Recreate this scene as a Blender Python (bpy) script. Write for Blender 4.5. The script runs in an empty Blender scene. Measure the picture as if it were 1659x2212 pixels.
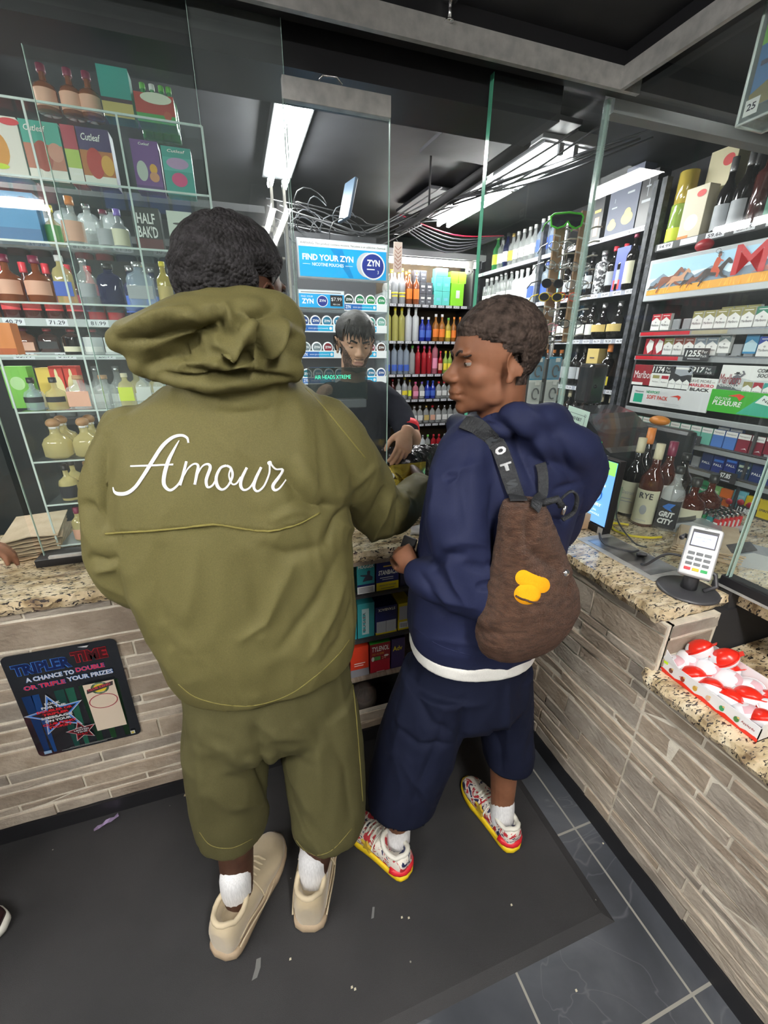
import bpy, bmesh, math, random
import numpy as np
from mathutils import Vector, Matrix, noise

random.seed(7)
SC = bpy.context.scene
COL = SC.collection

# ---------------------------------------------------------------- camera, world, exposure
RW = np.array([[0.9484694, -0.3167966, 0.0067552], [0.1105874, 0.3509195, 0.9298526], [-0.2969447, -0.8811898, 0.3678702]])
CAM_F, CAM_Z = 898.87, 1.6
cam_data = bpy.data.cameras.new('camera')
cam = bpy.data.objects.new('camera', cam_data)
COL.objects.link(cam)
cam_data.sensor_fit = 'HORIZONTAL'
cam_data.sensor_width = 36.0
cam_data.lens = 36.0 * CAM_F / 1659.0
cam_data.clip_start = 0.02
_m = Matrix([list(RW[:, 0]), list(RW[:, 1]), list(RW[:, 2])]).transposed()   # rows of RW are the camera axes in world space
_mw = Matrix(((RW[0][0], RW[1][0], RW[2][0], 0.0), (RW[0][1], RW[1][1], RW[2][1], 0.0), (RW[0][2], RW[1][2], RW[2][2], CAM_Z), (0, 0, 0, 1)))
cam.matrix_world = _mw
SC.camera = cam

world = bpy.data.worlds.new('world')
SC.world = world
world.use_nodes = True
world.node_tree.nodes['Background'].inputs[0].default_value = (0.80, 0.84, 0.90, 1)
world.node_tree.nodes['Background'].inputs[1].default_value = 0.55
SC.view_settings.view_transform = 'Standard'
SC.view_settings.look = 'None'
SC.view_settings.exposure = 0.95
SC.view_settings.gamma = 1.0
SC.cycles.max_bounces = 7
SC.cycles.transparent_max_bounces = 16
SC.cycles.caustics_reflective = False
SC.cycles.caustics_refractive = False
SC.cycles.sample_clamp_indirect = 4.0

TUBE_POWER = 46.0          # emission of the fluorescent tubes behind the glass

# ---------------------------------------------------------------- where a picture point lies on a real plane
def _ray(u, v):
    return Vector(RW.T @ np.array([(u - 829.5) / CAM_F, -(v - 1106.0) / CAM_F, -1.0]))
def onz(u, v, z):
    d = _ray(u, v); t = (z - CAM_Z) / d.z; return Vector((t * d.x, t * d.y, z))
def ony(u, v, y):
    d = _ray(u, v); t = y / d.y; return Vector((t * d.x, y, CAM_Z + t * d.z))
def onx(u, v, x):
    d = _ray(u, v); t = x / d.x; return Vector((x, t * d.y, CAM_Z + t * d.z))

# ---------------------------------------------------------------- materials
_MC = {}
def nodes_of(m):
    m.use_nodes = True
    nt = m.node_tree
    return nt, nt.nodes['Principled BSDF']
def mat(col, rough=0.5, metal=0.0, spec=0.5, emit=0.0, alpha=1.0, coat=0.0, trans=0.0, sheen=0.0, name=None):
    key = (tuple(col), rough, metal, spec, emit, alpha, coat, trans, sheen)
    if key in _MC: return _MC[key]
    m = bpy.data.materials.new(name or 'plain')
    nt, b = nodes_of(m)
    b.inputs['Base Color'].default_value = (*col, 1)
    b.inputs['Roughness'].default_value = rough
    b.inputs['Metallic'].default_value = metal
    b.inputs['Specular IOR Level'].default_value = spec
    if emit:
        b.inputs['Emission Color'].default_value = (*col, 1)
        b.inputs['Emission Strength'].default_value = emit
    b.inputs['Alpha'].default_value = alpha
    b.inputs['Coat Weight'].default_value = coat
    b.inputs['Transmission Weight'].default_value = trans
    b.inputs['Sheen Weight'].default_value = sheen
    m.diffuse_color = (*col, 1)
    _MC[key] = m
    return m
def hx(s, k=1.0):
    s = s.lstrip('#')
    out = []
    for i in (0, 2, 4):
        c = int(s[i:i + 2], 16) / 255.0
        c = c / 12.92 if c <= 0.04045 else ((c + 0.055) / 1.055) ** 2.4
        out.append(c * k)
    return tuple(out)
def add(nt, typ, **kw):
    n = nt.nodes.new(typ)
    for k, v in kw.items(): setattr(n, k, v)
    return n
def lk(nt, a, b): nt.links.new(a, b)
def ramp(nt, stops, interp='LINEAR'):
    r = add(nt, 'ShaderNodeValToRGB')
    r.color_ramp.interpolation = interp
    e = r.color_ramp.elements
    while len(e) < len(stops): e.new(0.5)
    for el, (p, c) in zip(e, stops):
        el.position = p; el.color = (*c, 1) if len(c) == 3 else c
    return r
def noisy(name, c1, c2, scale=8, rough=0.6, bump=0.2, bscale=None, stretch=(1, 1, 1), detail=5, lo=0.35, hi=0.65, metal=0, spec=0.4, dist=0.01, sheen=0.0):
    m = bpy.data.materials.new(name)
    nt, b = nodes_of(m)
    tc = add(nt, 'ShaderNodeTexCoord'); mp = add(nt, 'ShaderNodeMapping')
    mp.inputs['Scale'].default_value = stretch
    lk(nt, tc.outputs['Object'], mp.inputs['Vector'])
    n = add(nt, 'ShaderNodeTexNoise'); n.inputs['Scale'].default_value = scale; n.inputs['Detail'].default_value = detail
    lk(nt, mp.outputs[0], n.inputs['Vector'])
    r = ramp(nt, [(lo, c1), (hi, c2)])
    lk(nt, n.outputs['Fac'], r.inputs['Fac']); lk(nt, r.outputs['Color'], b.inputs['Base Color'])
    b.inputs['Roughness'].default_value = rough; b.inputs['Metallic'].default_value = metal
    b.inputs['Specular IOR Level'].default_value = spec
    b.inputs['Sheen Weight'].default_value = sheen
    if bump:
        n2 = add(nt, 'ShaderNodeTexNoise'); n2.inputs['Scale'].default_value = bscale or scale * 4; n2.inputs['Detail'].default_value = 4
        lk(nt, mp.outputs[0], n2.inputs['Vector'])
        bp = add(nt, 'ShaderNodeBump'); bp.inputs['Strength'].default_value = bump; bp.inputs['Distance'].default_value = dist
        lk(nt, n2.outputs['Fac'], bp.inputs['Height']); lk(nt, bp.outputs[0], b.inputs['Normal'])
    m.diffuse_color = (*c1, 1)
    return m
def pane_mat(name, tint=(0.93, 0.97, 0.95), gloss=1.0, haze=0.0, rough=0.02, ior=1.45):
    """thin clear sheet: mostly passes light, Fresnel reflection, a little patchy diffuse haze"""
    m = bpy.data.materials.new(name); m.use_nodes = True
    nt = m.node_tree; nt.nodes.clear()
    out = add(nt, 'ShaderNodeOutputMaterial')
    tr = add(nt, 'ShaderNodeBsdfTransparent'); tr.inputs[0].default_value = (*tint, 1)
    gl = add(nt, 'ShaderNodeBsdfGlossy'); gl.inputs['Roughness'].default_value = rough; gl.inputs[0].default_value = (gloss, gloss, gloss, 1)
    df = add(nt, 'ShaderNodeBsdfDiffuse'); df.inputs[0].default_value = (0.75, 0.85, 0.85, 1)
    fr = add(nt, 'ShaderNodeFresnel'); fr.inputs[0].default_value = ior
    ge = add(nt, 'ShaderNodeNewGeometry'); mi = add(nt, 'ShaderNodeMapRange'); mi.inputs[3].default_value = ior; mi.inputs[4].default_value = 1 / ior
    lk(nt, ge.outputs['Backfacing'], mi.inputs[0]); lk(nt, mi.outputs[0], fr.inputs[0])
    m1 = add(nt, 'ShaderNodeMixShader'); m2 = add(nt, 'ShaderNodeMixShader')
    tc = add(nt, 'ShaderNodeTexCoord'); no = add(nt, 'ShaderNodeTexNoise'); no.inputs['Scale'].default_value = 2.2; no.inputs['Detail'].default_value = 6
    lk(nt, tc.outputs['Object'], no.inputs['Vector'])
    mr = add(nt, 'ShaderNodeMapRange'); mr.inputs[1].default_value = 0.35; mr.inputs[2].default_value = 0.75; mr.inputs[3].default_value = haze * 0.4; mr.inputs[4].default_value = haze * 1.6
    lk(nt, no.outputs['Fac'], mr.inputs[0])
    lk(nt, mr.outputs[0], m1.inputs[0]); lk(nt, tr.outputs[0], m1.inputs[1]); lk(nt, df.outputs[0], m1.inputs[2])
    lk(nt, fr.outputs[0], m2.inputs[0]); lk(nt, m1.outputs[0], m2.inputs[1]); lk(nt, gl.outputs[0], m2.inputs[2])
    lk(nt, m2.outputs[0], out.inputs[0])
    return m

BLACK = mat((0.012, 0.012, 0.014), 0.45)
MATTE_BLACK = mat((0.018, 0.018, 0.02), 0.75)
GREYBLACK = mat((0.035, 0.037, 0.04), 0.5)
WHITE = mat((0.82, 0.82, 0.80), 0.45)
PAPER = mat((0.78, 0.80, 0.76), 0.7)
RED = mat(hx('c8202c'), 0.4)
CHROME = mat((0.75, 0.75, 0.76), 0.22, 1.0)
STEEL = noisy('brushed_aluminium', (0.42, 0.42, 0.41), (0.56, 0.55, 0.53), 30, 0.38, 0.05, 60, (1, 1, 1), metal=0.35)

# ---------------------------------------------------------------- mesh builder
class M:
    def __init__(s): s.v = []; s.f = []; s.mi = []; s.sm = []; s.mats = []
    def slot(s, m):
        if m not in s.mats: s.mats.append(m)
        return s.mats.index(m)
    def raw(s, vs, fs, m, smooth=False):
        o = len(s.v); k = s.slot(m)
        s.v += [tuple(v) for v in vs]
        for f in fs:
            s.f.append([o + i for i in f]); s.mi.append(k); s.sm.append(smooth)
        return s
    def box(s, lo, hi, m, bev=0.0, rot=None, piv=None):
        x0, y0, z0 = lo; x1, y1, z1 = hi
        if bev <= 0:
            vs = [(x0, y0, z0), (x1, y0, z0), (x1, y1, z0), (x0, y1, z0), (x0, y0, z1), (x1, y0, z1), (x1, y1, z1), (x0, y1, z1)]
            fs = [(0, 3, 2, 1), (4, 5, 6, 7), (0, 1, 5, 4), (1, 2, 6, 5), (2, 3, 7, 6), (3, 0, 4, 7)]
        else:
            b = min(bev, (x1 - x0) / 2.01, (y1 - y0) / 2.01, (z1 - z0) / 2.01)
            bm = bmesh.new()
            bmesh.ops.create_cube(bm, size=1.0)
            for v in bm.verts:
                v.co = Vector(((x0 + x1) / 2 + v.co.x * (x1 - x0), (y0 + y1) / 2 + v.co.y * (y1 - y0), (z0 + z1) / 2 + v.co.z * (z1 - z0)))
            bmesh.ops.bevel(bm, geom=bm.edges[:], offset=b, segments=2, affect='EDGES', profile=0.5)
            bm.verts.index_update()
            vs = [tuple(v.co) for v in bm.verts]; fs = [[v.index for v in f.verts] for f in bm.faces]; bm.free()
        if rot is not None:
            piv = Vector(piv if piv else ((x0 + x1) / 2, (y0 + y1) / 2, (z0 + z1) / 2))
            vs = [tuple(rot @ (Vector(v) - piv) + piv) for v in vs]
        return s.raw(vs, fs, m)
    def frame(s, O, U, V, N, w, h, d, m, bev=0.0):
        """a box whose back lower left corner is O; w along U, h along V, d along N"""
        R = Matrix((U, V, N)).transposed()
        t = M(); t.box((0, 0, 0), (w, h, d), m, bev)
        return s.raw([tuple(Vector(O) + R @ Vector(p)) for p in t.v], t.f, m)
    def tube(s, pts, r, m, n=8, cap=True, smooth=True, flat=1.0):
        pts = [Vector(p) for p in pts]; rs = r if isinstance(r, (list, tuple)) else [r] * len(pts)
        vs = []; fs = []
        prev = None
        for i, p in enumerate(pts):
            t = (pts[min(i + 1, len(pts) - 1)] - pts[max(i - 1, 0)])
            if t.length < 1e-9: t = Vector((0, 0, 1))
            t.normalize()
            if prev is None: a = t.orthogonal().normalized()
            else:
                a = prev - t * prev.dot(t)
                a = a.normalized() if a.length > 1e-6 else t.orthogonal().normalized()
            prev = a; b = t.cross(a)
            for k in range(n):
                th = 2 * math.pi * k / n
                vs.append(p + (a * math.cos(th) + b * math.sin(th) * flat) * rs[i])
        for i in range(len(pts) - 1):
            for k in range(n):
                fs.append((i * n + k, i * n + (k + 1) % n, (i + 1) * n + (k + 1) % n, (i + 1) * n + k))
        if cap:
            fs.append(tuple(range(n - 1, -1, -1))); fs.append(tuple((len(pts) - 1) * n + k for k in range(n)))
        return s.raw(vs, fs, m, smooth)
    def lathe(s, prof, m, n=16, c=(0, 0, 0), smooth=True, sq=0.0, sy=1.0, axis='Z'):
        """prof: (r, z) list; sq>0 squares the section; sy scales the depth"""
        vs = []; fs = []
        for r, z in prof:
            for k in range(n):
                th = 2 * math.pi * (k + 0.5) / n
                cx, cy = math.cos(th), math.sin(th)
                if sq > 0:
                    q = 1.0 / max(abs(cx), abs(cy)); f = (1 - sq) + sq * q
                    cx *= f * (1 - 0.08 * sq); cy *= f * (1 - 0.08 * sq)
                p = (r * cx, r * cy * sy, z)
                if axis == 'Y': p = (p[0], -p[2], p[1])
                if axis == 'X': p = (-p[2], p[0], p[1])
                vs.append((c[0] + p[0], c[1] + p[1], c[2] + p[2]))
        for i in range(len(prof) - 1):
            for k in range(n):
                fs.append((i * n + k, i * n + (k + 1) % n, (i + 1) * n + (k + 1) % n, (i + 1) * n + k))
        fs.append(tuple(range(n - 1, -1, -1))); fs.append(tuple((len(prof) - 1) * n + k for k in range(n)))
        return s.raw(vs, fs, m, smooth)
    def prism(s, poly, O, U, V, d, m):
        """polygon in the U,V plane at O pushed out by d along U x V"""
        O = Vector(O); U = Vector(U); V = Vector(V); N = U.cross(V)
        n = len(poly); a = [O + U * x + V * y for x, y in poly]; b = [p + N * d for p in a]
        fs = [tuple(range(n - 1, -1, -1)), tuple(range(n, 2 * n))] + [(i, (i + 1) % n, n + (i + 1) % n, n + i) for i in range(n)]
        return s.raw(a + b, fs, m)
    def ell(s, c, r, m, n=16, h=10, rot=None):
        prof = []
        vs = []; fs = []
        for i in range(h + 1):
            ph = math.pi * i / h
            for k in range(n):
                th = 2 * math.pi * k / n
                p = Vector((r[0] * math.sin(ph) * math.cos(th), r[1] * math.sin(ph) * math.sin(th), -r[2] * math.cos(ph)))
                if rot is not None: p = rot @ p
                vs.append(Vector(c) + p)
        for i in range(h):
            for k in range(n): fs.append((i * n + k, i * n + (k + 1) % n, (i + 1) * n + (k + 1) % n, (i + 1) * n + k))
        return s.raw(vs, fs, m, True)
    def merge(s, o, mw=None):
        for m in o.mats: s.slot(m)
        off = len(s.v)
        s.v += [tuple(mw @ Vector(v)) for v in o.v] if mw is not None else o.v
        for f, k, q in zip(o.f, o.mi, o.sm):
            s.f.append([off + i for i in f]); s.mi.append(s.mats.index(o.mats[k])); s.sm.append(q)
        return s
    def mesh(s, name):
        me = bpy.data.meshes.new(name)
        me.from_pydata(s.v, [], s.f)
        for m in s.mats: me.materials.append(m)
        me.polygons.foreach_set('material_index', s.mi)
        me.polygons.foreach_set('use_smooth', s.sm)
        me.update(); return me
    def build(s, name, parent=None, loc=None, label=None, cat=None, group=None, kind=None, rz=0.0):
        o = bpy.data.objects.new(name, s.mesh(name)); COL.objects.link(o)
        if parent: o.parent = parent
        if loc is not None: o.location = loc
        o.rotation_euler.z = rz
        return tag(o, label, cat, group, kind)
def tag(o, label=None, cat=None, group=None, kind=None):
    if label: o['label'] = label
    if cat: o['category'] = cat
    if group: o['group'] = group
    if kind: o['kind'] = kind
    return o
def thing(name, loc, label, cat, group=None, rz=0.0):
    o = bpy.data.objects.new(name, None); COL.objects.link(o); o.empty_display_size = 0.05
    o.location = loc; o.rotation_euler.z = rz
    return tag(o, label, cat, group)
def struct(m, name): return m.build(name, kind='structure')
_KIDS = {}
def copy_tree(o, loc, label, group=None, rz=None, scale=None):
    c = o.copy(); COL.objects.link(c); c.location = loc; c['label'] = label
    if group: c['group'] = group
    if rz is not None: c.rotation_euler.z = rz
    if scale is not None: c.scale = scale
    for ch in list(o.children):
        d = ch.copy(); COL.objects.link(d); d.parent = c
        for g in list(ch.children):
            e = g.copy(); COL.objects.link(e); e.parent = d
    return c
def cubic(pts, n=8):
    """Catmull-Rom through the points"""
    P = [Vector(p) for p in pts]; out = []
    for i in range(len(P) - 1):
        p0 = P[max(i - 1, 0)]; p1 = P[i]; p2 = P[i + 1]; p3 = P[min(i + 2, len(P) - 1)]
        for k in range(n):
            t = k / n
            out.append(0.5 * ((2 * p1) + (p2 - p0) * t + (2 * p0 - 5 * p1 + 4 * p2 - p3) * t * t + (3 * p1 - p0 - 3 * p2 + p3) * t ** 3))
    out.append(P[-1]); return out

# ---------------------------------------------------------------- lettering
_TC = {}
def text_geo(s, bold=0.0, italic=0.0):
    key = (s, bold, italic)
    if key in _TC: return _TC[key]
    cu = bpy.data.curves.new('t', 'FONT'); cu.body = s; cu.size = 1.0; cu.offset = bold; cu.shear = italic; cu.resolution_u = 2
    o = bpy.data.objects.new('t', cu); COL.objects.link(o)
    dg = bpy.context.evaluated_depsgraph_get()
    me = bpy.data.meshes.new_from_object(o.evaluated_get(dg))
    vs = [tuple(v.co)[:2] for v in me.vertices]; fs = [tuple(p.vertices) for p in me.polygons]
    bpy.data.objects.remove(o); bpy.data.curves.remove(cu); bpy.data.meshes.remove(me)
    if vs:
        x0 = min(v[0] for v in vs); x1 = max(v[0] for v in vs); y0 = min(v[1] for v in vs); y1 = max(v[1] for v in vs)
        vs = [((x - x0) / max(x1 - x0, 1e-6), (y - y0) / max(y1 - y0, 1e-6)) for x, y in vs]
        asp = (x1 - x0) / max(y1 - y0, 1e-6)
    else: asp = 1
    _TC[key] = (vs, fs, asp)
    return _TC[key]
class Face:
    """flat printing on a face: O lower-left corner, U right, V up"""
    def __init__(s, O, U, V, step=0.0004):
        s.O = Vector(O); s.U = Vector(U).normalized(); s.V = Vector(V).normalized(); s.N = s.U.cross(s.V); s.m = M(); s.l = 1; s.step = step
    def pt(s, x, y): return s.O + s.U * x + s.V * y + s.N * (s.l * s.step)
    def poly(s, pts, m):
        s.m.raw([s.pt(*p) for p in pts], [tuple(range(len(pts)))], m); s.l += 1; return s
    def rect(s, x, y, w, h, m): return s.poly([(x, y), (x + w, y), (x + w, y + h), (x, y + h)], m)
    def disc(s, x, y, rx, ry, m, n=28, a0=0.0, a1=2 * math.pi):
        full = abs(a1 - a0 - 2 * math.pi) < 1e-6
        pts = [(x + rx * math.cos(a0 + (a1 - a0) * k / n), y + ry * math.sin(a0 + (a1 - a0) * k / n)) for k in range(n if full else n + 1)]
        return s.poly(pts, m)
    def ring(s, x, y, rx, ry, t, m, n=32):
        vs = []; fs = []
        for k in range(n):
            c, q = math.cos(2 * math.pi * k / n), math.sin(2 * math.pi * k / n)
            vs += [s.pt(x + rx * c, y + ry * q), s.pt(x + (rx - t) * c, y + (ry - t) * q)]
        for k in range(n):
            a = 2 * k; b = 2 * ((k + 1) % n); fs.append((a, b, b + 1, a + 1))
        s.m.raw(vs, fs, m); s.l += 1; return s
    def line(s, x0, y0, x1, y1, t, m):
        d = Vector((x1 - x0, y1 - y0)); d.normalize(); p = Vector((-d.y, d.x)) * t / 2
        return s.poly([(x0 - p.x, y0 - p.y), (x1 - p.x, y1 - p.y), (x1 + p.x, y1 + p.y), (x0 + p.x, y0 + p.y)], m)
    def star(s, x, y, r, m, inner=0.42, rot=0.0, n=5):
        pts = []
        for k in range(2 * n):
            a = math.pi / 2 + rot + math.pi * k / n; q = r if k % 2 == 0 else r * inner
            pts.append((x + q * math.cos(a), y + q * math.sin(a)))
        return s.poly(pts, m)
    def text(s, t, x, y, h, m, w=None, bold=0.0, italic=0.0, center=False, ang=0.0):
        """lower-left x,y; h = height of the letters; w = fitted width"""
        vs, fs, asp = text_geo(t, bold, italic)
        if not vs: return s
        if w is None: w = h * asp
        if center: x -= w / 2
        ca, sa = math.cos(ang), math.sin(ang)
        s.m.raw([s.pt(x + (a * w * ca - b * h * sa), y + (a * w * sa + b * h * ca)) for a, b in vs], fs, m); s.l += 1; return s
    def build(s, name, parent=None, **kw): return s.m.build(name, parent, **kw)
XP, XN, YP, YN, ZP = Vector((1, 0, 0)), Vector((-1, 0, 0)), Vector((0, 1, 0)), Vector((0, -1, 0)), Vector((0, 0, 1))
# ================================================================= lights: fluorescent fixtures and ceiling panels
TUBE = mat((1.0, 0.985, 0.96), 0.3, emit=TUBE_POWER, name='lit_tube')
TUBE2 = mat((1.0, 0.975, 0.93), 0.3, emit=TUBE_POWER * 1.6, name='lit_tube_warm')
FIXW = mat((0.40, 0.41, 0.43), 0.4)
def fixture(label, c, length, axis, tubes=2, group='fluorescent fixtures behind the counter', slim=False):
    """strip light under the ceiling; c = centre of the tubes"""
    t = thing('fluorescent_fixture', c, label, 'ceiling light', group)
    if axis == 'X': t.rotation_euler.z = -math.pi / 2
    h = length / 2
    w = 0.075 * tubes
    if slim: M().box((-.085, -h - .02, .035), (.085, h + .02, .085), GREYBLACK, .004).build('housing', t)
    else: M().box((-w - .01, -h - .02, .035), (w + .01, h + .02, .085), FIXW, .004).box((-w + .02, -h, .026), (w - .02, h, .036), FIXW).build('housing', t)
    for k in range(tubes):
        x = (k - (tubes - 1) / 2) * .085
        M().tube([(x, -h, 0), (x, h, 0)], .0165, TUBE2 if 'customer' in group else TUBE, 10).build('tube', t)
        for y in (-h - .02, h): M().box((x - .014, y, -.018), (x + .014, y + .02, .03), FIXW, .003).build('lamp_holder', t)
    return t
fixture('farther twin tube light of the pair along the right liquor wall', (1.66, 3.09, 2.50), .84, 'Y')
fixture('nearer twin tube light of the pair, behind the tall green glass edge', (1.66, 2.38, 2.50), .46, 'Y')
fixture('bright twin tube light at the upper right corner behind the side glass', (1.75, .88, 2.50), 1.22, 'Y', 4)
fixture('twin tube light seen through the sliding glass at the left', (.35, 2.60, 2.50), .98, 'Y', slim=True)
fixture('tube light across the back wall above the bottle shelves', (1.86, 4.12, 2.335), .98, 'X', 1)
fixture('twin tube light above the left shelving behind the acrylic case', (-1.1, 2.2, 2.47), 1.22, 'Y')
fixture('twin tube light over the customers, above and behind the camera', (.35, -.60, 2.36), 1.22, 'Y', 2, 'tube lights on the customer side')
fixture('tube light over the customers, far left behind the camera', (-1.56, -.43, 2.36), 1.22, 'X', 2, 'tube lights on the customer side')
fixture('added fill tube light over the customers, furthest back behind the camera', (.30, -2.0, 2.36), 1.22, 'Y', 2, 'tube lights on the customer side')  # unseen fixture added to brighten the right wall
fixture('added fill tube light over the customers by the left wall', (-2.3, .2, 2.36), 1.22, 'Y', 2, 'tube lights on the customer side')  # added out of view at the left to even out the lighting

# ================================================================= shell
def slate(name):
    m = bpy.data.materials.new(name); nt, b = nodes_of(m)
    tc = add(nt, 'ShaderNodeTexCoord')
    mp = add(nt, 'ShaderNodeMapping'); mp.inputs['Location'].default_value = (-.546 / .421, -.70 / .434, 0); mp.inputs['Scale'].default_value = (1 / .421, 1 / .434, 1)
    lk(nt, tc.outputs['Object'], mp.inputs[0])
    sx = add(nt, 'ShaderNodeSeparateXYZ'); lk(nt, mp.outputs[0], sx.inputs[0])
    masks = []
    for ax in (0, 1):
        fr = add(nt, 'ShaderNodeMath', operation='PINGPONG'); fr.inputs[1].default_value = 0.5
        lk(nt, sx.outputs[ax], fr.inputs[0])
        lt = add(nt, 'ShaderNodeMath', operation='LESS_THAN'); lt.inputs[1].default_value = 0.0078
        lk(nt, fr.outputs[0], lt.inputs[0]); masks.append(lt)
    mx = add(nt, 'ShaderNodeMath', operation='MAXIMUM'); lk(nt, masks[0].outputs[0], mx.inputs[0]); lk(nt, masks[1].outputs[0], mx.inputs[1])
    n1 = add(nt, 'ShaderNodeTexNoise'); n1.inputs['Scale'].default_value = 3.2; n1.inputs['Detail'].default_value = 9; n1.inputs['Distortion'].default_value = 0.6
    lk(nt, tc.outputs['Object'], n1.inputs['Vector'])
    r = ramp(nt, [(.32, (.030, .034, .041)), (.52, (.055, .060, .070)), (.72, (.098, .105, .118))])
    lk(nt, n1.outputs['Fac'], r.inputs[0])
    n2 = add(nt, 'ShaderNodeTexNoise'); n2.inputs['Scale'].default_value = 2.0; n2.inputs['Detail'].default_value = 3; n2.inputs['Distortion'].default_value = 2.6
    lk(nt, tc.outputs['Object'], n2.inputs['Vector'])
    vr = ramp(nt, [(.492, (0, 0, 0)), (.5, (1, 1, 1)), (.508, (0, 0, 0))]); lk(nt, n2.outputs['Fac'], vr.inputs[0])
    mv = add(nt, 'ShaderNodeMixRGB'); mv.inputs[2].default_value = (.16, .165, .18, 1)
    mvf = add(nt, 'ShaderNodeMath', operation='MULTIPLY'); mvf.inputs[1].default_value = 0.35; lk(nt, vr.outputs[0], mvf.inputs[0])
    lk(nt, mvf.outputs[0], mv.inputs[0]); lk(nt, r.outputs[0], mv.inputs[1])
    mg = add(nt, 'ShaderNodeMixRGB'); mg.inputs[2].default_value = (.27, .26, .23, 1)
    lk(nt, mx.outputs[0], mg.inputs[0]); lk(nt, mv.outputs[0], mg.inputs[1]); lk(nt, mg.outputs[0], b.inputs['Base Color'])
    b.inputs['Roughness'].default_value = .42
    bp = add(nt, 'ShaderNodeBump'); bp.inputs['Strength'].default_value = .35; bp.inputs['Distance'].default_value = .01
    lk(nt, n1.outputs['Fac'], bp.inputs['Height']); lk(nt, bp.outputs[0], b.inputs['Normal'])
    return m
struct(M().box((-3, -3, -.05), (2.6, 5, 0), slate('slate_tile')), 'floor')
CEILM = noisy('black_painted_ceiling', (.020, .020, .024), (.035, .036, .042), 3, .6, .1)
struct(M().box((-3, -3, 2.47), (3.6, 1.42, 2.52), CEILM), 'ceiling')
struct(M().box((-3, 1.42, 2.60), (3.6, 5, 2.66), CEILM), 'ceiling')
WALLM = noisy('dark_wall', (.022, .022, .026), (.04, .04, .046), 2, .7, .1)
struct(M().box((-3, 4.46, 0), (3.6, 4.52, 2.6), WALLM), 'wall_back')
struct(M().box((2.62, -3, 0), (2.68, 5, 2.6), WALLM), 'wall_right')
struct(M().box((-3.06, -3, 0), (-3, 5, 2.6), WALLM), 'wall_left')
struct(M().box((-3, -3.06, 0), (2.6, -3, 2.6), noisy('shop_wall', (.30, .29, .27), (.38, .37, .35), 2, .8, .1)), 'wall_front')

# header over the counters: aluminium channel outside, black soffit, black box behind the glass
struct(M().box((-3, 1.400, 2.368), (1.335, 1.415, 2.425), STEEL), 'trim_1')
struct(M().box((1.255, -3, 2.368), (1.270, 1.400, 2.425), STEEL), 'trim_2')
struct(M().box((-3, 1.415, 2.385), (3.6, 1.475, 2.60), BLACK).box((1.270, -3, 2.385), (1.30, 1.415, 2.60), BLACK), 'trim_3')
struct(M().box((-3, 1.52, 2.315), (1.13, 1.72, 2.60), BLACK), 'trim_4')
struct(M().box((1.33, 1.50, 2.36), (2.6, 1.55, 2.43), noisy('grey_beam', (.30, .31, .31), (.36, .37, .37), 3, .6)), 'trim_5')

# ================================================================= rubber mat
def rubber():
    m = noisy('rubber_mat', (.016, .016, .017), (.030, .029, .030), 2.2, .62, .5, 900, dist=.002)
    nt = m.node_tree; b = nt.nodes['Principled BSDF']
    tc = add(nt, 'ShaderNodeTexCoord'); v = add(nt, 'ShaderNodeTexVoronoi'); v.inputs['Scale'].default_value = 16; v.inputs['Randomness'].default_value = 1
    lk(nt, tc.outputs['Object'], v.inputs['Vector'])
    n = add(nt, 'ShaderNodeTexNoise'); n.inputs['Scale'].default_value = 5.5; n.inputs['Detail'].default_value = 1; lk(nt, tc.outputs['Object'], n.inputs['Vector'])
    mr = add(nt, 'ShaderNodeMapRange'); mr.inputs[1].default_value = .5; mr.inputs[2].default_value = .85; mr.inputs[3].default_value = 0; mr.inputs[4].default_value = .075
    lk(nt, n.outputs['Fac'], mr.inputs[0])
    lt = add(nt, 'ShaderNodeMath', operation='LESS_THAN'); lk(nt, v.outputs['Distance'], lt.inputs[0]); lk(nt, mr.outputs[0], lt.inputs[1])
    mx = add(nt, 'ShaderNodeMixRGB'); mx.inputs[2].default_value = (.28, .26, .22, 1)
    src = b.inputs['Base Color'].links[0].from_socket
    lk(nt, lt.outputs[0], mx.inputs[0]); lk(nt, src, mx.inputs[1]); lk(nt, mx.outputs[0], b.inputs['Base Color'])
    return m
RUB = rubber()
g = .028
M().raw([(-2.6, .45, 0), (.893, .45, 0), (.893, 1.275, 0), (-2.6, 1.275, 0), (-2.6, .45 + g, .008), (.893 - g, .45 + g, .008), (.893 - g, 1.275, .008), (-2.6, 1.275, .008)],
        [(0, 1, 5, 4), (1, 2, 6, 5), (2, 3, 7, 6), (3, 0, 4, 7), (4, 5, 6, 7)], RUB).build('floor_mat', label='large black rubber mat with pale specks lying on the slate tiles', cat='mat')

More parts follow.
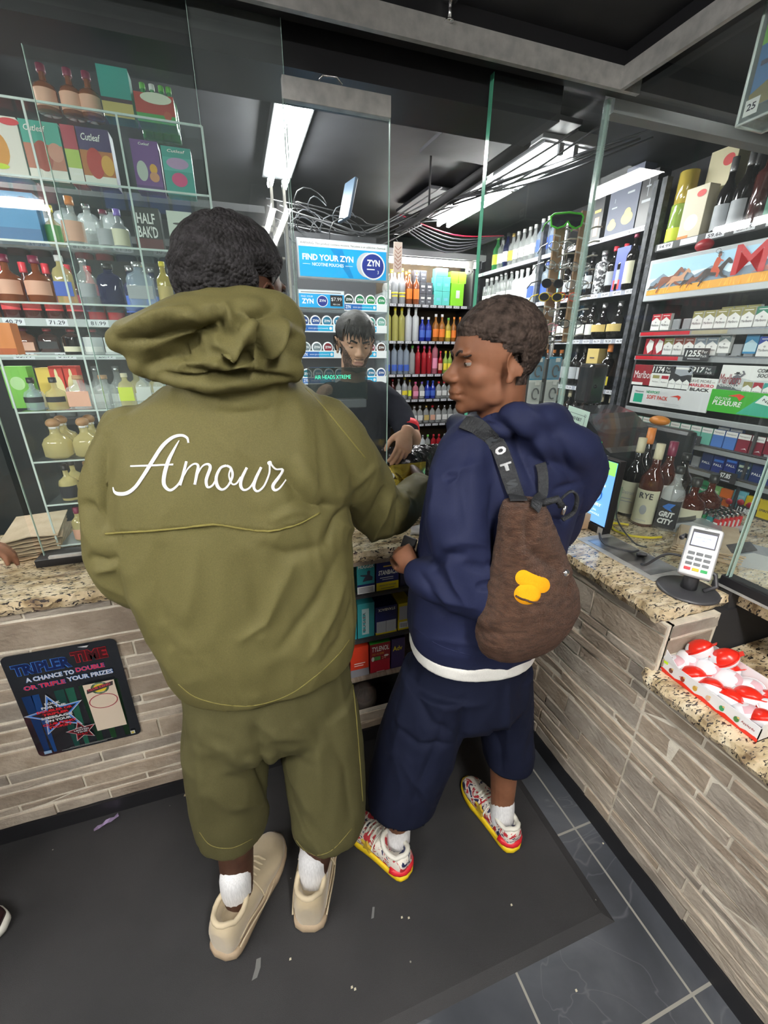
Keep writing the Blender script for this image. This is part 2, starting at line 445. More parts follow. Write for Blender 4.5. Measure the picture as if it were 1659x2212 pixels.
# ================================================================= stone veneer counters
STONES = [noisy('stone_%s' % n, a, b, 8, .85, .6, 34, (1.7, 1.7, 2.3), dist=.008) for n, a, b in (
    ('tan', (.32, .255, .19), (.44, .365, .285)), ('grey', (.27, .23, .19), (.38, .335, .28)),
    ('brown', (.26, .205, .155), (.36, .295, .23)), ('pale', (.36, .305, .245), (.48, .415, .335)))]
MORTAR = noisy('mortar', (.66, .60, .50), (.80, .74, .62), 40, .9, .3)
def stone_face(m, O, U, length, z0, z1, seed, rows=None):
    """ledge stones on the face whose lower corner is O, running along U; the face normal is U x Z"""
    rnd = random.Random(seed); N = U.cross(ZP); O = Vector(O)
    m.frame(O - N * .02, U, ZP, N, length, z1 - z0, .020, MORTAR)
    z = 0.0; H = z1 - z0
    rows = rows or [.052, .034, .062, .036, .05, .088, .035, .046, .034, .075, .05, .036, .058, .034, .1, .05, .04, .05]
    i = 0
    while z < H - .012:
        h = min(rows[i % len(rows)], H - z); i += 1
        if H - z - h < .02: h = H - z
        x = -rnd.random() * .25
        while x < length:
            w = rnd.uniform(.16, .52)
            a = max(x, 0) + .0042; b = min(x + w, length) - .0042
            if b - a > .015:
                d = rnd.uniform(.001, .005); mt = rnd.choice(STONES)
                # slightly uneven outline with a soft edge
                j = lambda: rnd.uniform(-.0022, .0022)
                lo, hi = z + .0036, z + h - .0036
                n = max(2, int((b - a) / .07))
                vs = []; fs = []
                for k in range(n + 1):
                    xx = a + (b - a) * k / n
                    for (zz, dd) in ((lo + j(), -.004), (lo + .003 + j(), d + j()), (hi - .003 + j(), d + j()), (hi + j(), -.004)):
                        vs.append(O + U * xx + ZP * zz + N * (dd + .002 if dd > 0 else dd))
                for k in range(n):
                    for q in range(3): fs.append((4 * k + q, 4 * (k + 1) + q, 4 * (k + 1) + q + 1, 4 * k + q + 1))
                fs.append((0, 1, 2, 3)); fs.append((4 * n + 3, 4 * n + 2, 4 * n + 1, 4 * n))
                m.raw(vs, fs, mt)
            x += w
        z += h
    return m
# front counter: solid to the recess, open shelves, narrow rest to the corner
FY, RX = 1.281, 1.044
m = M()
stone_face(m, (-2.9, FY, .07), XP, 2.9 + .27, .07, .895, 3)
m.box((-2.9, FY + .02, 0), (.27, 1.78, .89), MATTE_BLACK)
m.box((.27, FY + .22, 0), (1.06, 1.78, .89), MATTE_BLACK)
m.box((.27, FY + .005, .0), (1.06, FY + .22, .07), MATTE_BLACK)
stone_face(m, (.27, FY, .07), XP, .78, .07, .16, 5, [.045, .045])
t = m.build('front_counter', label='stone faced service counter along the back of the customer area', cat='counter')
SHELFM = noisy('worn_shelf_board', (.22, .17, .13), (.34, .28, .22), 12, .7, .2, 60, (6, 1, 1))
for z in (.331, .520, .724): M().box((.27, FY + .004, z), (1.04, FY + .22, z + .012), SHELFM if z < .4 else MATTE_BLACK).build('shelf', t)
M().box((.27, FY + .002, .865), (1.04, FY + .02, .892), SHELFM).build('shelf_rail', t)
m = M()
stone_face(m, (RX, FY, .07), YN, .635, .07, .895, 11)                # full height part
stone_face(m, (RX, FY - .635, .07), YN, 2.9, .07, .70, 12)            # lower part towards the camera
stone_face(m, (RX + .01, .646, .70), XP, .19, .70, .895, 14)
m.box((RX + .02, .655, 0), (2.0, 2.24, .89), MATTE_BLACK)
m.box((RX + .02, -2.2, 0), (1.70, .655, .698), MATTE_BLACK).box((1.70, .10, 0), (2.0, .655, .89), MATTE_BLACK)
m.build('side_counter', label='stone faced side counter running towards the camera on the right', cat='counter')
struct(M().box((-2.9, FY - .012, 0), (RX, FY + .01, .072), BLACK), 'baseboard_back')
struct(M().box((RX - .008, -2.9, 0), (RX + .02, FY, .072), BLACK), 'baseboard_right')

# ================================================================= granite
def granite(name):
    m = bpy.data.materials.new(name); nt, b = nodes_of(m)
    tc = add(nt, 'ShaderNodeTexCoord'); mp = add(nt, 'ShaderNodeMapping'); mp.inputs['Scale'].default_value = (1, 2.6, 1.4)
    mp.inputs['Rotation'].default_value = (0, 0, .25)
    lk(nt, tc.outputs['Object'], mp.inputs[0])
    n1 = add(nt, 'ShaderNodeTexNoise'); n1.inputs['Scale'].default_value = 12; n1.inputs['Detail'].default_value = 8; n1.inputs['Distortion'].default_value = .4
    lk(nt, mp.outputs[0], n1.inputs['Vector'])
    r1 = ramp(nt, [(.30, (.22, .15, .085)), (.42, (.50, .38, .22)), (.55, (.72, .59, .39)), (.72, (.84, .75, .56))]); lk(nt, n1.outputs['Fac'], r1.inputs[0])
    n2 = add(nt, 'ShaderNodeTexNoise'); n2.inputs['Scale'].default_value = 62; n2.inputs['Detail'].default_value = 5; n2.inputs['Distortion'].default_value = .8
    lk(nt, mp.outputs[0], n2.inputs['Vector'])
    r2 = ramp(nt, [(.40, (1, 1, 1)), (.445, (0, 0, 0))]); lk(nt, n2.outputs['Fac'], r2.inputs[0])
    mx = add(nt, 'ShaderNodeMixRGB'); mx.inputs[2].default_value = (.035, .03, .03, 1)
    lk(nt, r2.outputs[0], mx.inputs[0]); lk(nt, r1.outputs[0], mx.inputs[1])
    v = add(nt, 'ShaderNodeTexNoise'); v.inputs['Scale'].default_value = 26; v.inputs['Detail'].default_value = 3; lk(nt, mp.outputs[0], v.inputs['Vector'])
    r3 = ramp(nt, [(.60, (0, 0, 0)), (.68, (1, 1, 1))]); lk(nt, v.outputs['Fac'], r3.inputs[0])
    m2 = add(nt, 'ShaderNodeMixRGB'); m2.inputs[2].default_value = (.30, .20, .15, 1)
    mf = add(nt, 'ShaderNodeMath', operation='MULTIPLY'); mf.inputs[1].default_value = .55; lk(nt, r3.outputs[0], mf.inputs[0])
    lk(nt, mf.outputs[0], m2.inputs[0]); lk(nt, mx.outputs[0], m2.inputs[1]); lk(nt, m2.outputs[0], b.inputs['Base Color'])
    b.inputs['Roughness'].default_value = .16; b.inputs['Coat Weight'].default_value = .3
    return m
GR = granite('speckled_granite')
def slab(name, poly, z0, z1, label, edges=()):
    """counter top with a chiselled front edge"""
    rnd = random.Random(len(poly) * 7 + int(z0 * 100))
    pts = []
    n = len(poly)
    for i in range(n):
        a = Vector(poly[i]).to_3d(); b = Vector(poly[(i + 1) % n]).to_3d()
        if i in edges:
            k = max(2, int((b - a).length / .018)); nr = (b - a).normalized().cross(ZP)
            for q in range(k):
                p = a.lerp(b, q / k); pts.append((p + nr * (rnd.uniform(-.0035, .0035) if q else 0), True, nr))
        else: pts.append((a, False, Vector()))
    m = M(); N = len(pts)
    vs = [(p.x, p.y, z1) for p, e, nr in pts]
    vs += [(p + nr * rnd.uniform(.003, .008)).to_tuple()[:2] + ((z0 + z1) / 2 + rnd.uniform(-.006, .006),) for p, e, nr in pts]
    vs += [(p - nr * rnd.uniform(0, .006)).to_tuple()[:2] + (z0,) for p, e, nr in pts]
    fs = [tuple(range(N)), tuple(range(3 * N - 1, 2 * N - 1, -1))]
    for i in range(N):
        j = (i + 1) % N
        fs += [(N + i, N + j, j, i), (2 * N + i, 2 * N + j, N + j, N + i)]
    m.raw(vs, fs, GR)
    o = m.build(name, label=label, cat='countertop')
    return o
GZ = .935
slab('granite_countertop', [(-2.9, 1.258), (1.022, 1.258), (1.022, .668), (1.335, .668), (1.335, .10), (2.02, .10), (2.02, 2.28), (1.32, 2.28), (1.32, 1.80), (-2.9, 1.80)], .893, GZ, 'cream and black speckled granite worktop running round the corner at counter height', (0, 1, 2))
slab('granite_shelf', [(1.012, -2.2), (1.70, -2.2), (1.70, .650), (1.062, .645), (1.030, .668), (1.012, .650)], .70, .74, 'lower speckled granite shelf on the right with the candy tray on it', (4, 5))

# ================================================================= glass
GLASS = pane_mat('clear_glass', (.92, .965, .95), haze=.035)
GLASS2 = pane_mat('hazy_glass', (.88, .94, .925), haze=.10)  # stronger share of the noise-varied pale diffuse haze
EDGE = mat((.10, .42, .27), .12, trans=.0, coat=.6)
EDGE2 = mat((.45, .62, .56), .12, coat=.6)
def glass_pane(label, O, U, w, h, t=.008, m=GLASS, name='glass_screen', edges='lr', em=EDGE2, frame=None):
    o = thing(name, O, label, 'glass screen')
    N = U.cross(ZP)
    g_ = M(); g_.raw([(0, 0, 0), U * w, U * w + ZP * h, ZP * h], [(0, 1, 2, 3)], m); g_.build('sheet', o)
    e = M()
    if 'l' in edges: e.frame(Vector() - U * .0005 - N * t / 2, U, ZP, N, .0012, h, t, em)
    if 'r' in edges: e.frame(U * (w - .0007) - N * t / 2, U, ZP, N, .0012, h, t, em)
    if 't' in edges: e.frame(ZP * (h - .001) - N * t / 2, U, ZP, N, w, .0012, t, em)
    if e.v: e.build('edge', o)
    return o
GY, GX = 1.494, 1.296
glass_pane('tall fixed glass pane over the right end of the front counter, bright green left edge', (.845, GY, GZ), XP, 1.292 - .845, 2.385 - GZ, .022, em=EDGE, edges='l')
glass_pane('tall fixed glass pane left of the sliding door, its edge above the green jacket', (-.02, GY - .02, GZ + .03), XP, .225, 2.385 - GZ - .03, m=GLASS2)
glass_pane('wide fixed glass pane in front of the left acrylic case', (-.66, GY - .004, GZ + .03), XP, .64, 2.385 - GZ - .03, edges='lr')
glass_pane('overlapping glass pane edge crossing the acrylic case at the left', (-.385, GY - .016, GZ + .03), XP, .36, 2.21 - GZ, edges='l', m=GLASS)
glass_pane('fixed glass pane at the far left past the acrylic case', (-2.9, GY, GZ + .03), XP, 2.22, 2.385 - GZ - .03, edges='')
o = glass_pane('sliding glass door pane hung from a silver rail in front of the clerk', (.196, 1.46, 1.02), XP, .305, 1.20, .010, name='sliding_glass_door')
M().box((0, -.012, 1.195), (.305, .012, 1.245), STEEL, .002).build('top_rail', o)
M().tube([(.10, -.004, 1.25), (.11, -.004, 1.262), (.15, -.004, 1.264), (.165, -.004, 1.25)], .003, CHROME).build('roller_clip', o)
glass_pane('side glass pane from the corner to the joint beside the card reader', (GX, 1.49, GZ), YN, 1.49 - .69, 2.385 - GZ, .012, edges='lr')
glass_pane('side glass pane nearer the camera past the joint', (GX, .682, .985), YN, 2.6, 2.385 - .985, .012, edges='l')
M().box((GX - .012, 1.478, GZ), (GX + .004, 1.500, 2.385), mat((.55, .72, .67), .15, alpha=.35), .002).build('glass_corner_strip', label='pale green corner strip where the front and side glass meet', cat='glass strip')
# black sill under the nearer side glass, with the dark end post by the low shelf
M().box((GX - .012, -1.9, .955), (GX + .03, .70, .985), BLACK, .002).box((GX - .006, .66, .74), (GX + .03, .72, .955), MATTE_BLACK).box((GX - .013, -1.9, .950), (GX - .005, .70, .958), STEEL).build('glass_sill', label='black metal sill carrying the side glass above the low shelf', cat='sill')
M().box((-.68, 1.462, GZ), (.2, 1.545, GZ + .026), BLACK, .002).box((-.64, 1.462, GZ + .026), (.2, 1.475, GZ + .034), STEEL).build('glass_track', label='black track on the granite under the left glass and acrylic case', cat='track')
# ================================================================= bottles
ORD = 'first second third fourth fifth sixth seventh eighth ninth tenth eleventh twelfth thirteenth fourteenth fifteenth sixteenth seventeenth eighteenth nineteenth twentieth'.split()
ORD += ['twenty-' + o for o in ORD[:9]] + ['thirtieth'] + ['thirty-' + o for o in ORD[:9]] + ['fortieth']
def liq(c, a=.9, r=.07): return mat(c, r, alpha=a, coat=.5)
COLS = {
    'clear': liq((.78, .82, .82), .30, .04), 'frost': mat((.72, .76, .78), .35, alpha=.8), 'blueclear': liq((.55, .66, .80), .36, .04),
    'yellowish': liq((.62, .60, .18), .6), 'amber': liq((.33, .12, .02), .88), 'copper': liq((.26, .075, .03), .93), 'red': liq((.42, .02, .03), .85),
    'pink': liq((.55, .18, .24), .7), 'blue': liq((.02, .04, .35), .9), 'navy': liq((.01, .015, .07), .96), 'green': liq((.05, .28, .09), .85), 'lime': liq((.42, .6, .12), .7),
    'dark': liq((.008, .006, .006), .97, .04), 'darkred': liq((.06, .010, .008), .95), 'gold': liq((.58, .44, .08), .8), 'grey': mat((.32, .34, .36), .3, coat=.4),
    'silverlace': noisy('silver_lace', (.05, .05, .06), (.75, .77, .8), 60, .3, .2, lo=.48, hi=.54), 'tequila': liq((.72, .62, .28), .52, .04), 'cyan': liq((.2, .55, .62), .7),
    'whiskey': liq((.075, .013, .006), .95, .04)}
CAPS = {k: mat(c, .35) for k, c in dict(white=(.8, .8, .8), yellow=(.85, .68, .03), red=(.62, .03, .05), green=(.15, .5, .08), black=(.02, .02, .02), blue=(.03, .08, .5), pink=(.8, .1, .3),
        cyan=(.1, .6, .7), orange=(.8, .25, .05), cork=(.45, .25, .12), purple=(.25, .16, .6), maroon=(.22, .02, .06), beige=(.72, .64, .44), teal=(.1, .45, .4)).items()}
CAPS['gold'] = mat((.75, .55, .18), .3, .8); CAPS['silver'] = mat((.6, .6, .62), .25, .8)
LABS = {k: mat(c, .55) for k, c in dict(white=(.78, .79, .77), yellow=(.85, .7, .05), red=(.6, .05, .05), orange=(.85, .22, .03), green=(.1, .4, .12), black=(.02, .02, .025), blue=(.05, .12, .5),
        cream=(.72, .70, .52), gold=(.6, .45, .15), lime=(.68, .78, .05), pink=(.8, .3, .45), grey=(.4, .42, .45), dkgreen=(.02, .2, .12), peach=(.75, .42, .3), cyan=(.2, .6, .7)).items()}
PROF = {
    'spirit': ([(.92, 0), (1, .015), (1, .58), (.9, .64), (.5, .72), (.36, .78), (.34, .93)], (.40, .90, 1.0), 0),
    'tall': ([(.95, 0), (1, .01), (1, .68), (.86, .735), (.5, .77), (.38, .80), (.36, .93)], (.42, .90, 1.0), 0),
    'wine': ([(.95, 0), (1, .02), (1, .52), (.9, .60), (.5, .69), (.36, .74), (.34, .96)], (.38, .82, 1.0), 0),
    'square': ([(.95, 0), (1, .02), (1, .60), (.85, .67), (.45, .72), (.36, .76), (.36, .92)], (.42, .88, 1.0), .75),
    'flask': ([(.95, 0), (1, .02), (1, .62), (.8, .72), (.4, .78), (.34, .82), (.34, .92)], (.4, .88, 1.0), .55),
    'cognac': ([(.55, 0), (.9, .05), (1, .16), (.95, .34), (.7, .48), (.36, .60), (.24, .68), (.22, .9)], (.27, .86, 1.0), 0),
    'bulb': ([(.7, 0), (1, .08), (1, .40), (.8, .52), (.40, .60), (.33, .66), (.33, .78)], (.62, .76, 1.0), .45),
    'jug': ([(.92, 0), (1, .02), (1, .46), (.86, .56), (.45, .63), (.28, .68), (.26, .86)], (.36, .84, 1.0), 0),
    'can': ([(.98, 0), (1, .02), (1, .96), (.98, 1)], None, 0)}
def bottle_meshes(kind, h, r, body, cap, lab, lz=(.16, .46), n=12, band=None):
    prof, c, sq = PROF[kind]
    sy = .62 if kind == 'flask' else 1
    b = M().lathe([(q * r, z * h) for q, z in prof], COLS[body], n, sq=sq, sy=sy)
    cp = M()
    if c:
        if kind == 'bulb': cp.ell((0, 0, h * .88), (r * .5, r * .5, h * .12), CAPS[cap], 12, 8).lathe([(r * .36, h * .74), (r * .36, h * .80)], CAPS['white'], 10)
        else: cp.lathe([(c[0] * r, c[1] * h), (c[0] * r * 1.02, (c[1] + .02) * h), (c[0] * r, c[2] * h)], CAPS[cap], 10)
    lb = M()
    if lab:
        z0, z1 = lz[0] * h, lz[1] * h
        if sq > .3:
            w = r * .86; d = r * sy * 1.03 * (.93 if sq > .6 else .98)
            lb.box((-w, -d - .0012, z0), (w, -d + .001, z1), LABS[lab])
        else:
            k = 8; vs = []; fs = []
            for i in range(k + 1):
                a = -math.pi / 2 + (i / k - .5) * 2.3
                vs += [(r * 1.012 * math.cos(a), r * 1.012 * math.sin(a), z0), (r * 1.012 * math.cos(a), r * 1.012 * math.sin(a), z1)]
            fs = [(2 * i, 2 * i + 2, 2 * i + 3, 2 * i + 1) for i in range(k)]
            lb.raw(vs, fs, LABS[lab], True)
        if band: lb.lathe([(r * 1.012, h * band[0]), (r * 1.012, h * band[1])], LABS[band[2]], n)
    return b, cp, lb
_BP = {}
NAMES = {'spirit': 'bottle', 'tall': 'bottle', 'wine': 'bottle', 'square': 'square bottle', 'flask': 'flask bottle', 'cognac': 'decanter', 'bulb': 'round bottle', 'jug': 'bottle', 'can': 'tube'}
BW = {'clear': 'clear', 'frost': 'frosted', 'blueclear': 'pale blue', 'yellowish': 'yellow tinted', 'darkred': 'dark red', 'silverlace': 'silver patterned', 'tequila': 'pale gold', 'whiskey': 'dark amber', 'lime': 'lime green', 'dark': 'black'}
def put_bottle(spec, loc, rz, where, group, parts=False):
    """spec = (kind, h, r, body, cap, label colour, extras)"""
    kind, h, r, body, cap, lab = spec[:6]; ex = spec[6] if len(spec) > 6 else {}
    base = BW.get(body, body) + ' ' + NAMES[kind]; tail = where
    for words in (base + (', %s cap' % cap if PROF[kind][1] else '') + (', %s label' % lab if lab else ''), base + (', %s cap' % cap if PROF[kind][1] else ''), base):
        if len((words + ', ' + where).split()) <= 16: break
    key = (kind, h, r, body, cap, lab, repr(ex), parts)
    if key not in _BP:
        b, c, l = bottle_meshes(kind, h, r, body, cap, lab, **ex)
        if parts:
            root = b.build('bottle')
            if c.v: c.build('cap', root)
            if l.v: l.build('bottle_label', root)
        else:
            b.merge(c).merge(l); root = b.build('bottle')
        _BP[key] = root; root['used'] = 0
    root = _BP[key]
    if root['used'] == 0:
        root['used'] = 1; o = root; o.location = loc; o.rotation_euler.z = rz
        tag(o, words + ', ' + where, 'bottle', group)
    else:
        o = copy_tree(root, loc, words + ', ' + where, group, rz)
    return o
def run_shelf(specs, start, U, rz, where, group, gap=.006, parts=False, jitter=.004, depth_n=1, depth_step=.085, Nb=None):
    """bottles side by side from start along U; specs may repeat with a count"""
    rnd = random.Random(repr(where)); s = 0.0; k = 0
    for sp, cnt in specs:
        for _ in range(cnt):
            if sp is None: s += .03; continue
            r = sp[2]; s += r
            p = Vector(start) + U * s + Vector((rnd.uniform(-1, 1) * jitter, rnd.uniform(-1, 1) * jitter, 0))
            put_bottle(sp, p, rz, ORD[min(k, len(ORD) - 1)] + ' from left, ' + where, group, parts)
            for d in range(1, depth_n):
                put_bottle(sp, p + Nb * depth_step * d, rz, 'behind the ' + ORD[min(k, len(ORD) - 1)] + ' from left, ' + where, group, parts)
            s += r + gap; k += 1
    return s
TAGM = mat((.74, .76, .80), .5); INK = mat((.03, .03, .05), .6); WINE_RED = mat(hx('7c1220'), .45)
def price_rail(m_face, O, U, length, prices, h=.024, pitch=.10, tagw=.055, dark=GREYBLACK):
    F = Face(O, U, ZP)
    F.rect(0, 0, length, h, dark)
    l0 = F.l
    for i, p in enumerate(prices):
        x = i * pitch + .012
        if x + tagw > length: break
        F.l = l0; F.rect(x, h * .08, tagw, h * .84, TAGM)
        F.l = l0 + 1; F.text(p, x + tagw * .12, h * .26, h * .5, INK, w=tagw * .76, bold=.01)
    return F
SHELF = mat((.05, .05, .055), .45); BOARD = noisy('dark_wood_back', (.035, .022, .012), (.09, .06, .03), 3, .7, .1)

# ---- back wall liquor shelving
BY = 4.10
bx0, bx1 = 1.28, 2.28
zs = [ony(920, v, BY).z for v in (658, 737, 808, 862, 915, 979)]
t = thing('liquor_shelving', ((bx0 + bx1) / 2, BY, 0), 'dark liquor shelving across the back wall under the tube light', 'shelving')
def part(m, name, par):
    o = m.build(name, par); o.location = -Vector(par.location); return o
part(M().box((bx0 - .3, BY + .31, 0), (bx1 + .02, BY + .33, 2.42), BOARD), 'back_panel', t)
for x in (bx0 - .3, bx1): part(M().box((x, BY + .0, 0), (x + .02, BY + .31, 2.3), SHELF), 'upright', t)
rn = random.Random(4)
for i, z in enumerate(zs + [.25]):
    part(M().box((bx0 - .28, BY, z - .025), (bx1, BY + .31, z), SHELF), 'shelf', t)
    part(price_rail(None, (bx0 - .2, BY - .002, z - .026), XP, bx1 - bx0 + .2, ['%d.%02d' % (rn.randint(5, 39), rn.choice([99, 49, 28, 59])) for _ in range(14)], .026, .083, .062).m, 'price_strip', t)
def sp(kind, h, r, body, cap, lab=None, **ex): return (kind, h, r, body, cap, lab, ex)
xs = ony(842, 700, BY).x - .03
G1 = 'bottles on the back wall shelving'
W = 'shelf of the back wall'
run_shelf([(sp('spirit', .25, .03, 'clear', 'silver', 'white'), 1), (sp('spirit', .30, .032, 'grey', 'yellow', 'yellow', lz=(.2, .24), band=(.28, .33, 'yellow')), 2), (sp('spirit', .29, .032, 'copper', 'orange', 'orange'), 2)],
          (xs, BY + .06, zs[0]), XP, 0, 'top ' + W, G1, depth_n=2, Nb=YP)
run_shelf([(sp('tall', .30, .032, 'yellowish', 'yellow', None), 3), (sp('tall', .30, .034, 'frost', 'white', None), 2), (sp('spirit', .22, .032, 'blue', 'white', 'blue'), 2), (sp('spirit', .25, .034, 'amber', 'white', 'orange'), 2),
           (sp('spirit', .22, .03, 'gold', 'green', 'yellow'), 1), (sp('spirit', .23, .027, 'amber', 'orange', 'orange'), 3)], (xs, BY + .06, zs[1]), XP, 0, 'second ' + W, G1)
run_shelf([(sp('tall', .30, .030, 'blueclear', 'white', 'blue', lz=(.1, .3)), 4), (sp('tall', .27, .030, 'clear', 'green', None), 1), (sp('tall', .27, .028, 'red', 'pink', None), 3), (sp('tall', .33, .030, 'pink', 'pink', 'pink'), 1),
           (sp('spirit', .22, .025, 'red', 'red', 'peach'), 1), (sp('spirit', .22, .025, 'lime', 'yellow', 'yellow'), 2), (sp('spirit', .19, .025, 'lime', 'cyan', 'lime'), 1)], (xs, BY + .06, zs[2]), XP, 0, 'third ' + W, G1)
run_shelf([(sp('spirit', .2, .028, 'darkred', 'red', None), 2), (sp('spirit', .2, .03, 'clear', 'white', 'white'), 1), (sp('spirit', .215, .03, 'grey', 'yellow', 'yellow', lz=(.2, .4)), 1), (sp('spirit', .19, .022, 'clear', 'yellow', 'lime'), 1),
           (sp('flask', .17, .032, 'pink', 'pink', 'pink'), 1), (sp('flask', .17, .03, 'clear', 'purple', 'white'), 1), (sp('spirit', .18, .03, 'blue', 'blue', 'blue'), 2), (sp('flask', .17, .03, 'clear', 'red', 'white'), 3), (sp('flask', .17, .03, 'clear', 'silver', 'white'), 1)],
          (xs, BY + .06, zs[3]), XP, 0, 'fourth ' + W, G1, depth_n=1)
run_shelf([(sp('flask', .19, .035, 'red', 'red', 'pink'), 2), (sp('flask', .18, .032, 'clear', 'white', 'white'), 2), (sp('flask', .18, .032, 'clear', 'gold', 'gold'), 1), (sp('flask', .18, .032, 'clear', 'red', 'peach'), 1), (sp('flask', .18, .032, 'clear', 'silver', 'white'), 4)],
          (xs + .15, BY + .06, zs[4]), XP, 0, 'fifth ' + W, G1)
run_shelf([(sp('flask', .19, .03, 'clear', 'white', 'white'), 3), (sp('flask', .19, .03, 'frost', 'silver', 'grey'), 2), (sp('flask', .19, .03, 'clear', 'green', 'lime'), 1), (sp('flask', .19, .03, 'red', 'red', 'red'), 2), (sp('flask', .19, .03, 'clear', 'white', 'white'), 3)],
          (xs + .15, BY + .06, zs[5]), XP, 0, 'sixth ' + W, G1, depth_n=1)
run_shelf([(sp('flask', .16, .028, 'clear', 'red', 'white'), 7), (sp('flask', .16, .028, 'silverlace', 'silver', None), 3)], (xs + .15, BY + .06, .25), XP, 0, 'bottom ' + W, G1, depth_n=1)
# gift boxes at the right of the top shelf
def carton(loc, size, m, label, lab=None, rz=0, group=None, cat='box', name='gift_box', emblem=None):
    o = M().box((-size[0] / 2, -size[1] / 2, 0), (size[0] / 2, size[1] / 2, size[2]), m, .0015).build(name, loc=loc, label=label, cat=cat, group=group, rz=rz)
    if lab or emblem:
        F = Face((-size[0] / 2, -size[1] / 2 - .0004, 0), XP, ZP)
        if lab: F.rect(size[0] * .2, size[2] * .3, size[0] * .6, size[2] * .35, lab)
        if emblem: emblem(F, size[0], size[2])
        F.build('printed_front', o)
    return o
dkbox = mat((.09, .095, .11), .45); teal = mat((.12, .60, .55), .5); lime = mat((.25, .68, .03), .5)
x = ony(897, 640, BY).x; z = zs[0]
W3 = 'left middle right'.split()
dkem = lambda F, w, h: (F.rect(w * .2, h * .55, w * .6, h * .18, LABS['white']), F.rect(w * .3, h * .25, w * .4, h * .12, LABS['grey']))
for r_, n_ in ((0, 4), (1, 3), (2, 2)):
    for k in range(n_):
        carton((x + k * .068 + .03, BY + .08, z + r_ * .098), (.064, .064, .096), dkbox, 'small charcoal carton, %s in the %s row of the carton stack' % (ORD[k], ['bottom', 'middle', 'upper'][r_]), group='charcoal cartons', emblem=dkem)
x = ony(940, 640, BY).x
for r_ in (0, 1):
    for k in (0, 1): carton((x + k * .082 + .05, BY + .08, z + r_ * .125), (.079, .09, .123), teal, 'turquoise gift box, %s %s of the stack on the top back shelf' % (['lower', 'upper'][r_], ['left', 'right'][k]), group='turquoise gift boxes', emblem=lambda F, w, h: F.rect(w * .25, h * .35, w * .5, h * .2, LABS['cyan']))
o = carton((x + .08, BY + .08, z + .2505), (.12, .09, .07), teal, 'turquoise gift box lying on top of the turquoise stack', group='turquoise gift boxes')
x = ony(976, 640, BY).x
wl = lambda F, w, h: F.rect(w * .38, h * .35, w * .3, h * .34, LABS['white'])
carton((x + .075, BY + .08, z), (.135, .10, .20), lime, 'lime green gift box with white label at the right of the top shelf', emblem=wl)
carton((x + .04, BY + .08, z + .201), (.08, .08, .10), lime, 'left lime green carton on top of the labelled lime box', group='lime cartons')
carton((x + .125, BY + .08, z + .201), (.08, .08, .10), lime, 'right lime green carton on top of the labelled lime box', group='lime cartons')

# ---- right wall liquor shelving (far half) and its black posts
WX = 2.30
t = thing('wall_shelving', (WX, 3.1, 0), 'black liquor shelving along the right wall beyond the cigarette rack', 'shelving')
part(M().box((WX + .28, 1.1, 0), (WX + .30, 4.08, 2.45), MATTE_BLACK), 'back_panel', t)
for y in (2.10, 2.155, 3.1, 4.05): part(M().box((WX - .01, y, .0), (WX + .03, y + .03, 2.46), noisy('post_metal', (.02, .022, .028), (.08, .085, .10), 30, .5, .3)), 'post', t)
sz = [2.262, 1.94, 1.662, 1.352, 1.05]
rn = random.Random(9)
for z in sz:
    part(M().box((WX, 2.15, z - .03), (WX + .28, 4.06, z - .002), SHELF), 'shelf', t)
    part(price_rail(None, (WX - .002, 4.04, z - .030), YN, 1.88, ['%d.%02d' % (rn.randint(15, 89), rn.choice([99, 49, 28, 59])) for _ in range(20)], .028, .094, .062, mat((.35, .37, .45), .5)).m, 'price_strip', t)
RZ = -math.pi / 2
G2 = 'bottles on the right wall shelving'
W = 'of the right wall shelving'
run_shelf([(sp('spirit', .27, .04, 'green', 'green', 'lime'), 1), (sp('spirit', .25, .038, 'clear', 'black', 'white'), 1), (sp('spirit', .26, .036, 'navy', 'black', 'white'), 1), (sp('spirit', .24, .036, 'clear', 'gold', 'yellow'), 1), (sp('spirit', .24, .034, 'clear', 'white', 'white'), 4), (sp('spirit', .26, .036, 'blueclear', 'white', 'blue'), 3)],
          (WX + .05, 3.86, sz[0]), YN, RZ, 'top shelf ' + W, G2)
run_shelf([(sp('tall', .27, .036, 'clear', 'white', 'white'), 3), (sp('tall', .29, .036, 'clear', 'silver', 'white'), 3), (sp('tall', .27, .036, 'frost', 'white', 'white'), 3), (sp('tall', .28, .038, 'frost', 'white', 'blue'), 2), (sp('tall', .28, .038, 'blueclear', 'blue', 'blue'), 1), (sp('tall', .27, .036, 'cyan', 'silver', 'cyan'), 2), (sp('spirit', .26, .036, 'dark', 'black', 'grey'), 4),
           (sp('tall', .25, .045, 'silverlace', 'silver', None), 1), (sp('spirit', .26, .036, 'dark', 'red', 'grey'), 2)], (WX + .05, 3.98, sz[1]), YN, RZ, 'second shelf ' + W, G2)
run_shelf([(sp('spirit', .24, .036, 'clear', 'white', 'white'), 2), (None, 31), (sp('spirit', .24, .036, 'dark', 'black', 'white', lz=(.12, .4)), 5), (sp('cognac', .22, .062, 'dark', 'silver', 'gold', lz=(.2, .4)), 2)], (WX + .06, 3.98, sz[2]), YN, RZ, 'third shelf ' + W, G2)
run_shelf([(None, 28), (sp('spirit', .24, .036, 'dark', 'orange', 'red', lz=(.1, .4)), 5), (sp('wine', .27, .038, 'dark', 'black', 'grey'), 3)], (WX + .06, 3.98, sz[3]), YN, RZ, 'fourth shelf ' + W, G2)
run_shelf([(None, 36), (sp('wine', .26, .036, 'dark', 'orange', 'white'), 3), (sp('wine', .26, .036, 'dark', 'beige', 'white'), 6)], (WX + .06, 3.98, sz[4]), YN, RZ, 'fifth shelf ' + W, G2)
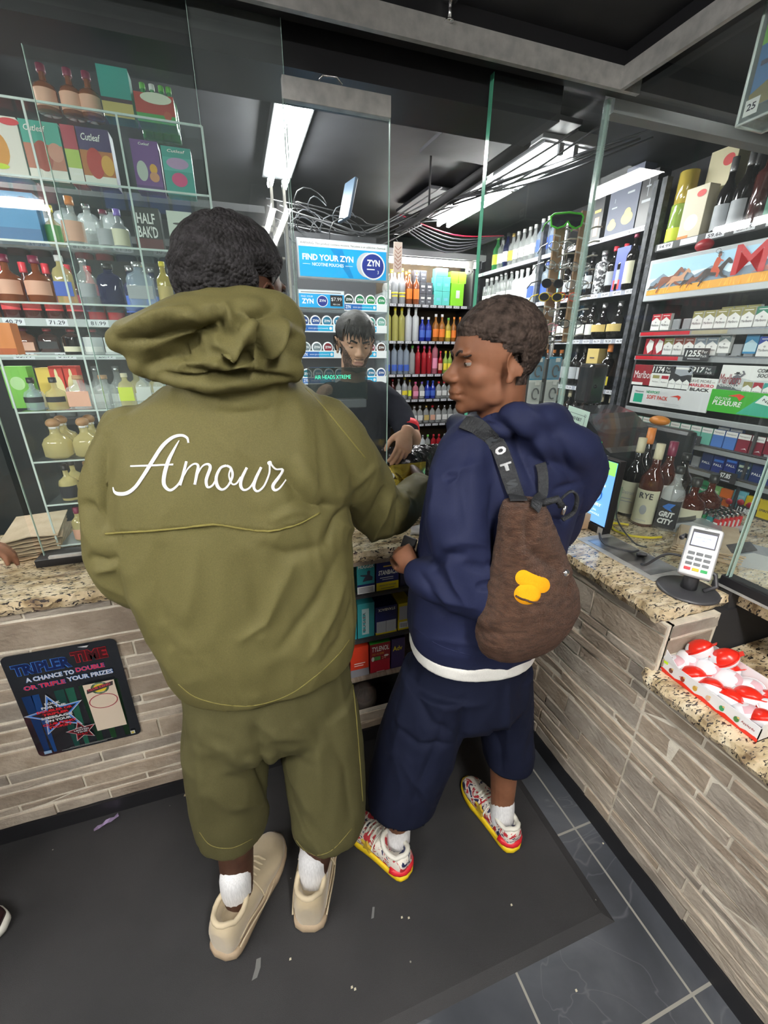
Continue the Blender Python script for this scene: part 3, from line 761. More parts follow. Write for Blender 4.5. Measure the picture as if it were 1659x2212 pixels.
slate_b = mat((.10, .11, .16), .5); goldp = mat((.5, .38, .14), .4)
def dark_em(F, w, h):
    F.text('I', w * .46, h * .72, h * .09, LABS['grey']); F.rect(w * .3, h * .6, w * .4, h * .03, LABS['grey'])
    F.disc(w * .5, h * .22, w * .34, h * .10, goldp); F.disc(w * .5, h * .3, w * .2, h * .08, goldp)
carton((WX + .07, 2.475, sz[0]), (.10, .09, .24), slate_b, 'shorter slate blue gift carton with gold emblem, top right wall shelf', rz=RZ, emblem=dark_em)
carton((WX + .07, 2.365, sz[0]), (.125, .09, .33), slate_b, 'taller slate blue gift carton with gold emblem beside the shorter one', rz=RZ, emblem=dark_em)
carton((WX + .07, 2.245, sz[0]), (.10, .09, .27), mat((.02, .02, .025), .35), 'black gift carton with silver cross next to the black post', rz=RZ, emblem=lambda F, w, h: (F.rect(w * .48, h * .55, w * .04, h * .3, LABS['grey']), F.rect(w * .35, h * .72, w * .3, h * .03, LABS['grey']), F.rect(w * .2, h * .45, w * .6, h * .05, LABS['grey'])))
carton((WX + .07, 2.61, sz[0]), (.09, .09, .26), mat((.03, .03, .035), .35), 'black gift carton with a framed picture left of the slate cartons', rz=RZ, emblem=lambda F, w, h: (F.rect(w * .3, h * .1, w * .4, h * .4, LABS['peach']), F.rect(w * .35, h * .13, w * .3, h * .34, LABS['grey']), F.rect(w * .2, h * .6, w * .6, h * .06, LABS['gold'])))
carton((WX + .06, 2.335, sz[1]), (.10, .08, .24), mat((.10, .13, .45), .5), 'blue gift carton with a red corner on the second right wall shelf', rz=RZ, emblem=lambda F, w, h: F.rect(w * .1, h * .04, w * .5, h * .22, LABS['red']))
put_bottle(sp('spirit', .30, .036, 'dark', 'maroon', 'cream', lz=(.1, .5)), (WX + .02, 2.255, sz[1]), RZ, 'in front of the blue gift carton', G2)
carton((WX + .05, 2.42, sz[3]), (.10, .09, .25), mat((.62, .48, .18), .4), 'golden yellow gift carton on the fourth right wall shelf', rz=RZ, emblem=lambda F, w, h: (F.text('1738', w * .25, h * .48, h * .07, INK), F.rect(w * .3, h * .75, w * .4, h * .03, INK), F.rect(w * .1, h * .1, w * .4, h * .2, goldp)))
put_bottle(sp('wine', .28, .045, 'dark', 'orange', 'yellow', lz=(.08, .28)), (WX + .04, 2.31, sz[3]), RZ, 'right of the golden gift carton', G2)
# ================================================================= top shelf liquor and the cigarette rack on the right wall
Y0 = 2.09            # far end of the rack; it runs towards the camera
t = thing('cigarette_rack', (WX, 1.5, 0), 'black cigarette rack with grey shelf rails below the lit banner on the right', 'shelving')
RAILG = mat((.33, .35, .36), .45, .2); PUSH = mat((.55, .57, .60), .15, alpha=.45, coat=.5)
part(M().box((WX + .0, .55, 2.105), (WX + .28, Y0, 2.118), SHELF), 'shelf', t)
part(price_rail(None, (WX - .003, Y0, 2.108), YN, 1.5, ['94.99', '', '59.68', '65.99', '69.28', '65.99', '49.28', '55.99', '61.49'], .034, .135, .092, GREYBLACK).m, 'price_strip', t)
rz_ = [1.70, 1.572, 1.133, 1.007, .85, .71]
deep = {1.70: 0, 1.572: .03, 1.133: -.05, 1.007: -.08, .85: -.11, .71: -.14}
for z in rz_:
    y1 = 2.06 if z > 1.5 else 2.02; dx = 0
    part(M().box((WX - .01, .6, z - .006), (WX + .26, y1, z), SHELF), 'shelf', t)
    part(M().box((WX - .02, .6, z - .032), (WX - .008, y1, z - .004), RAILG, .002).box((WX - .021, .6, z - .008), (WX - .006, y1, z - .003), CHROME), 'shelf_rail', t)
for y in (.6, 1.30, 2.055): part(M().box((WX - .004, y, .65), (WX + .26, y + .012, 1.845), SHELF), 'side_panel', t)
part(M().box((WX - .03, .6, 1.245), (WX - .02, 2.04, 1.274), RAILG, .003), 'sign_rail', t)
RDm = mat(hx('c4142a'), .4); TANm = mat((.42, .38, .25), .45)
F = Face((WX - .0215, 2.05, 1.674), YN, ZP); F.rect(0, .0, .30, .018, RDm); F.rect(.31, 0, .18, .018, TANm); part(F.m, 'rail_strip', t)
F = Face((WX - .0215, 2.05, 1.545), YN, ZP); F.rect(0, .0, .27, .019, RDm); part(F.m, 'rail_strip', t)

# bottles of the top shelf
G3 = 'bottles above the lit banner'
W = 'above the lit banner'
put_bottle(sp('can', .20, .042, 'lime', None, 'lime'), (WX + .05, 2.035, 2.118), RZ, 'yellow lower tube at the left end of the top right shelf', None)
put_bottle(sp('can', .145, .046, 'gold', None, None), (WX + .06, 2.03, 2.319), RZ, 'tan tube standing on the yellow tube', None)
crem = lambda F, w, h: (F.disc(w * .5, h * .38, w * .3, h * .14, LABS['white']), F.rect(0, h * .0, w * .5, h * .16, LABS['orange']), F.disc(w * .72, h * .86, w * .2, h * .06, LABS['red']))
carton((WX + .05, 1.925, 2.118), (.12, .07, .25), mat((.62, .56, .42), .5), 'cream gift carton in front at the left of the top right shelf', rz=RZ, emblem=crem)
carton((WX + .15, 1.90, 2.118), (.14, .09, .41), mat((.66, .60, .38), .5), 'tall pale gold gift carton with a red mark behind the cream carton', rz=RZ, emblem=crem)
run_shelf([(sp('wine', .33, .040, 'dark', 'silver', 'grey', lz=(.1, .42)), 2), (sp('tall', .31, .040, 'darkred', 'black', None), 1), (sp('square', .33, .045, 'darkred', 'black', 'dkgreen', lz=(.05, .55)), 1), (sp('wine', .36, .040, 'dark', 'silver', 'red', lz=(.35, .5)), 1), (sp('square', .33, .043, 'dark', 'black', 'grey'), 2), (sp('tall', .34, .04, 'lime', 'cyan', 'cyan'), 2), (sp('wine', .33, .040, 'dark', 'silver', 'grey'), 4)],
          (WX + .05, 1.835, 2.118), YN, RZ, W, G3)
run_shelf([(sp('wine', .36, .038, 'dark', 'silver', None), 5)], (WX + .15, 1.80, 2.118), YN, RZ, 'in the back row ' + W, G3)

# ---- lit banner
SKY1 = mat(hx('8fb3c6'), .4, emit=.45); SKY2 = mat(hx('b9cfd8'), .4, emit=.45); FIELD = mat(hx('c9923a'), .5, emit=.35); FIELD2 = mat(hx('dfb04c'), .5, emit=.35); MTN = mat(hx('6f7f8e'), .5, emit=.3)
HORSE = mat(hx('7a4632'), .5, emit=.15); HORSE2 = mat(hx('3b3230'), .5, emit=.08); RIDER = mat(hx('b3492a'), .5, emit=.2); MARR = mat(hx('a81c22'), .4, emit=.3); HORSE3 = mat(hx('b98a6a'), .5, emit=.2)
FRM = mat((.62, .66, .70), .3)
by, bz, bw, bh = 2.06, 1.852, 1.55, .205
o = thing('banner_sign', (WX - .05, by, bz), 'long lit banner with galloping horses, a rider and big red letters', 'sign')
def at0(m, name, par):
    r = m.build(name, par); r.location = -Vector(par.location); return r
at0(M().box((WX - .05, by - bw, bz), (WX - .0, by, bz + bh), FRM, .004), 'frame', o)
F = Face((WX - .0505, by, bz), YN, ZP)
F.rect(.018, .03, bw - .03, bh - .05, SKY2)
F.poly([(.018, .11), (.5, .13), (1.5, .12), (1.5, bh - .02), (.018, bh - .02)], SKY1)
F.poly([(.03, .09), (.10, .13), (.15, .10), (.22, .14), (.28, .10), (.36, .13), (.45, .09), (.6, .12), (.75, .10), (1.0, .14), (1.3, .10), (1.5, .12), (1.5, .06), (.03, .06)], MTN)
F.poly([(.018, .03), (bw - .03, .03), (bw - .03, .085), (.8, .078), (.4, .066), (.2, .062), (.018, .055)], FIELD)
rn = random.Random(2)
for _ in range(70):
    x = rn.uniform(.02, 1.4); F.l = 9; F.poly([(x, .035), (x + .004, .035), (x + .006 + rn.uniform(-.005, .005), .06 + rn.uniform(0, .018))], FIELD2)
F.l = 12
def horse(F, x, y, s, m, fl=1):
    P_ = [(-.50, .25), (-.42, .42), (-.30, .46), (-.05, .42), (.14, .46), (.30, .62), (.40, .72), (.46, .70), (.58, .58), (.60, .50), (.52, .50), (.42, .55), (.34, .42), (.28, .28), (.36, .16), (.52, .10), (.54, .05), (.50, .04), (.30, .10), (.18, .20), (0, .18), (-.18, .20), (-.34, .10), (-.44, -.02), (-.50, -.14), (-.55, -.12), (-.48, .04), (-.42, .18), (-.50, .12), (-.66, .06), (-.68, .10), (-.56, .22)]
    F.poly([(x + px * s * fl, y + py * s) for px, py in (P_ if fl > 0 else P_[::-1])], m)
horse(F, 0.052, .055, 0.047, HORSE2); horse(F, 0.148, .055, 0.128, HORSE); horse(F, 0.200, .062, 0.102, HORSE3); horse(F, 0.252, .055, 0.060, HORSE2); horse(F, 0.296, .055, 0.076, HORSE); horse(F, 0.385, .06, 0.128, HORSE2)
F.poly([(0.3650, .118), (0.3950, .120), (0.4100, .10), (0.4050, .075), (0.3950, .075), (0.3950, .095), (0.3650, .10)], RIDER)
F.poly([(0.3700, .118), (0.3950, .118), (0.4050, .142), (0.3950, .160), (0.3800, .160), (0.3730, .14)], RIDER); F.disc(.392, .168, .009, .009, HORSE); F.rect(.379, .174, .028, .003, HORSE2); F.rect(.385, .176, .014, .007, HORSE2)
F.ring(.380, .188, .012, .009, .0018, HORSE2); F.line(.395, .15, .417, .14, .005, RIDER)
F.text('Marlboro', .465, .070, .125, MARR, w=.80, bold=.01)
F.l = 11; F.poly([(.62, .10), (.9, .13), (1.5, .15), (1.5, .075), (.55, .075)], mat(hx('a7756b'), .5, emit=.3))
at0(F.m, 'banner_picture', o)
M().ell((WX - .02, 1.79, 2.085), (.03, .045, .028), mat((.4, .02, .03), .4), 12, 8).build('red_cap', label='crushed dark red cloth tucked above the lit banner', cat='cloth')

# ---- cigarette packs
def chevron(F, w, h, c, dark=INK, word='Marlboro', top=.42):
    F.rect(0, h * .02, w, h * .96, WHITE)
    F.poly([(0, h), (0, h * (1 - top)), (w / 2, h * (1 - top + .22)), (w, h * (1 - top)), (w, h)], c)
    F.rect(w * .15, h * .86, w * .7, h * .035, WHITE); F.disc(w / 2, h * .50, w * .09, h * .05, mat((.4, .4, .4), .5)); F.text(word, w * .1, h * .26, h * .13, dark, w=w * .8)
def bandtop(F, w, h, c, word='Newport', c2=None):
    F.rect(0, 0, w, h, c); F.rect(0, h * .70, w, h * .30, WHITE); F.text(word, w * .1, h * .78, h * .12, INK, w=w * .8)
    if c2: F.poly([(w * .45, h * .14), (w * .8, h * .24), (w * .92, h * .12), (w * .8, h * .18)], c2)
def plainpk(F, w, h, c, c2, word=None, wc=None):
    F.rect(0, 0, w, h, c)
    if c2: F.rect(w * .08, h * .62, w * .84, h * .14, c2)
    if word: F.text(word, w * .12, h * .36, h * .14, wc or WHITE, w=w * .76, bold=.02)
def circ(F, w, h, c):
    F.rect(0, 0, w, h, WHITE); F.disc(w / 2, h * .60, w * .36, w * .36, c); F.rect(w * .25, h * .2, w * .5, h * .04, INK)
def cm(s): return mat(hx(s), .42)
PK = {
    'red and white': (WHITE, lambda F, w, h: chevron(F, w, h, cm('b01f2e'))), 'gold and white': (WHITE, lambda F, w, h: chevron(F, w, h, cm('8f8a55'))),
    'green and white': (WHITE, lambda F, w, h: chevron(F, w, h, cm('2f7a62'))), 'maroon and white': (WHITE, lambda F, w, h: chevron(F, w, h, cm('8d1b2d'), top=.5)),
    'red diamond': (cm('a11c2e'), lambda F, w, h: (F.rect(0, 0, w, h, cm('a11c2e')), F.poly([(w * .5, h * .05), (w, h * .3), (w, h * .8), (w * .5, h * .95), (w * .2, h * .5)], WHITE))),
    'brown and white': (WHITE, lambda F, w, h: chevron(F, w, h, cm('8a4a3f'))), 'grey blue and white': (WHITE, lambda F, w, h: chevron(F, w, h, cm('7c8894'))),
    'silver and white': (WHITE, lambda F, w, h: chevron(F, w, h, cm('6f7d80'))), 'sky blue': (cm('2a7fae'), lambda F, w, h: (F.rect(0, 0, w, h, cm('2a7fae')), F.poly([(0, h * .1), (0, h * .5), (w / 2, h * .72), (w, h * .5), (w, h * .1)], cm('b4d2dd')))),
    'blue and white': (WHITE, lambda F, w, h: chevron(F, w, h, cm('1f3f9c'))), 'black and green': (cm('16302a'), lambda F, w, h: (F.rect(0, 0, w, h, cm('17352c')), F.star(w / 2, h * .75, w * .42, cm('52c79a'), .3, 0, 8), F.text('Marlboro', w * .15, h * .3, h * .1, LABS['grey'], w=w * .7))),
    'green topped': (cm('1f9c85'), lambda F, w, h: bandtop(F, w, h, cm('1f9c85'))), 'mint topped': (cm('6fb9a6'), lambda F, w, h: bandtop(F, w, h, cm('6fb9a6'))), 'blue topped': (cm('4a78c0'), lambda F, w, h: bandtop(F, w, h, cm('4a78c0'))),
    'dark red topped': (cm('7d1830'), lambda F, w, h: bandtop(F, w, h, cm('7d1830'), c2=WHITE)), 'white with green circle': (WHITE, lambda F, w, h: circ(F, w, h, cm('1d6b3c'))), 'white with red circle': (WHITE, lambda F, w, h: circ(F, w, h, cm('8f1c33'))),
    'navy': (cm('1b2f66'), lambda F, w, h: plainpk(F, w, h, cm('1b2f66'), None, 'PALL', WHITE)), 'navy with blue band': (cm('1b2f77'), lambda F, w, h: plainpk(F, w, h, cm('1b2f77'), cm('3c78d8'), 'PALL')), 'dark teal': (cm('1f4a52'), lambda F, w, h: plainpk(F, w, h, cm('1d3a5a'), cm('cfe0c8'), 'PALL')),
    'turquoise': (cm('2090a8'), lambda F, w, h: plainpk(F, w, h, cm('2090a8'), cm('60b8c8'), 'SPIRIT', PAPER)), 'forest green': (cm('1f8a58'), lambda F, w, h: plainpk(F, w, h, cm('1f8a58'), cm('126040'), 'SPIRIT', PAPER)), 'light green': (cm('8fc77a'), lambda F, w, h: plainpk(F, w, h, cm('8fc77a'), cm('c0e0b0'), 'SPIRIT')),
    'orange': (cm('e8752a'), lambda F, w, h: plainpk(F, w, h, cm('e8752a'), None, 'SPIRIT', INK)), 'light blue': (cm('7cc8d8'), lambda F, w, h: plainpk(F, w, h, cm('7cc8d8'), cm('a8dce6'), 'SPIRIT', INK)), 'yellow': (cm('e8cc20'), lambda F, w, h: plainpk(F, w, h, cm('e8cc20'), None, 'SPIRIT', INK)),
    'deep green': (cm('14503a'), lambda F, w, h: plainpk(F, w, h, cm('14503a'), None, 'KOOL')), 'bright blue': (cm('2a68b8'), lambda F, w, h: plainpk(F, w, h, cm('2a68b8'), cm('e8c040'), 'L&M'))}
_PP = {}
PWD, PHT, PDP = .055, .086, .022
def pack(kind, loc, label, group, rz=RZ, sc=None):
    if kind not in _PP:
        bm_, em = PK[kind]
        o = M().box((-PWD / 2, -PDP / 2, 0), (PWD / 2, PDP / 2, PHT), bm_, .0012).build('cigarette_pack')
        F = Face((-PWD / 2, -PDP / 2 - .0002, 0), XP, ZP, .00025); em(F, PWD, PHT); F.build('pack_front', o)
        o['category'] = 'cigarettes'; _PP[kind] = o; o['n'] = 0
    o = _PP[kind]
    if o['n'] == 0:
        o['n'] = 1; o.location = loc; o.rotation_euler.z = rz; o['label'] = label; o['group'] = group
        if sc: o.scale = sc
        return o
    return copy_tree(o, loc, label, group, rz, sc)
def pusher(loc, label):
    M().box((-.022, -.004, 0), (.022, .004, .055), PUSH, .003).box((-.018, -.02, 0), (.018, .06, .004), PUSH).build('pack_pusher', loc=loc, rz=RZ, label=label, cat='pusher', group='empty pushers in the rack')
def pack_row(kinds, y, z, rowname, back=(), x=None, tall=()):
    x = WX + .018 if x is None else x
    for i, k in enumerate(kinds):
        yy = y - i * .0605
        if yy < .66: break
        if k is None: pusher((x, yy, z), 'clear empty pusher, %s place from the left, %s' % (ORD[i], rowname)); continue
        z2 = z + (.012 if i in tall else 0)
        if i in tall: M().box((-.02, -.01, 0), (.02, .01, .012), PUSH).build('pack_riser', loc=(x, yy, z), rz=RZ, label='clear riser under the %s pack, %s' % (ORD[i], rowname), cat='riser')
        pack(k, (x, yy, z2), '%s cigarette pack, %s from the left in %s' % (k, ORD[i], rowname), 'packs in ' + rowname)
        if i in back: pack(k, (x + .026, yy, z2 + .012), '%s cigarette pack behind the %s pack in %s' % (k, ORD[i], rowname), 'packs in ' + rowname)
R_, G_, B_ = 'red and white', 'gold and white', 'blue and white'
pack_row([R_, R_, None, None, G_, G_, G_, G_, G_, 'green and white', R_, 'maroon and white', R_, R_, G_, G_, 'silver and white', R_], 1.99, 1.70, 'the top pack row', back=(6, 7, 8, 10), tall=(11,))
pack_row(['red diamond', 'red diamond', 'gold and white', 'brown and white', 'brown and white', 'grey blue and white', 'grey blue and white', 'silver and white', None, 'sky blue', B_, B_, 'black and green', 'silver and white', B_, 'green and white', R_, B_], 2.0, 1.572, 'the second pack row', tall=(7, 9, 11))
pack_row(['green topped'] * 6 + ['mint topped'] * 2 + ['blue topped'] * 2 + ['dark red topped'] * 3 + ['white with green circle', 'white with red circle', 'white with red circle', 'mint topped', 'blue topped'], 1.96, 1.133, 'the third pack row', back=(8, 9), tall=(12,))
pack_row(['navy'] * 4 + [None, 'navy', 'navy with blue band', 'navy with blue band', 'dark teal', 'navy', 'navy', 'dark teal', 'navy', 'navy with blue band', 'navy'], 1.80, 1.007, 'the fourth pack row', tall=(7,))
pack_row(['turquoise', 'forest green', 'turquoise', 'turquoise', 'forest green', 'light green', 'orange', 'light blue', 'yellow', 'yellow', 'orange', 'light blue', 'forest green'], 1.72, .85, 'the fifth pack row', tall=(4, 7))
pack_row(['deep green'] * 7 + ['bright blue'] * 6, 1.55, .71, 'the sixth pack row')

# ---- signs on the rack
def rack_sign(name, u0, v0, u1, v1, label, bg, fn, x=WX - .028, th=.006, h=None, w=None):
    a = onx(u0, v0, x); b = onx(u1, v1, x)
    z1, z0 = a.z, b.z; w = w or a.y - b.y; h = h or z1 - z0
    m = M().box((0, -.0, 0), (w, th, h), bg, .0015)
    o = m.build(name, loc=(x, a.y, z0), label=label, cat='sign', rz=RZ)
    F = Face((0, -.0004, 0), XP, ZP, .0003); fn(F, w, h); F.build('printing', o)
    return o
WT = mat((.82, .84, .82), .4); SB = mat((.03, .03, .035), .4)
def s_red(F, w, h):
    F.text('Marlboro', w * .06, h * .34, h * .36, WT, w=w * .9, bold=.0); F.rect(0, 0, w * .5, h * .13, WT)
rack_sign('box_sign', 1373, 787, 1412, 834, 'dark red square box sign with white lettering, left end of the middle signs', cm('8c1a28'), s_red)
def s_1174(F, w, h):
    F.rect(0, 0, w, h * .66, WT); F.rect(0, h * .62, w, h * .36, SB); F.text('1174', w * .02, h * .66, h * .27, WT, w=w * .52, bold=.03, italic=.1); F.text('Per', w * .62, h * .82, h * .1, WT); F.text('Pack', w * .62, h * .68, h * .1, WT)
    for k, c in ((0, G_), (1, R_)):
        F.rect(w * (.08 + .4 * k), h * .05, w * .34, h * .50, WT); F.rect(w * (.10 + .4 * k), h * .38, w * .30, h * .15, cm('8f8a55') if k == 0 else cm('9c1b2e')); F.text('Marlboro', w * (.12 + .4 * k), h * .2, h * .06, INK, w=w * .26)
rack_sign('price_sign', 1412, 788, 1450, 838, 'sign reading 1174 per pack over two small packs', WT, s_1174)
def s_blk(F, w, h):
    F.rect(0, 0, w, h, mat((.35, .38, .42), .4)); F.rect(w * .1, h * .84, w * .7, h * .08, WT)
    F.poly([(0, h * .3), (0, h * .62), (w * .2, h * .66), (w * .5, h * .55), (w * .8, h * .62), (w, h * .62), (w, h * .3)], SB)
    for k in range(3): F.poly([(w * (.02 + .33 * k), 0), (w * (.32 + .33 * k), 0), (w * (.32 + .33 * k), h * .3), (w * (.17 + .33 * k), h * .42), (w * (.02 + .33 * k), h * .3)], WT); F.text('Marlboro', w * (.05 + .33 * k), h * .18, h * .05, INK, w=w * .24)
rack_sign('picture_sign', 1453, 789, 1487, 842, 'grey sign with three black and white packs between the price signs', WT, s_blk)
rack_sign('price_sign', 1488, 789, 1542, 811, 'black price sign reading $917 per pack', SB, lambda F, w, h: (F.text('$917', w * .02, h * .14, h * .72, WT, w=w * .6, bold=.03, italic=.1), F.text('Per', w * .68, h * .52, h * .3, WT), F.text('Pack', w * .68, h * .12, h * .3, WT)))
rack_sign('text_sign', 1490, 815, 1543, 851, 'white sign reading SAVE MORE MARLBORO BLACK', WT, lambda F, w, h: (F.text('SAVE MORE', w * .06, h * .68, h * .2, SB, w=w * .74), F.text('with', w * .82, h * .7, h * .09, SB), F.text('MARLBORO', w * .04, h * .38, h * .22, cm('c01f38'), w=w * .88, bold=.03), F.text('BLACK', w * .12, h * .06, h * .24, SB, w=w * .7, bold=.04)))
def s_soon(F, w, h):
    F.poly([(0, h * .5), (w * .3, h * .62), (w * .6, h * .52), (w, h * .6), (w, 0), (0, 0)], mat((.55, .60, .60), .5)); F.poly([(0, 0), (0, h * .3), (w * .2, h * .36), (w * .36, h * .2), (w * .7, h * .12), (w, h * .1), (w, 0)], mat((.10, .12, .13), .5))
    F.poly([(w * .20, h * .3), (w * .24, h * .62), (w * .30, h * .70), (w * .36, h * .66), (w * .40, h * .74), (w * .37, h * .82), (w * .40, h * .83), (w * .44, h * .72), (w * .36, h * .56), (w * .36, h * .3)], mat((.14, .14, .16), .5)); F.rect(w * .25, h * .70, w * .12, h * .03, SB); F.rect(w * .28, h * .72, w * .06, h * .06, SB)
    F.text('Marlboro', w * .02, h * .36, h * .34, cm('8c1a28'), w=w * .38); F.text('Cowboy Cut', w * .04, h * .22, h * .18, WT, w=w * .40, bold=.01)
    F.text('COMING', w * .62, h * .80, h * .12, SB, w=w * .34, bold=.02, italic=.2); F.text('SOON', w * .64, h * .64, h * .12, SB, w=w * .24, bold=.02, italic=.2)
    for k, c in enumerate(('8f8a55', 'a01c30', '2f9a92')):
        x = w * (.46 + .17 * k); F.rect(x, h * .02, w * .15, h * .46, WT); F.poly([(x, h * .48), (x, h * .28), (x + w * .075, h * .38), (x + w * .15, h * .28), (x + w * .15, h * .48)], cm(c)); F.text('Marlboro', x + w * .02, h * .14, h * .06, INK, w=w * .11)
rack_sign('picture_sign', 1562, 788, 1549, 850, 'white COMING SOON sign with a cowboy silhouette and three packs', WT, s_soon, w=.26)
def s_np(F, w, h):
    F.rect(w * .05, h * .1, w * .13, h * .5, cm('1fa07f')); F.text('Newport', w * .06, h * .64, h * .14, SB, w=w * .12); F.text('NEWPORT', w * .22, h * .66, h * .16, cm('2f9a68'), w=w * .18, bold=.02); F.text('SOFT PACK', w * .24, h * .36, h * .22, cm('cc3a2a'), w=w * .28, bold=.02)
    F.poly([(w * .54, h * .60), (w * .64, h * .72), (w * .68, h * .66), (w * .66, h * .44), (w * .645, h * .58), (w * .62, h * .62)], cm('cc3a2a')); F.rect(w * .42, h * .2, w * .26, h * .02, LABS['grey']); F.rect(w * .5, h * .12, w * .2, h * .015, LABS['grey'])
rack_sign('long_sign', 1366, 838, 1526, 893, 'long white sign reading NEWPORT SOFT PACK under the middle signs', mat((.66, .68, .70), .35), s_np, x=WX - .034, w=.47, h=.10)
def s_pl(F, w, h):
    F.text('FIND YOUR', w * .06, h * .56, h * .12, WT, w=w * .18, italic=.2); F.text('PLEASURE', w * .05, h * .32, h * .22, WT, w=w * .32, bold=.02, italic=.15); F.poly([(w * .20, h * .76), (w * .32, h * .88), (w * .38, h * .80), (w * .34, h * .58), (w * .30, h * .74)], cm('d8452a'))
    F.poly([(w * .34, h * .04), (w * .68, h * .04), (w * .84, h * .66), (w * .56, h * .90)], cm('35a58a')); F.poly([(w * .50, h * .58), (w * .80, h * .42), (w * .86, h * .68), (w * .57, h * .92)], mat((.75, .84, .80), .4)); F.text('Newport', w * .56, h * .66, h * .15, SB, w=w * .25, bold=.01, ang=-.45)
rack_sign('long_sign', 1535, 852, 1659, 905, 'bright green sign reading FIND YOUR PLEASURE with a slanted mint pack', cm('3aa62c'), s_pl, x=WX - .034, w=.42, h=.108)
def ptag(u, v, w, h, s, label, x=WX - .03):
    p = onx(u, v, x)
    o = M().box((0, 0, 0), (w, .003, h), SB, .001).build('price_tag', loc=(x, p.y, p.z - h), rz=RZ, label=label, cat='price tag')
    F = Face((0, -.0004, 0), XP, ZP, .0003); F.text(s, w * .08, h * .34, h * .5, WT, w=w * .6, bold=.03, italic=.1); F.rect(w * .2, h * .12, w * .5, h * .08, LABS['grey'])
    if len(s) < 5: F.text('Per', w * .72, h * .6, h * .24, WT); F.text('Pack', w * .70, h * .3, h * .2, WT)
    F.build('printing', o)
ptag(1480, 752, .135, .062, '1255', 'large black price tag reading 1255 on the second pack row')
ptag(1488, 938, .07, .05, '12.19', 'black price tag reading 12.19 on the third pack row')
ptag(1555, 1015, .085, .055, '$7.85', 'black price tag reading 7.85 under the navy packs')
ptag(1525, 1066, .085, .055, '13.99', 'left black price tag reading 13.99 under the coloured packs')
ptag(1592, 1088, .09, .058, '13.88', 'right black price tag reading 13.88 under the coloured packs')
ptag(1636, 1165, .07, .05, '10.', 'black price tag reading 10 beside the lowest packs at the right edge')
for i, (u, v) in enumerate(((1575, 1083), (1600, 1085), (1620, 1092))):
    p = onx(u, v, WX - .03); M().lathe([(.014, 0), (.016, .003), (.014, .008)], cm('a02030'), 14, axis='X').build('round_sticker', loc=(p.x + .004, p.y, p.z), label='red round button, %s of three on the coloured pack shelf' % ('left', 'middle', 'right')[i], cat='button', group='red buttons')
# ================================================================= ZYN rack, clerk side things
ZB = 2.50
ZBL = mat(hx('1aa0dc'), .4, emit=.35); ZBL2 = mat(hx('0f86c8'), .4, emit=.3); ZNV = mat(hx('23389a'), .4, emit=.15); WTE = mat((.85, .88, .9), .4, emit=.25); ZSM = mat(hx('19b0e0'), .4, emit=.25); ZSB = mat(hx('1a6cc0'), .4, emit=.2)
def panel_sign(name, pts, y, label, fn, bg, th=.012, cat='sign'):
    a = ony(*pts[0], y); b = ony(*pts[1], y); w = b.x - a.x; h = a.z - b.z
    o = M().box((0, 0, 0), (w, th, h), bg, .002).build(name, loc=(a.x, y, b.z), label=label, cat=cat)
    F = Face((0, -.0004, 0), XP, ZP, .0004); fn(F, w, h); F.build('printing', o)
    return o
def zyn_big(F, w, h):
    F.rect(.008, .008, w - .02, h - .016, ZBL); F.poly([(w * .35, h * .78), (w * .48, h * .78), (w * .60, .01), (w * .55, .01)], ZBL2)
    F.rect(.008, h * .80, w - .016, h * .17, WTE); F.text('WARNING: This product contains nicotine. Nicotine is an addictive chemical.', w * .03, h * .84, h * .075, SB, w=w * 1.0 * .94)
    F.text('FIND YOUR ZYN', w * .05, h * .46, h * .16, WTE, w=w * .55, bold=.035); F.text('NICOTINE POUCHES', w * .15, h * .32, h * .085, WTE, w=w * .34, bold=.015); F.rect(w * .05, h * .355, w * .08, h * .01, WTE); F.rect(w * .51, h * .355, w * .08, h * .01, WTE)
    F.disc(w * .76, h * .42, w * .125, h * .33, mat((.7, .75, .8), .4, emit=.1)); F.disc(w * .82, h * .40, w * .14, h * .36, WTE); F.disc(w * .82, h * .40, w * .125, h * .32, ZNV); F.text('ZYN', w * .75, h * .40, h * .17, WTE, w=w * .15, bold=.04); F.rect(w * .75, h * .30, w * .09, h * .03, WTE); F.text('3', w * .87, h * .20, h * .09, WTE)
ZX0 = ony(640, 520, ZB).x
panel_sign('hanging_sign', ((640, 512), (838, 610)), ZB, 'large blue lit sign reading FIND YOUR ZYN behind the sliding glass', zyn_big, FRM, .04)
t = thing('pouch_rack', (.62, ZB + .1, 0), 'clear tiered rack with round can toppers and blue strips behind the clerk', 'rack')
ZR = []
for k, v in enumerate((668, 716, 772, 828)):
    z = ony(700, v, ZB).z; ZR.append(z)
    part(M().box((.335, ZB, z - .004), (.86, ZB + .25, z), mat((.7, .78, .8), .2, alpha=.4)), 'tier', t)
for x in (.325, .855): part(M().box((x, ZB, 0), (x + .01, ZB + .25, 1.9), mat((.7, .78, .8), .2, alpha=.3)), 'side_panel', t)
part(M().box((.33, ZB + .25, 0), (.865, ZB + .26, 2.2), mat((.10, .10, .11), .5)), 'back_panel', t)
def zstrip(F, w, h):
    F.rect(0, 0, w, h, WTE); F.rect(.003, h * .15, w * .74, h * .7, ZSM); F.rect(.003, h * .15, w * .40, h * .7, ZSB); F.text('ZYN', w * .03, h * .3, h * .42, WTE, w=w * .12, bold=.03); F.text('www.zyn.com/rewards', w * .2, h * .34, h * .28, WTE, w=w * .44); F.disc(w * .70, h * .5, h * .2, h * .2, WTE)
for k, z in enumerate(ZR):
    for q in range(2 if k else 1):
        x = .345 + .255 * (q if k else 1)
        F = Face((x, ZB - .002, z - .004), XP, ZP, .0004); zstrip(F, .25, .04); part(F.m, 'shelf_strip', t)
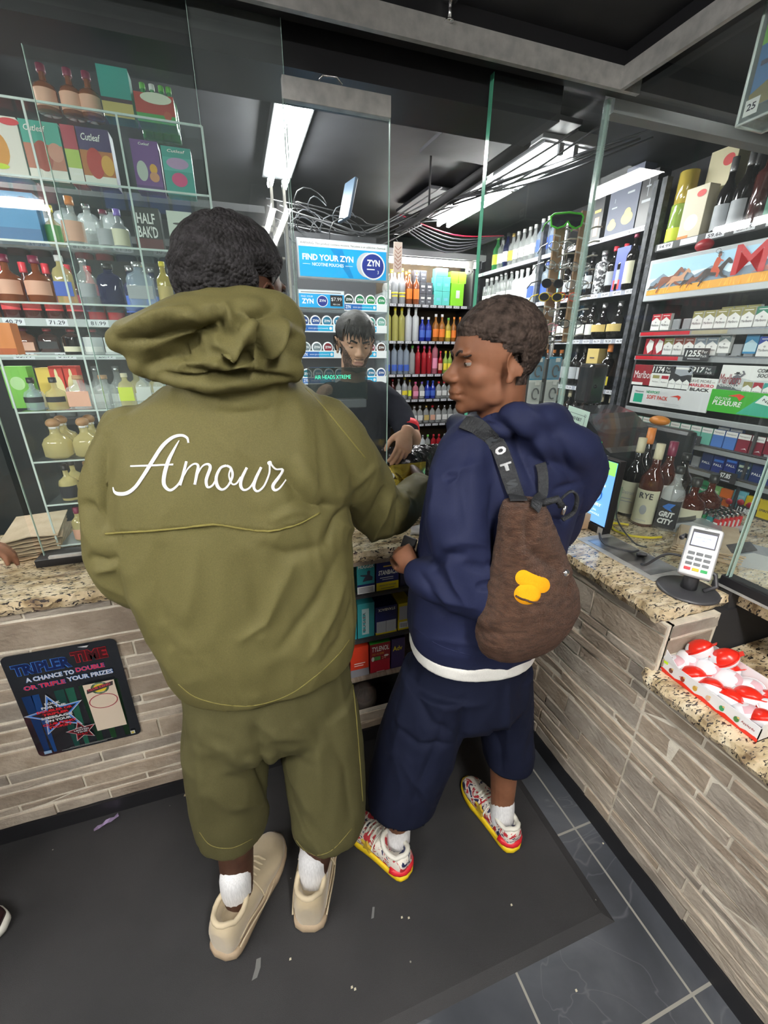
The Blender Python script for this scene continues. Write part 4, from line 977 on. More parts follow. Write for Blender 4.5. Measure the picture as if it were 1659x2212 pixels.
zc = ['24509c', '2a62b4', '2c9ac8', '2c9ac8', '30b0a0', '2f9a6c', '2fa858', 'a02038', '20242a', '1f9aa8']
for k, z in enumerate(ZR):
    ks = range(8)
    for q in ks:
        if k == 0 and q < 4: continue
        c = {0: ['2f4a3c', '2f9a6c', '2fa858', '38b070'][q - 4] if q >= 4 else 0, 1: ['24509c', '2a62b4', '2c9ac8', '2c9ac8', '2c9ac8', '30b0a0', '30b0a0', '8fd0c0'][q], 2: ['8fa0a8', '8fa0a8', 'a02038', '9aa0a8', '9aa0a8', 'a02038', 'a02038', '5a3020'][q], 3: ['24a0b8', '2c9ac8', '2c9ac8', '2c9ac8', '2c9ac8', '2c9ac8', '2c9ac8', '2a62b4'][q]}[k]
        m = M().lathe([(.028, -.004), (.030, 0), (.028, .004)], WTE, 20, axis='Y')
        o = m.build('pouch_can', loc=(.345 + .031 + q * .0635, ZB + .012, z + .052), label='round pouch can topper, %s from the left on tier %s of the pouch rack' % (ORD[q], ORD[k]), cat='pouch can', group='can toppers on the pouch rack')
        F = Face((0, -.0045, 0), XP, ZP, .0004); F.disc(0, 0, .0235, .0235, cm(c)); F.text('ZYN', 0, -.004, .012, WTE, w=.034, bold=.04, center=True); F.build('printing', o)
def zyn_small(F, w, h):
    F.rect(.004, .004, w - .008, h - .008, ZBL); F.rect(.004, h * .78, w - .008, h * .18, WTE); F.rect(w * .06, h * .84, w * .86, h * .05, LABS['grey'])
    F.text('FIND YOUR', w * .06, h * .58, h * .1, WTE, w=w * .25); F.text('ZYN', w * .07, h * .24, h * .27, WTE, w=w * .25, bold=.04); F.disc(w * .51, h * .40, w * .12, h * .32, WTE); F.disc(w * .51, h * .40, w * .105, h * .28, ZNV); F.text('ZYN', w * .44, h * .36, h * .13, WTE, w=w * .14, bold=.03)
    F.rect(w * .68, h * .14, w * .27, h * .60, SB); F.text('$7.99', w * .70, h * .40, h * .22, WTE, w=w * .23); F.text('PER CAN', w * .74, h * .2, h * .08, WTE, w=w * .15)
panel_sign('price_sign', ((643, 624), (745, 668)), ZB - .006, 'small blue sign reading ZYN $7.99 below the large blue sign', zyn_small, FRM, .008)
# chrome frame of the unit left of the rack
CH2 = mat((.35, .33, .30), .3, .7)
t = thing('display_frame', (.27, ZB - .02, 0), 'bronze framed glass cabinet left of the blue sign, behind the green jacket', 'cabinet')
for x in (.245, .305): part(M().box((x, ZB - .02, .3), (x + .014, ZB, 2.34), CH2, .002), 'post', t)
part(M().box((-.02, ZB - .02, 2.13), (.30, ZB, 2.15), CH2), 'rail', t); part(M().box((-.02, ZB + .02, 2.02), (.30, ZB + .3, 2.03), CH2), 'shelf', t)
for i in range(3): carton((.06 + i * .085, ZB + .12, 1.74 + .0), (.07, .08, .15), mat([(.14, .10, .22), (.05, .05, .07), (.25, .24, .3)][i], .5), '%s dark carton in the bronze framed cabinet' % ('left', 'middle', 'right')[i], lab=LABS['grey'], group='cartons in the cabinet')
part(M().box((-.02, ZB + .02, 1.725), (.30, ZB + .3, 1.74), CH2), 'shelf', t)
for i in range(3): carton((.04 + i * .085, ZB + .12, 2.03 + .0), (.075, .06, .10), mat((.02, .02, .022), .4), '%s black carton on the upper shelf of the bronze cabinet' % ('left', 'middle', 'right')[i], lab=LABS['gold'], group='black cartons')

# ---- shelving behind the acrylic case at the left
LB = 2.55
t = thing('white_shelving', (-.7, LB, 0), 'pale shelving with price strips behind the left acrylic case', 'shelving')
lz = [2.25] + [ony(150, v, LB).z for v in (500, 690)] + [ony(150, 762, LB).z, 1.25, .9]
PALE = mat((.42, .46, .46), .4)
part(M().box((-2.6, LB + .3, 0), (.22, LB + .32, 2.1), mat((.018, .02, .024), .7)), 'back_panel', t)
rn = random.Random(3)
for i, z in enumerate(lz):
    part(M().box((-2.6, LB, z - .03), (.22, LB + .3, z), PALE if i in (2, 3) else SHELF), 'shelf', t)
    if i in (2, 3): part(price_rail(None, (-2.2, LB - .002, z - .032), XP, 2.4, ['%d.%02d' % (rn.randint(11, 87), rn.choice([79, 99, 29])) for _ in range(14)], .034, .17, .085, PALE).m, 'price_strip', t)
G4 = 'bottles on the pale shelving'
run_shelf([(sp('can', .10, .045, 'dark', None, 'grey'), 4), (sp('flask', .12, .045, 'grey', 'black', 'grey'), 4)], (-1.2, LB + .08, lz[1]), XP, 0, 'upper row of the pale shelving', G4)
run_shelf([(None, 12), (sp('wine', .30, .042, 'tequila', 'beige', 'cream'), 2), (sp('wine', .26, .046, 'copper', 'maroon', 'peach'), 2), (sp('wine', .24, .04, 'darkred', 'red', 'red'), 4), (sp('spirit', .24, .04, 'red', 'red', 'black'), 2), (sp('spirit', .25, .045, 'navy', 'silver', 'blue'), 4), (sp('spirit', .26, .04, 'clear', 'silver', 'grey'), 3)],
          (-1.75, LB + .08, lz[2]), XP, 0, 'middle row of the pale shelving', G4)
run_shelf([(None, 14), (sp('flask', .11, .05, 'tequila', 'beige', 'cream'), 2), (sp('flask', .11, .05, 'copper', 'maroon', 'peach', lz=(.08, .42)), 2), (sp('flask', .11, .045, 'darkred', 'red', 'black'), 4), (sp('flask', .11, .045, 'blueclear', 'silver', 'blue'), 5)],
          (-1.75, LB + .08, lz[3] - .0), XP, 0, 'lower row of the pale shelving', G4)
run_shelf([(sp('spirit', .25, .042, 'clear', 'silver', 'white'), 6), (sp('square', .25, .045, 'tequila', 'cork', 'white'), 2)], (-1.1, LB + .08, lz[4]), XP, 0, 'bottom row of the pale shelving', G4)
# ================================================================= acrylic case at the left
ACR = pane_mat('acrylic_sheet', (.95, .98, .97), haze=.05, ior=1.12)
ACE = mat((.62, .72, .69), .2, coat=.6)
AZ = [2.166, 2.006, 1.86, 1.71, 1.57, 1.41, 1.256, 1.112, .966]
AX = [-.64, -.432, -.227, -.018]; AY, AD = 1.552, .24
t = thing('acrylic_case', (-.33, AY, GZ), 'tall clear acrylic display case with many compartments on the black track', 'display case')
for z in AZ:
    part(M().raw([(AX[0], AY, z), (AX[-1], AY, z), (AX[-1], AY + AD, z), (AX[0], AY + AD, z)], [(0, 1, 2, 3)], ACR).box((AX[0], AY - .002, z - .0025), (AX[-1], AY + .001, z + .0025), ACE), 'shelf', t)
for x in AX:
    part(M().raw([(x, AY, AZ[-1]), (x, AY + AD, AZ[-1]), (x, AY + AD, AZ[0]), (x, AY, AZ[0])], [(0, 1, 2, 3)], ACR).box((x - .0025, AY - .003, AZ[-1]), (x + .0025, AY + .0, AZ[0]), ACE), 'divider', t)
part(M().raw([(AX[0], AY + AD, AZ[-1]), (AX[-1], AY + AD, AZ[-1]), (AX[-1], AY + AD, AZ[0]), (AX[0], AY + AD, AZ[0])], [(0, 1, 2, 3)], ACR), 'back_panel', t)
part(M().box((AX[0], AY, GZ + .0265), (AX[-1], AY + AD, AZ[-1] - .003), mat((.3, .32, .33), .3)), 'base', t)
BZ = 'in the acrylic case'
def cbox(u0, u1, zi, h, m, label, em=None, d=.05, dy=.03, group=None):
    z = AZ[zi] + .003; v = 300
    xa = ony(u0, prj_v(u0, z), AY + dy).x; xb = ony(u1, prj_v(u1, z), AY + dy).x
    return carton(((xa + xb) / 2, AY + dy + d / 2, z), (xb - xa, d, h), m, label, emblem=em, group=group)
def prj_v(u, z):
    """picture row where the height z is met on the case front under column u"""
    lo, hi = 0.0, 1300.0
    for _ in range(30):
        md = (lo + hi) / 2
        if ony(u, md, AY + .03).z > z: lo = md
        else: hi = md
    return md
def pict(bg, stripes, blob=None, word=None, wc=None):
    def f(F, w, h):
        F.rect(0, 0, w, h, cm(bg))
        for y0, y1, c in stripes: F.rect(0, h * y0, w, h * (y1 - y0), cm(c))
        if blob:
            for bx_, by_, rx_, ry_, c in blob: F.disc(w * bx_, h * by_, w * rx_, h * ry_, cm(c), 18)
        if word: F.text(word[0], w * word[1], h * word[2], h * word[3], wc or WHITE, w=w * word[4], bold=.01, italic=word[5] if len(word) > 5 else 0)
    return f
B5 = 'boxes in the acrylic case'
cbox(-45, 66, 1, .128, WHITE, 'white box with an amber bottle picture and lime sticker, upper left compartment', pict('d8d6cc', [], [(.5, .45, .22, .3, 'c98a2a'), (.85, .92, .2, .06, 'c8303a'), (.45, .17, .2, .05, 'b8d020')]))
cbox(70, 152, 1, .128, cm('3aa08c'), 'teal and peach box with curly white lettering, second compartment of top row', pict('3fa08e', [(0, .2, 'dfe0d6'), (.2, .62, 'b8745c')], [(.45, .42, .24, .26, 'a04a3c'), (.8, .5, .2, .16, 'c88a74')], ('Cutleaf', .1, .82, .1, .55, .2)), group=B5)
cbox(156, 186, 1, .128, cm('a03040'), 'narrow red to lime box between the teal and purple boxes', pict('a8c050', [(0, .28, 'dfe0d6'), (.6, 1, 'a83444')], None, ('Cutleaf', .15, .16, .05, .7, .2)), group=B5)
cbox(188, 256, 1, .128, cm('4a3070'), 'purple and orange box with curly white lettering beside the narrow box', pict('b0682c', [(0, .18, 'dfe0d6'), (.62, 1, '3d2a5c')], [(.42, .4, .26, .27, 'b02a20'), (.8, .38, .2, .18, 'd09a3a')], ('Cutleaf', .12, .78, .12, .6, .2)), group=B5)
cbox(298, 356, 1, .118, cm('6a3f8a'), 'purple carton with a pale nutrition panel, right compartment of top row', pict('6b3f86', [(0, .12, '54306f')], [(.72, .46, .14, .1, 'd8a030'), (.3, .4, .2, .2, 'b8c0b8'), (.72, .3, .18, .1, 'c88a60')], ('Cutleaf', .3, .9, .05, .4, .2)), group=B5)
cbox(362, 424, 1, .112, cm('2f958c'), 'teal carton with a pink gummy picture, right end of top row', pict('2f958c', [(.5, .78, '4aa8a0')], [(.5, .66, .38, .12, 'b090b8'), (.5, .32, .27, .15, 'd0407a')], ('Cutleaf', .2, .88, .06, .6, .2)), group=B5)
cbox(-40, 96, 2, .115, cm('3080b8'), 'blue bag shaped box with a round number badge, second row at left', pict('3a8cc0', [(.0, .28, '2a6ca0')], [(.82, .82, .11, .1, '1a3a66')], ('20', .74, .76, .1, .14)), group=B5)
G6 = 'jars in the acrylic case'
for u, h, r, b, c, l in ((132, .10, .021, 'tequila', 'yellow', 'green'), (178, .125, .030, 'peach_', 'orange', None), (212, .11, .024, 'clear', 'silver', None), (246, .10, .026, 'clear', 'maroon', 'grey'), (282, .105, .026, 'grey', 'purple', 'cream')):
    if u == 282: u = 276
    x = ony(u - 12, prj_v(u - 12, AZ[2]), AY + .05).x
    put_bottle(sp('jug' if b != 'clear' else 'spirit', h, r, 'clear' if b == 'peach_' else b, c, 'peach' if b == 'peach_' else l, lz=(.1, .5)), (x, AY + .07, AZ[2] + .003), 0, 'second row of the acrylic case', G6, True)
cbox(298, 356, 2, .108, cm('1c2220'), "black pouch reading HALF BAK'D in the right compartment", lambda F, w, h: (F.rect(0, 0, w, h * .28, cm('5a2024')), F.text('HALF', w * .16, h * .62, h * .24, WHITE, w=w * .66, bold=.02), F.text("BAK'D", w * .14, h * .30, h * .27, WHITE, w=w * .72, bold=.02)))
cbox(372, 425, 2, .105, PAPER, 'white pouch half hidden by the head of the person in the green jacket', pict('cfd6cc', [], [(.5, .7, .3, .03, '404040')]))
# on top of the case
for i, u in enumerate((104, 160, 200)):
    x = ony(u, prj_v(u, AZ[0]), AY + .06).x
    put_bottle(sp('jug', .10, .028, 'copper', 'maroon', 'peach', lz=(.08, .45)), (x, AY + .07, AZ[0] + .003), 0, '%s of three on top of the acrylic case' % ORD[i], 'honey coloured bottles on top of the case', True)
cbox(226, 292, 0, .105, cm('1f8f86'), 'teal box with a yellow lower band on top of the acrylic case', pict('1f8f86', [(0, .3, 'b8a860'), (.3, .38, '38202c')]))
cbox(298, 382, 0, .062, cm('3f9a48'), 'green and red box on top of the acrylic case at the right', pict('3f9a48', [(.3, 1, 'a83024')], [(.8, .3, .1, .16, 'b04a30'), (.55, .85, .4, .2, 'd8dcc8')]), d=.06)
for i, u in enumerate((318, 338, 358, 374)):
    x = ony(u, prj_v(u, AZ[0]), AY + .13).x
    put_bottle(sp('tall', .13, .018, 'green', 'white' if i == 1 else 'green', None), (x, AY + .15, AZ[0] + .003), 0, '%s of four green ones behind the green and red box' % ORD[i], 'green bottles on top of the case', True)
# lower rows: bottles and boxes
rn = random.Random(12)
def crow(specs, xi0, zi, dy, who, group, gap=.004, n2=1):
    run_shelf([(q, c) for q, c in specs], (xi0, AY + dy, AZ[zi] + .003), XP, 0, who, group, gap=gap, parts=True, jitter=.002, depth_n=n2, depth_step=.065, Nb=YP)
crow([(sp('jug', .12, .034, 'copper', 'maroon', 'peach'), 2), (sp('flask', .125, .026, 'tequila', 'white', 'blue'), 1), (sp('spirit', .12, .025, 'clear', 'silver', 'grey'), 1), (sp('flask', .11, .036, 'navy', 'black', None), 1), (sp('flask', .12, .04, 'blueclear', 'silver', 'grey'), 1), (sp('spirit', .125, .022, 'gold', 'yellow', 'gold'), 1), (sp('flask', .12, .036, 'blueclear', 'white', 'blue'), 1), (sp('spirit', .11, .024, 'clear', 'silver', 'white'), 2), (sp('jug', .12, .026, 'blueclear', 'white', 'grey'), 1)], -.62, 3, .05, 'third row of the acrylic case', 'bottles in the third row of the case')
cbox(-30, 40, 4, .085, cm('d88040'), 'orange box at the left of the fourth case row', pict('e08a4a', [(.0, .2, 'c06030')]))
crow([(sp('can', .05, .026, 'dark', None, 'cream'), 1), (sp('can', .05, .026, 'frost', None, 'white'), 3), (sp('flask', .08, .026, 'blueclear', 'silver', 'blue'), 4)], -.50, 4, .08, 'fourth row of the acrylic case', 'small things in the fourth row of the case')
cbox(30, 82, 5, .125, cm('6ab040'), 'lime green box in the fifth row of the acrylic case', pict('7ac04a', [], [(.5, .6, .3, .16, 'b8dca0')]), dy=.09, group=B5)
cbox(100, 128, 5, .12, cm('d8b848'), 'yellow box in the fifth row of the acrylic case', pict('e0c458', []), dy=.09, group=B5)
for i, u in enumerate((128, 158)):
    cbox(u, u + 27, 5, .125, cm('cc3a2a'), '%s red box with a cream bottle picture, fifth case row' % ('left', 'right')[i], pict('cc3a2a', [], [(.5, .42, .42, .36, 'e6dca8'), (.5, .8, .12, .14, 'e6dca8')]), dy=.09, group=B5)
crow([(sp('jug', .095, .027, 'blueclear', 'black', 'black', lz=(.25, .42)), 1), (sp('jug', .095, .028, 'tequila', 'black', 'black', lz=(.25, .42)), 1), (sp('square', .10, .034, 'clear', 'cork', 'peach', lz=(.1, .55)), 1), (sp('square', .10, .03, 'clear', 'cork', None), 1), (sp('flask', .105, .024, 'tequila', 'beige', 'lime', lz=(.2, .6)), 1), (sp('flask', .105, .024, 'clear', 'silver', 'white', lz=(.2, .6)), 2), (sp('spirit', .12, .026, 'clear', 'silver', None), 4)], -.625, 5, .035, 'fifth row of the acrylic case', 'bottles in the fifth row of the case')
crow([(sp('bulb', .125, .040, 'tequila', 'cork', None), 1), (sp('bulb', .125, .038, 'tequila', 'cork', None), 1), (sp('bulb', .125, .040, 'clear', 'cork', None), 2), (sp('bulb', .125, .040, 'gold', 'cork', None), 2)], -.615, 6, .045, 'sixth row of the acrylic case', 'ball corked bottles in the case', n2=2)
crow([(sp('jug', .12, .028, 'tequila', 'black', 'black', lz=(.08, .42)), 1), (sp('jug', .125, .036, 'tequila', 'cork', 'cream', lz=(.1, .44)), 1), (sp('jug', .12, .030, 'clear', 'black', 'cream', lz=(.1, .42)), 3)], -.605, 7, .045, 'seventh row of the acrylic case', 'bottles in the seventh row of the case', n2=2)
crow([(sp('wine', .115, .024, 'tequila', 'maroon', 'peach', lz=(.04, .36)), 6)], -.60, 8, .04, 'bottom row of the acrylic case', 'bottles in the bottom row of the case', n2=2, gap=.006)

# ================================================================= paper bags left of the case, dark cabinet behind
KRAFT = noisy('kraft_paper', (.44, .32, .20), (.56, .43, .29), 14, .8, .25, 90); KRAFT2 = noisy('pale_kraft', (.52, .40, .27), (.62, .50, .36), 14, .8, .2, 90)
for i in range(7):
    rn2 = random.Random(i)
    c = onz(90 + rn2.uniform(-2, 2), 1172, GZ)
    m = M(); zz = GZ + .001 + i * .011; w, d = .155, .27
    nx, ny = 6, 4; vs = []; fs = []
    for a in range(nx + 1):
        for b_ in range(ny + 1):
            xx = -w / 2 + w * a / nx; yy = -d / 2 + d * b_ / ny
            hh = .005 * math.sin(a * 1.7 + i) * (1 - b_ / ny) + (.018 * math.exp(-((xx - .0) / .03) ** 2) * (1 - b_ / ny) if i == 6 else 0)
            vs.append((xx, yy, .004 + abs(hh)))
    for a in range(nx):
        for b_ in range(ny):
            k = a * (ny + 1) + b_; fs.append((k, k + ny + 1, k + ny + 2, k + 1))
    o_ = len(vs)
    vs += [(v[0], v[1], v[2] + .0035) for v in vs]; fs2 = [tuple(q + o_ for q in f) for f in fs]
    ring = [a * (ny + 1) for a in range(nx + 1)] + [nx * (ny + 1) + b_ for b_ in range(1, ny + 1)] + [a * (ny + 1) + ny for a in range(nx - 1, -1, -1)] + [b_ for b_ in range(ny - 1, 0, -1)]
    sd = [(ring[q], ring[(q + 1) % len(ring)], ring[(q + 1) % len(ring)] + o_, ring[q] + o_) for q in range(len(ring))]
    m.raw(vs, [f[::-1] for f in fs] + fs2 + sd, KRAFT2 if i == 6 else KRAFT)
    m.build('paper_bag', loc=(-.735 + rn2.uniform(-.006, .006), 1.66 + rn2.uniform(-.01, .01), zz), rz=.22 + rn2.uniform(-.05, .05), group='flat bags left of the case',
            label='flat brown paper bag, %s in the stack left of the acrylic case' % ['lowest', 'second from the bottom', 'third from the bottom', 'fourth from the bottom', 'third from the top', 'second from the top', 'topmost'][i], cat='paper bag')
M().box((-2.4, 1.90, 0), (-.70, 1.95, 1.52), mat((.012, .016, .018), .25), .01).build('dark_screen', label='large dark glossy panel standing behind the paper bags at the far left', cat='panel')
# ================================================================= things on the side counter, in front of the glass
DKG = mat((.05, .05, .055), .35); SILV = mat((.62, .63, .65), .28, .35)
t = thing('card_reader', (1.195, .722, GZ), 'white and silver card reader with keypad tilted on a round black stand', 'card reader')
M().lathe([(.080, 0), (.080, .004), (.074, .009), (.03, .011)], DKG, 40).build('stand_base', t)
M().tube([(0, 0, .006), (-.002, -.002, .05), (.012, .010, .11)], [.021, .019, .015], DKG, 14).build('stand_pole', t)
M().tube([(.02, -.03, .012), (.045, -.045, .03), (.05, -.03, .06), (.03, -.0, .075)], .006, DKG, 8).build('stand_bracket', t)
Nn = Vector((-.70, -.42, .58)).normalized(); Vv = (ZP - Nn * ZP.dot(Nn)).normalized(); Uu = Vv.cross(Nn)
ang = -.02; Vr = (Vv * math.cos(ang) + Uu * math.sin(ang)).normalized(); Ur = Vr.cross(Nn)
cc = Vector((.012, .004, .118))          # back centre of the device
w_, h_, d_ = .080, .150, .022
O_ = cc - Ur * w_ / 2 - Vr * h_ / 2
dev = M().frame(O_, Ur, Vr, Nn, w_, h_, d_, SILV, .008).build('terminal_body', t)
M().frame(O_ + Ur * .002 + Vr * .002 + Nn * .012, Ur, Vr, Nn, w_ - .004, h_ - .004, .013, mat((.80, .81, .83), .3), .006).build('front_shell', dev)
SCRN = mat(hx('aab4dc'), .3, emit=.9)
F = Face(O_ + Nn * .0252, Ur, Vr, .0004)
F.rect(.010, .086, .060, .052, DKG); F.rect(.013, .090, .054, .038, SCRN); F.text('INSERT OR SWIPE', .020, .112, .004, INK, w=.036); F.text('CARD', .034, .104, .004, INK, w=.012); F.text('xPi', .034, .1415, .0035, INK, w=.008)
F.build('screen', dev)
KEY = mat((.16, .17, .18), .45)
for r_ in range(4):
    for c_ in range(3):
        km = KEY if r_ < 3 else [cm('d8303c'), cm('e8c81e'), cm('1fae5a')][c_]
        k = M().frame(O_ + Ur * (.0125 + c_ * .0195) + Vr * (.062 - r_ * .0155) + Nn * .0245, Ur, Vr, Nn, .0155, .0085, .003, km, .0012)
        k.build('key', dev)
M().tube([cc + Ur * .04 + Vr * .02, cc + Ur * -.048 + Vr * .045, cc - Ur * .052 + Vr * .03 + Nn * .02], .007, DKG, 8).build('side_clamp', t)
M().tube(cubic([cc - Nn * .01 - Vr * .02, (-.02, .07, .09), (-.03, .12, .03), (-.012, .15, .012)]), .004, DKG, 8).build('cable', t)

t = thing('counter_screen', (1.262, 1.11, GZ), 'lottery advertising screen in a black frame standing on the side counter', 'monitor')
M().box((-.010, 0, 0), (.034, .105, .030), BLACK, .002).box((-.012, -.002, .0), (-.0095, .02, .029), STEEL).build('foot', t)
M().box((-.006, -.012, .028), (.024, .345, .292), BLACK, .003).build('frame', t)
F = Face((-.0065, .338, .036), YN, ZP); SW, SH = .342, .248
SBL = mat(hx('3f9bdc'), .3, emit=.55); SBL2 = mat(hx('6fa8e6'), .3, emit=.55); SGN = mat(hx('8fcf6a'), .3, emit=.55); SDK = mat(hx('12406a'), .3, emit=.1); SWT = mat((.9, .95, 1), .3, emit=.6); SYL = mat(hx('d8cc38'), .3, emit=.5); SMB = mat(hx('2468b8'), .3, emit=.4)
F.rect(0, 0, SW, SH, SBL); F.rect(SW * .58, 0, SW * .42, SH * .82, SBL2); F.rect(SW * .2, SH * .66, SW * .38, SH * .14, SMB); F.rect(SW * .2, 0, SW * .38, SH * .13, SMB)
for k in range(6): F.l = 5; F.rect(SW * (.22 + .06 * k), SH * .66, SW * .03, SH * (.03 + .02 * (k % 3)), SBL2)
F.rect(0, SH * .80, SW, SH * .20, SGN); F.text('ESTIMATED JACKPOT', SW * .42, SH * .935, SH * .035, SDK, w=SW * .4); F.text('$1,300,000', SW * .30, SH * .855, SH * .065, SDK, w=SW * .62, bold=.02); F.text('NEXT DRAW WED. MAY 20', SW * .44, SH * .815, SH * .025, SDK, w=SW * .4)
F.text('MICHIGAN', SW * .67, SH * .60, SH * .04, SWT, w=SW * .24, bold=.02); F.disc(SW * .79, SH * .46, SW * .105, SH * .12, SMB); F.disc(SW * .79, SH * .455, SW * .088, SH * .105, SBL2)
for dx_, dy_, r_ in ((0, .02, .05), (-.03, 0, .035), (.03, 0, .035), (-.015, .045, .03), (.02, .045, .03)): F.l = 12; F.disc(SW * (.79 + dx_), SH * (.47 + dy_), SW * r_, SH * r_ * 1.1, SYL, 14)
F.rect(SW * .783, SH * .38, SW * .014, SH * .07, SDK); F.disc(SW * .79, SH * .375, SW * .05, SH * .014, SDK); F.text('LOTTERY', SW * .68, SH * .285, SH * .045, SWT, w=SW * .23, bold=.02)
F.text('FOR FUN.', SW * .68, SH * .20, SH * .03, SWT, w=SW * .18); F.text('FOR SCHOOLS.', SW * .66, SH * .14, SH * .03, SWT, w=SW * .26); F.text('T', SW * .52, SH * .55, SH * .05, SDK); F.text('0', SW * .52, SH * .42, SH * .09, SDK); F.text('Y', SW * .52, SH * .22, SH * .08, SYL)
F.build('screen_picture', t)
M().tube(cubic([(1.285, 1.16, GZ + .004), (1.26, 1.13, GZ + .006), (1.20, 1.04, GZ + .0045), (1.235, .965, GZ + .006), (1.245, .94, GZ + .02)]), .0035, DKG, 8).tube(cubic([(1.235, .93, GZ + .008), (1.222, .92, GZ + .02), (1.235, .905, GZ + .022), (1.248, .92, GZ + .01), (1.235, .93, GZ + .008)]), .006, DKG, 8).build('black_cable', label='black cable with a plug lying across the metal tray', cat='cable')
METAL = noisy('worn_steel', (.20, .20, .21), (.62, .62, .64), 6, .28, .2, 12, (1, 3, 1), metal=.85)
t = M().box((1.142, .79, GZ), (1.29, 1.115, GZ + .0025), STEEL, .001).box((1.165, .82, GZ + .0026), (1.285, 1.085, GZ + .0034), METAL, .0)
t.build('cash_tray', label='worn steel pass-through tray set on the granite below the side glass', cat='tray')
CARD = noisy('cardboard', (.42, .27, .15), (.52, .35, .20), 8, .8, .1, 50)
t = M().box((0, 0, .001), (.075, .05, .062), CARD, .001).raw([(0, 0, .062), (.03, 0, .068), (.03, .05, .068), (0, .05, .062)], [(0, 1, 2, 3)], CARD).build('cardboard_box', loc=(1.185, 1.185, GZ), rz=-.1, label='small open cardboard box on the granite beside the lottery screen', cat='box')

# ---- candy tray on the low shelf
Kx0, Kx1, Ky0, Ky1, KZ = 1.062, 1.205, .395, .660, .741
t = thing('candy_tray', (Kx0, Ky1, KZ), 'white and red display tray full of candy eggs on the low granite shelf', 'display tray')
CW = mat((.84, .84, .86), .35)
TRI = mat((.85, .87, .9), .12, alpha=.35, coat=.6); KR = mat(hx('e02a1a'), .3, coat=.3)
W2, D2 = Kx1 - Kx0, Ky1 - Ky0
M().box((0, -D2, 0), (W2, 0, .004), CW).box((0, -D2, 0), (.002, 0, .042), CW).box((W2 - .002, -D2, 0), (W2, 0, .075), CW).box((0, -.002, 0), (W2, 0, .075), CW).box((0, -D2, 0), (W2, -D2 + .002, .055), CW).prism([(0, .042), (.06, .042), (0, .085)], (0, 0, 0), YN, ZP, .002, CW).build('tray_box', t)
F = Face((-.0003, 0, 0), YN, ZP, .0003)
wv = [(0, 0)] + [(D2, 0)] + [(D2 * (1 - k / 14), .010 + .004 * math.sin(k * 2.1)) for k in range(15)]
F.poly(wv, KR); rn = random.Random(5)
for k, c in enumerate(('7a4a3a', '8a3a2a', 'c8a040', 'd8b8a0', '3a9a60', '4a7a40')):
    x = D2 * (.16 + .13 * k); F.l = 3; F.disc(x, .021, .006, .008, cm(c), 10); F.l = 4; F.disc(x + .003, .028, .003, .003, cm('e0c080'), 8)
F.l = 3; F.rect(.012, .030, .018, .008, cm('c8f020')); F.text('Kinder', .008, .056, .008, INK, w=.03, bold=.02); F.text('JOY', .012, .046, .009, cm('d89a1a'), w=.02, bold=.04); F.rect(D2 * .84, .012, D2 * .13, .024, CW); F.text('Applaydu', D2 * .85, .022, .008, cm('8a1a2a'), w=D2 * .11, bold=.02)
F.build('printed_side', t)
M().box((.004, -D2 + .003, .004), (W2 - .004, -.003, .018), TRI).build('clear_insert', t)
EGW = mat((.86, .87, .90), .22, coat=.4)
def egg(loc, rot, kind, label):
    """half red, half white surprise egg in its blister with a flat rim"""
    R_ = Matrix.Rotation(rot[2], 3, 'Z') @ Matrix.Rotation(rot[0], 3, 'X') @ Matrix.Rotation(rot[1], 3, 'Y')
    o = thing('candy_egg', loc, label, 'candy egg', 'candy eggs in the display tray')
    a = [(0.0005, -.0215)] + [(.0225 * math.sin(math.pi / 2 * k / 6), -.0215 * math.cos(math.pi / 2 * k / 6)) for k in range(1, 7)]
    lo = M().lathe([(r, z) for r, z in a], KR, 20, sy=1.28); hi = M().lathe([(r, -z) for r, z in a[::-1]], EGW, 20, sy=1.28)
    for m_ in (lo, hi): m_.v = [tuple(R_ @ Vector(v)) for v in m_.v]
    rim = M().lathe([(.0236, -.001), (.0240, 0), (.0236, .001)], KR if kind else EGW, 22, sy=1.27)
    rim.box((-.006, .028, -.001), (.006, .038, .001), KR, .0004)
    rim.v = [tuple(R_ @ Vector(v)) for v in rim.v]
    for m_ in (lo, hi, rim): m_.v = [tuple(Vector(v) * 1.22) for v in m_.v]
    lo.build('lower_shell', o); hi.build('upper_shell', o); rim.build('rim', o)
    F = M(); n = 10; vs = []; fs = []
    for i in range(n + 1):
        for j in range(4):
            th = -1.0 + 2.0 * i / n; ph = .45 + .22 * j
            vs.append(R_ @ Vector((.0229 * math.sin(ph) * math.sin(th) * 1.0, .0229 * 1.28 * math.sin(ph) * -math.cos(th), (.0219 * math.cos(ph)) if kind == 0 else -.0219 * math.cos(ph))))
    for i in range(n):
        for j in range(3): fs.append((4 * i + j, 4 * i + j + 1, 4 * (i + 1) + j + 1, 4 * (i + 1) + j))
    F.raw([v * 1.222 for v in vs], fs, cm('d8b0b8') if kind == 0 else EGW, True); F.build('paper_sticker', o)
    return o
rn = random.Random(21)
eggs = [(.028, -.028, .024), (.030, -.078, .026), (.058, -.045, .040), (.036, -.125, .024), (.070, -.090, .044), (.098, -.055, .050), (.088, -.012 - .02, .026), (.045, -.165, .026), (.085, -.130, .042), (.115, -.105, .040),
        (.034, -.212, .024), (.075, -.185, .040), (.112, -.165, .036), (.040, -.242, .034), (.085, -.235, .036), (.118, -.215, .040), (.075, -.05, .082), (.100, -.10, .084)]
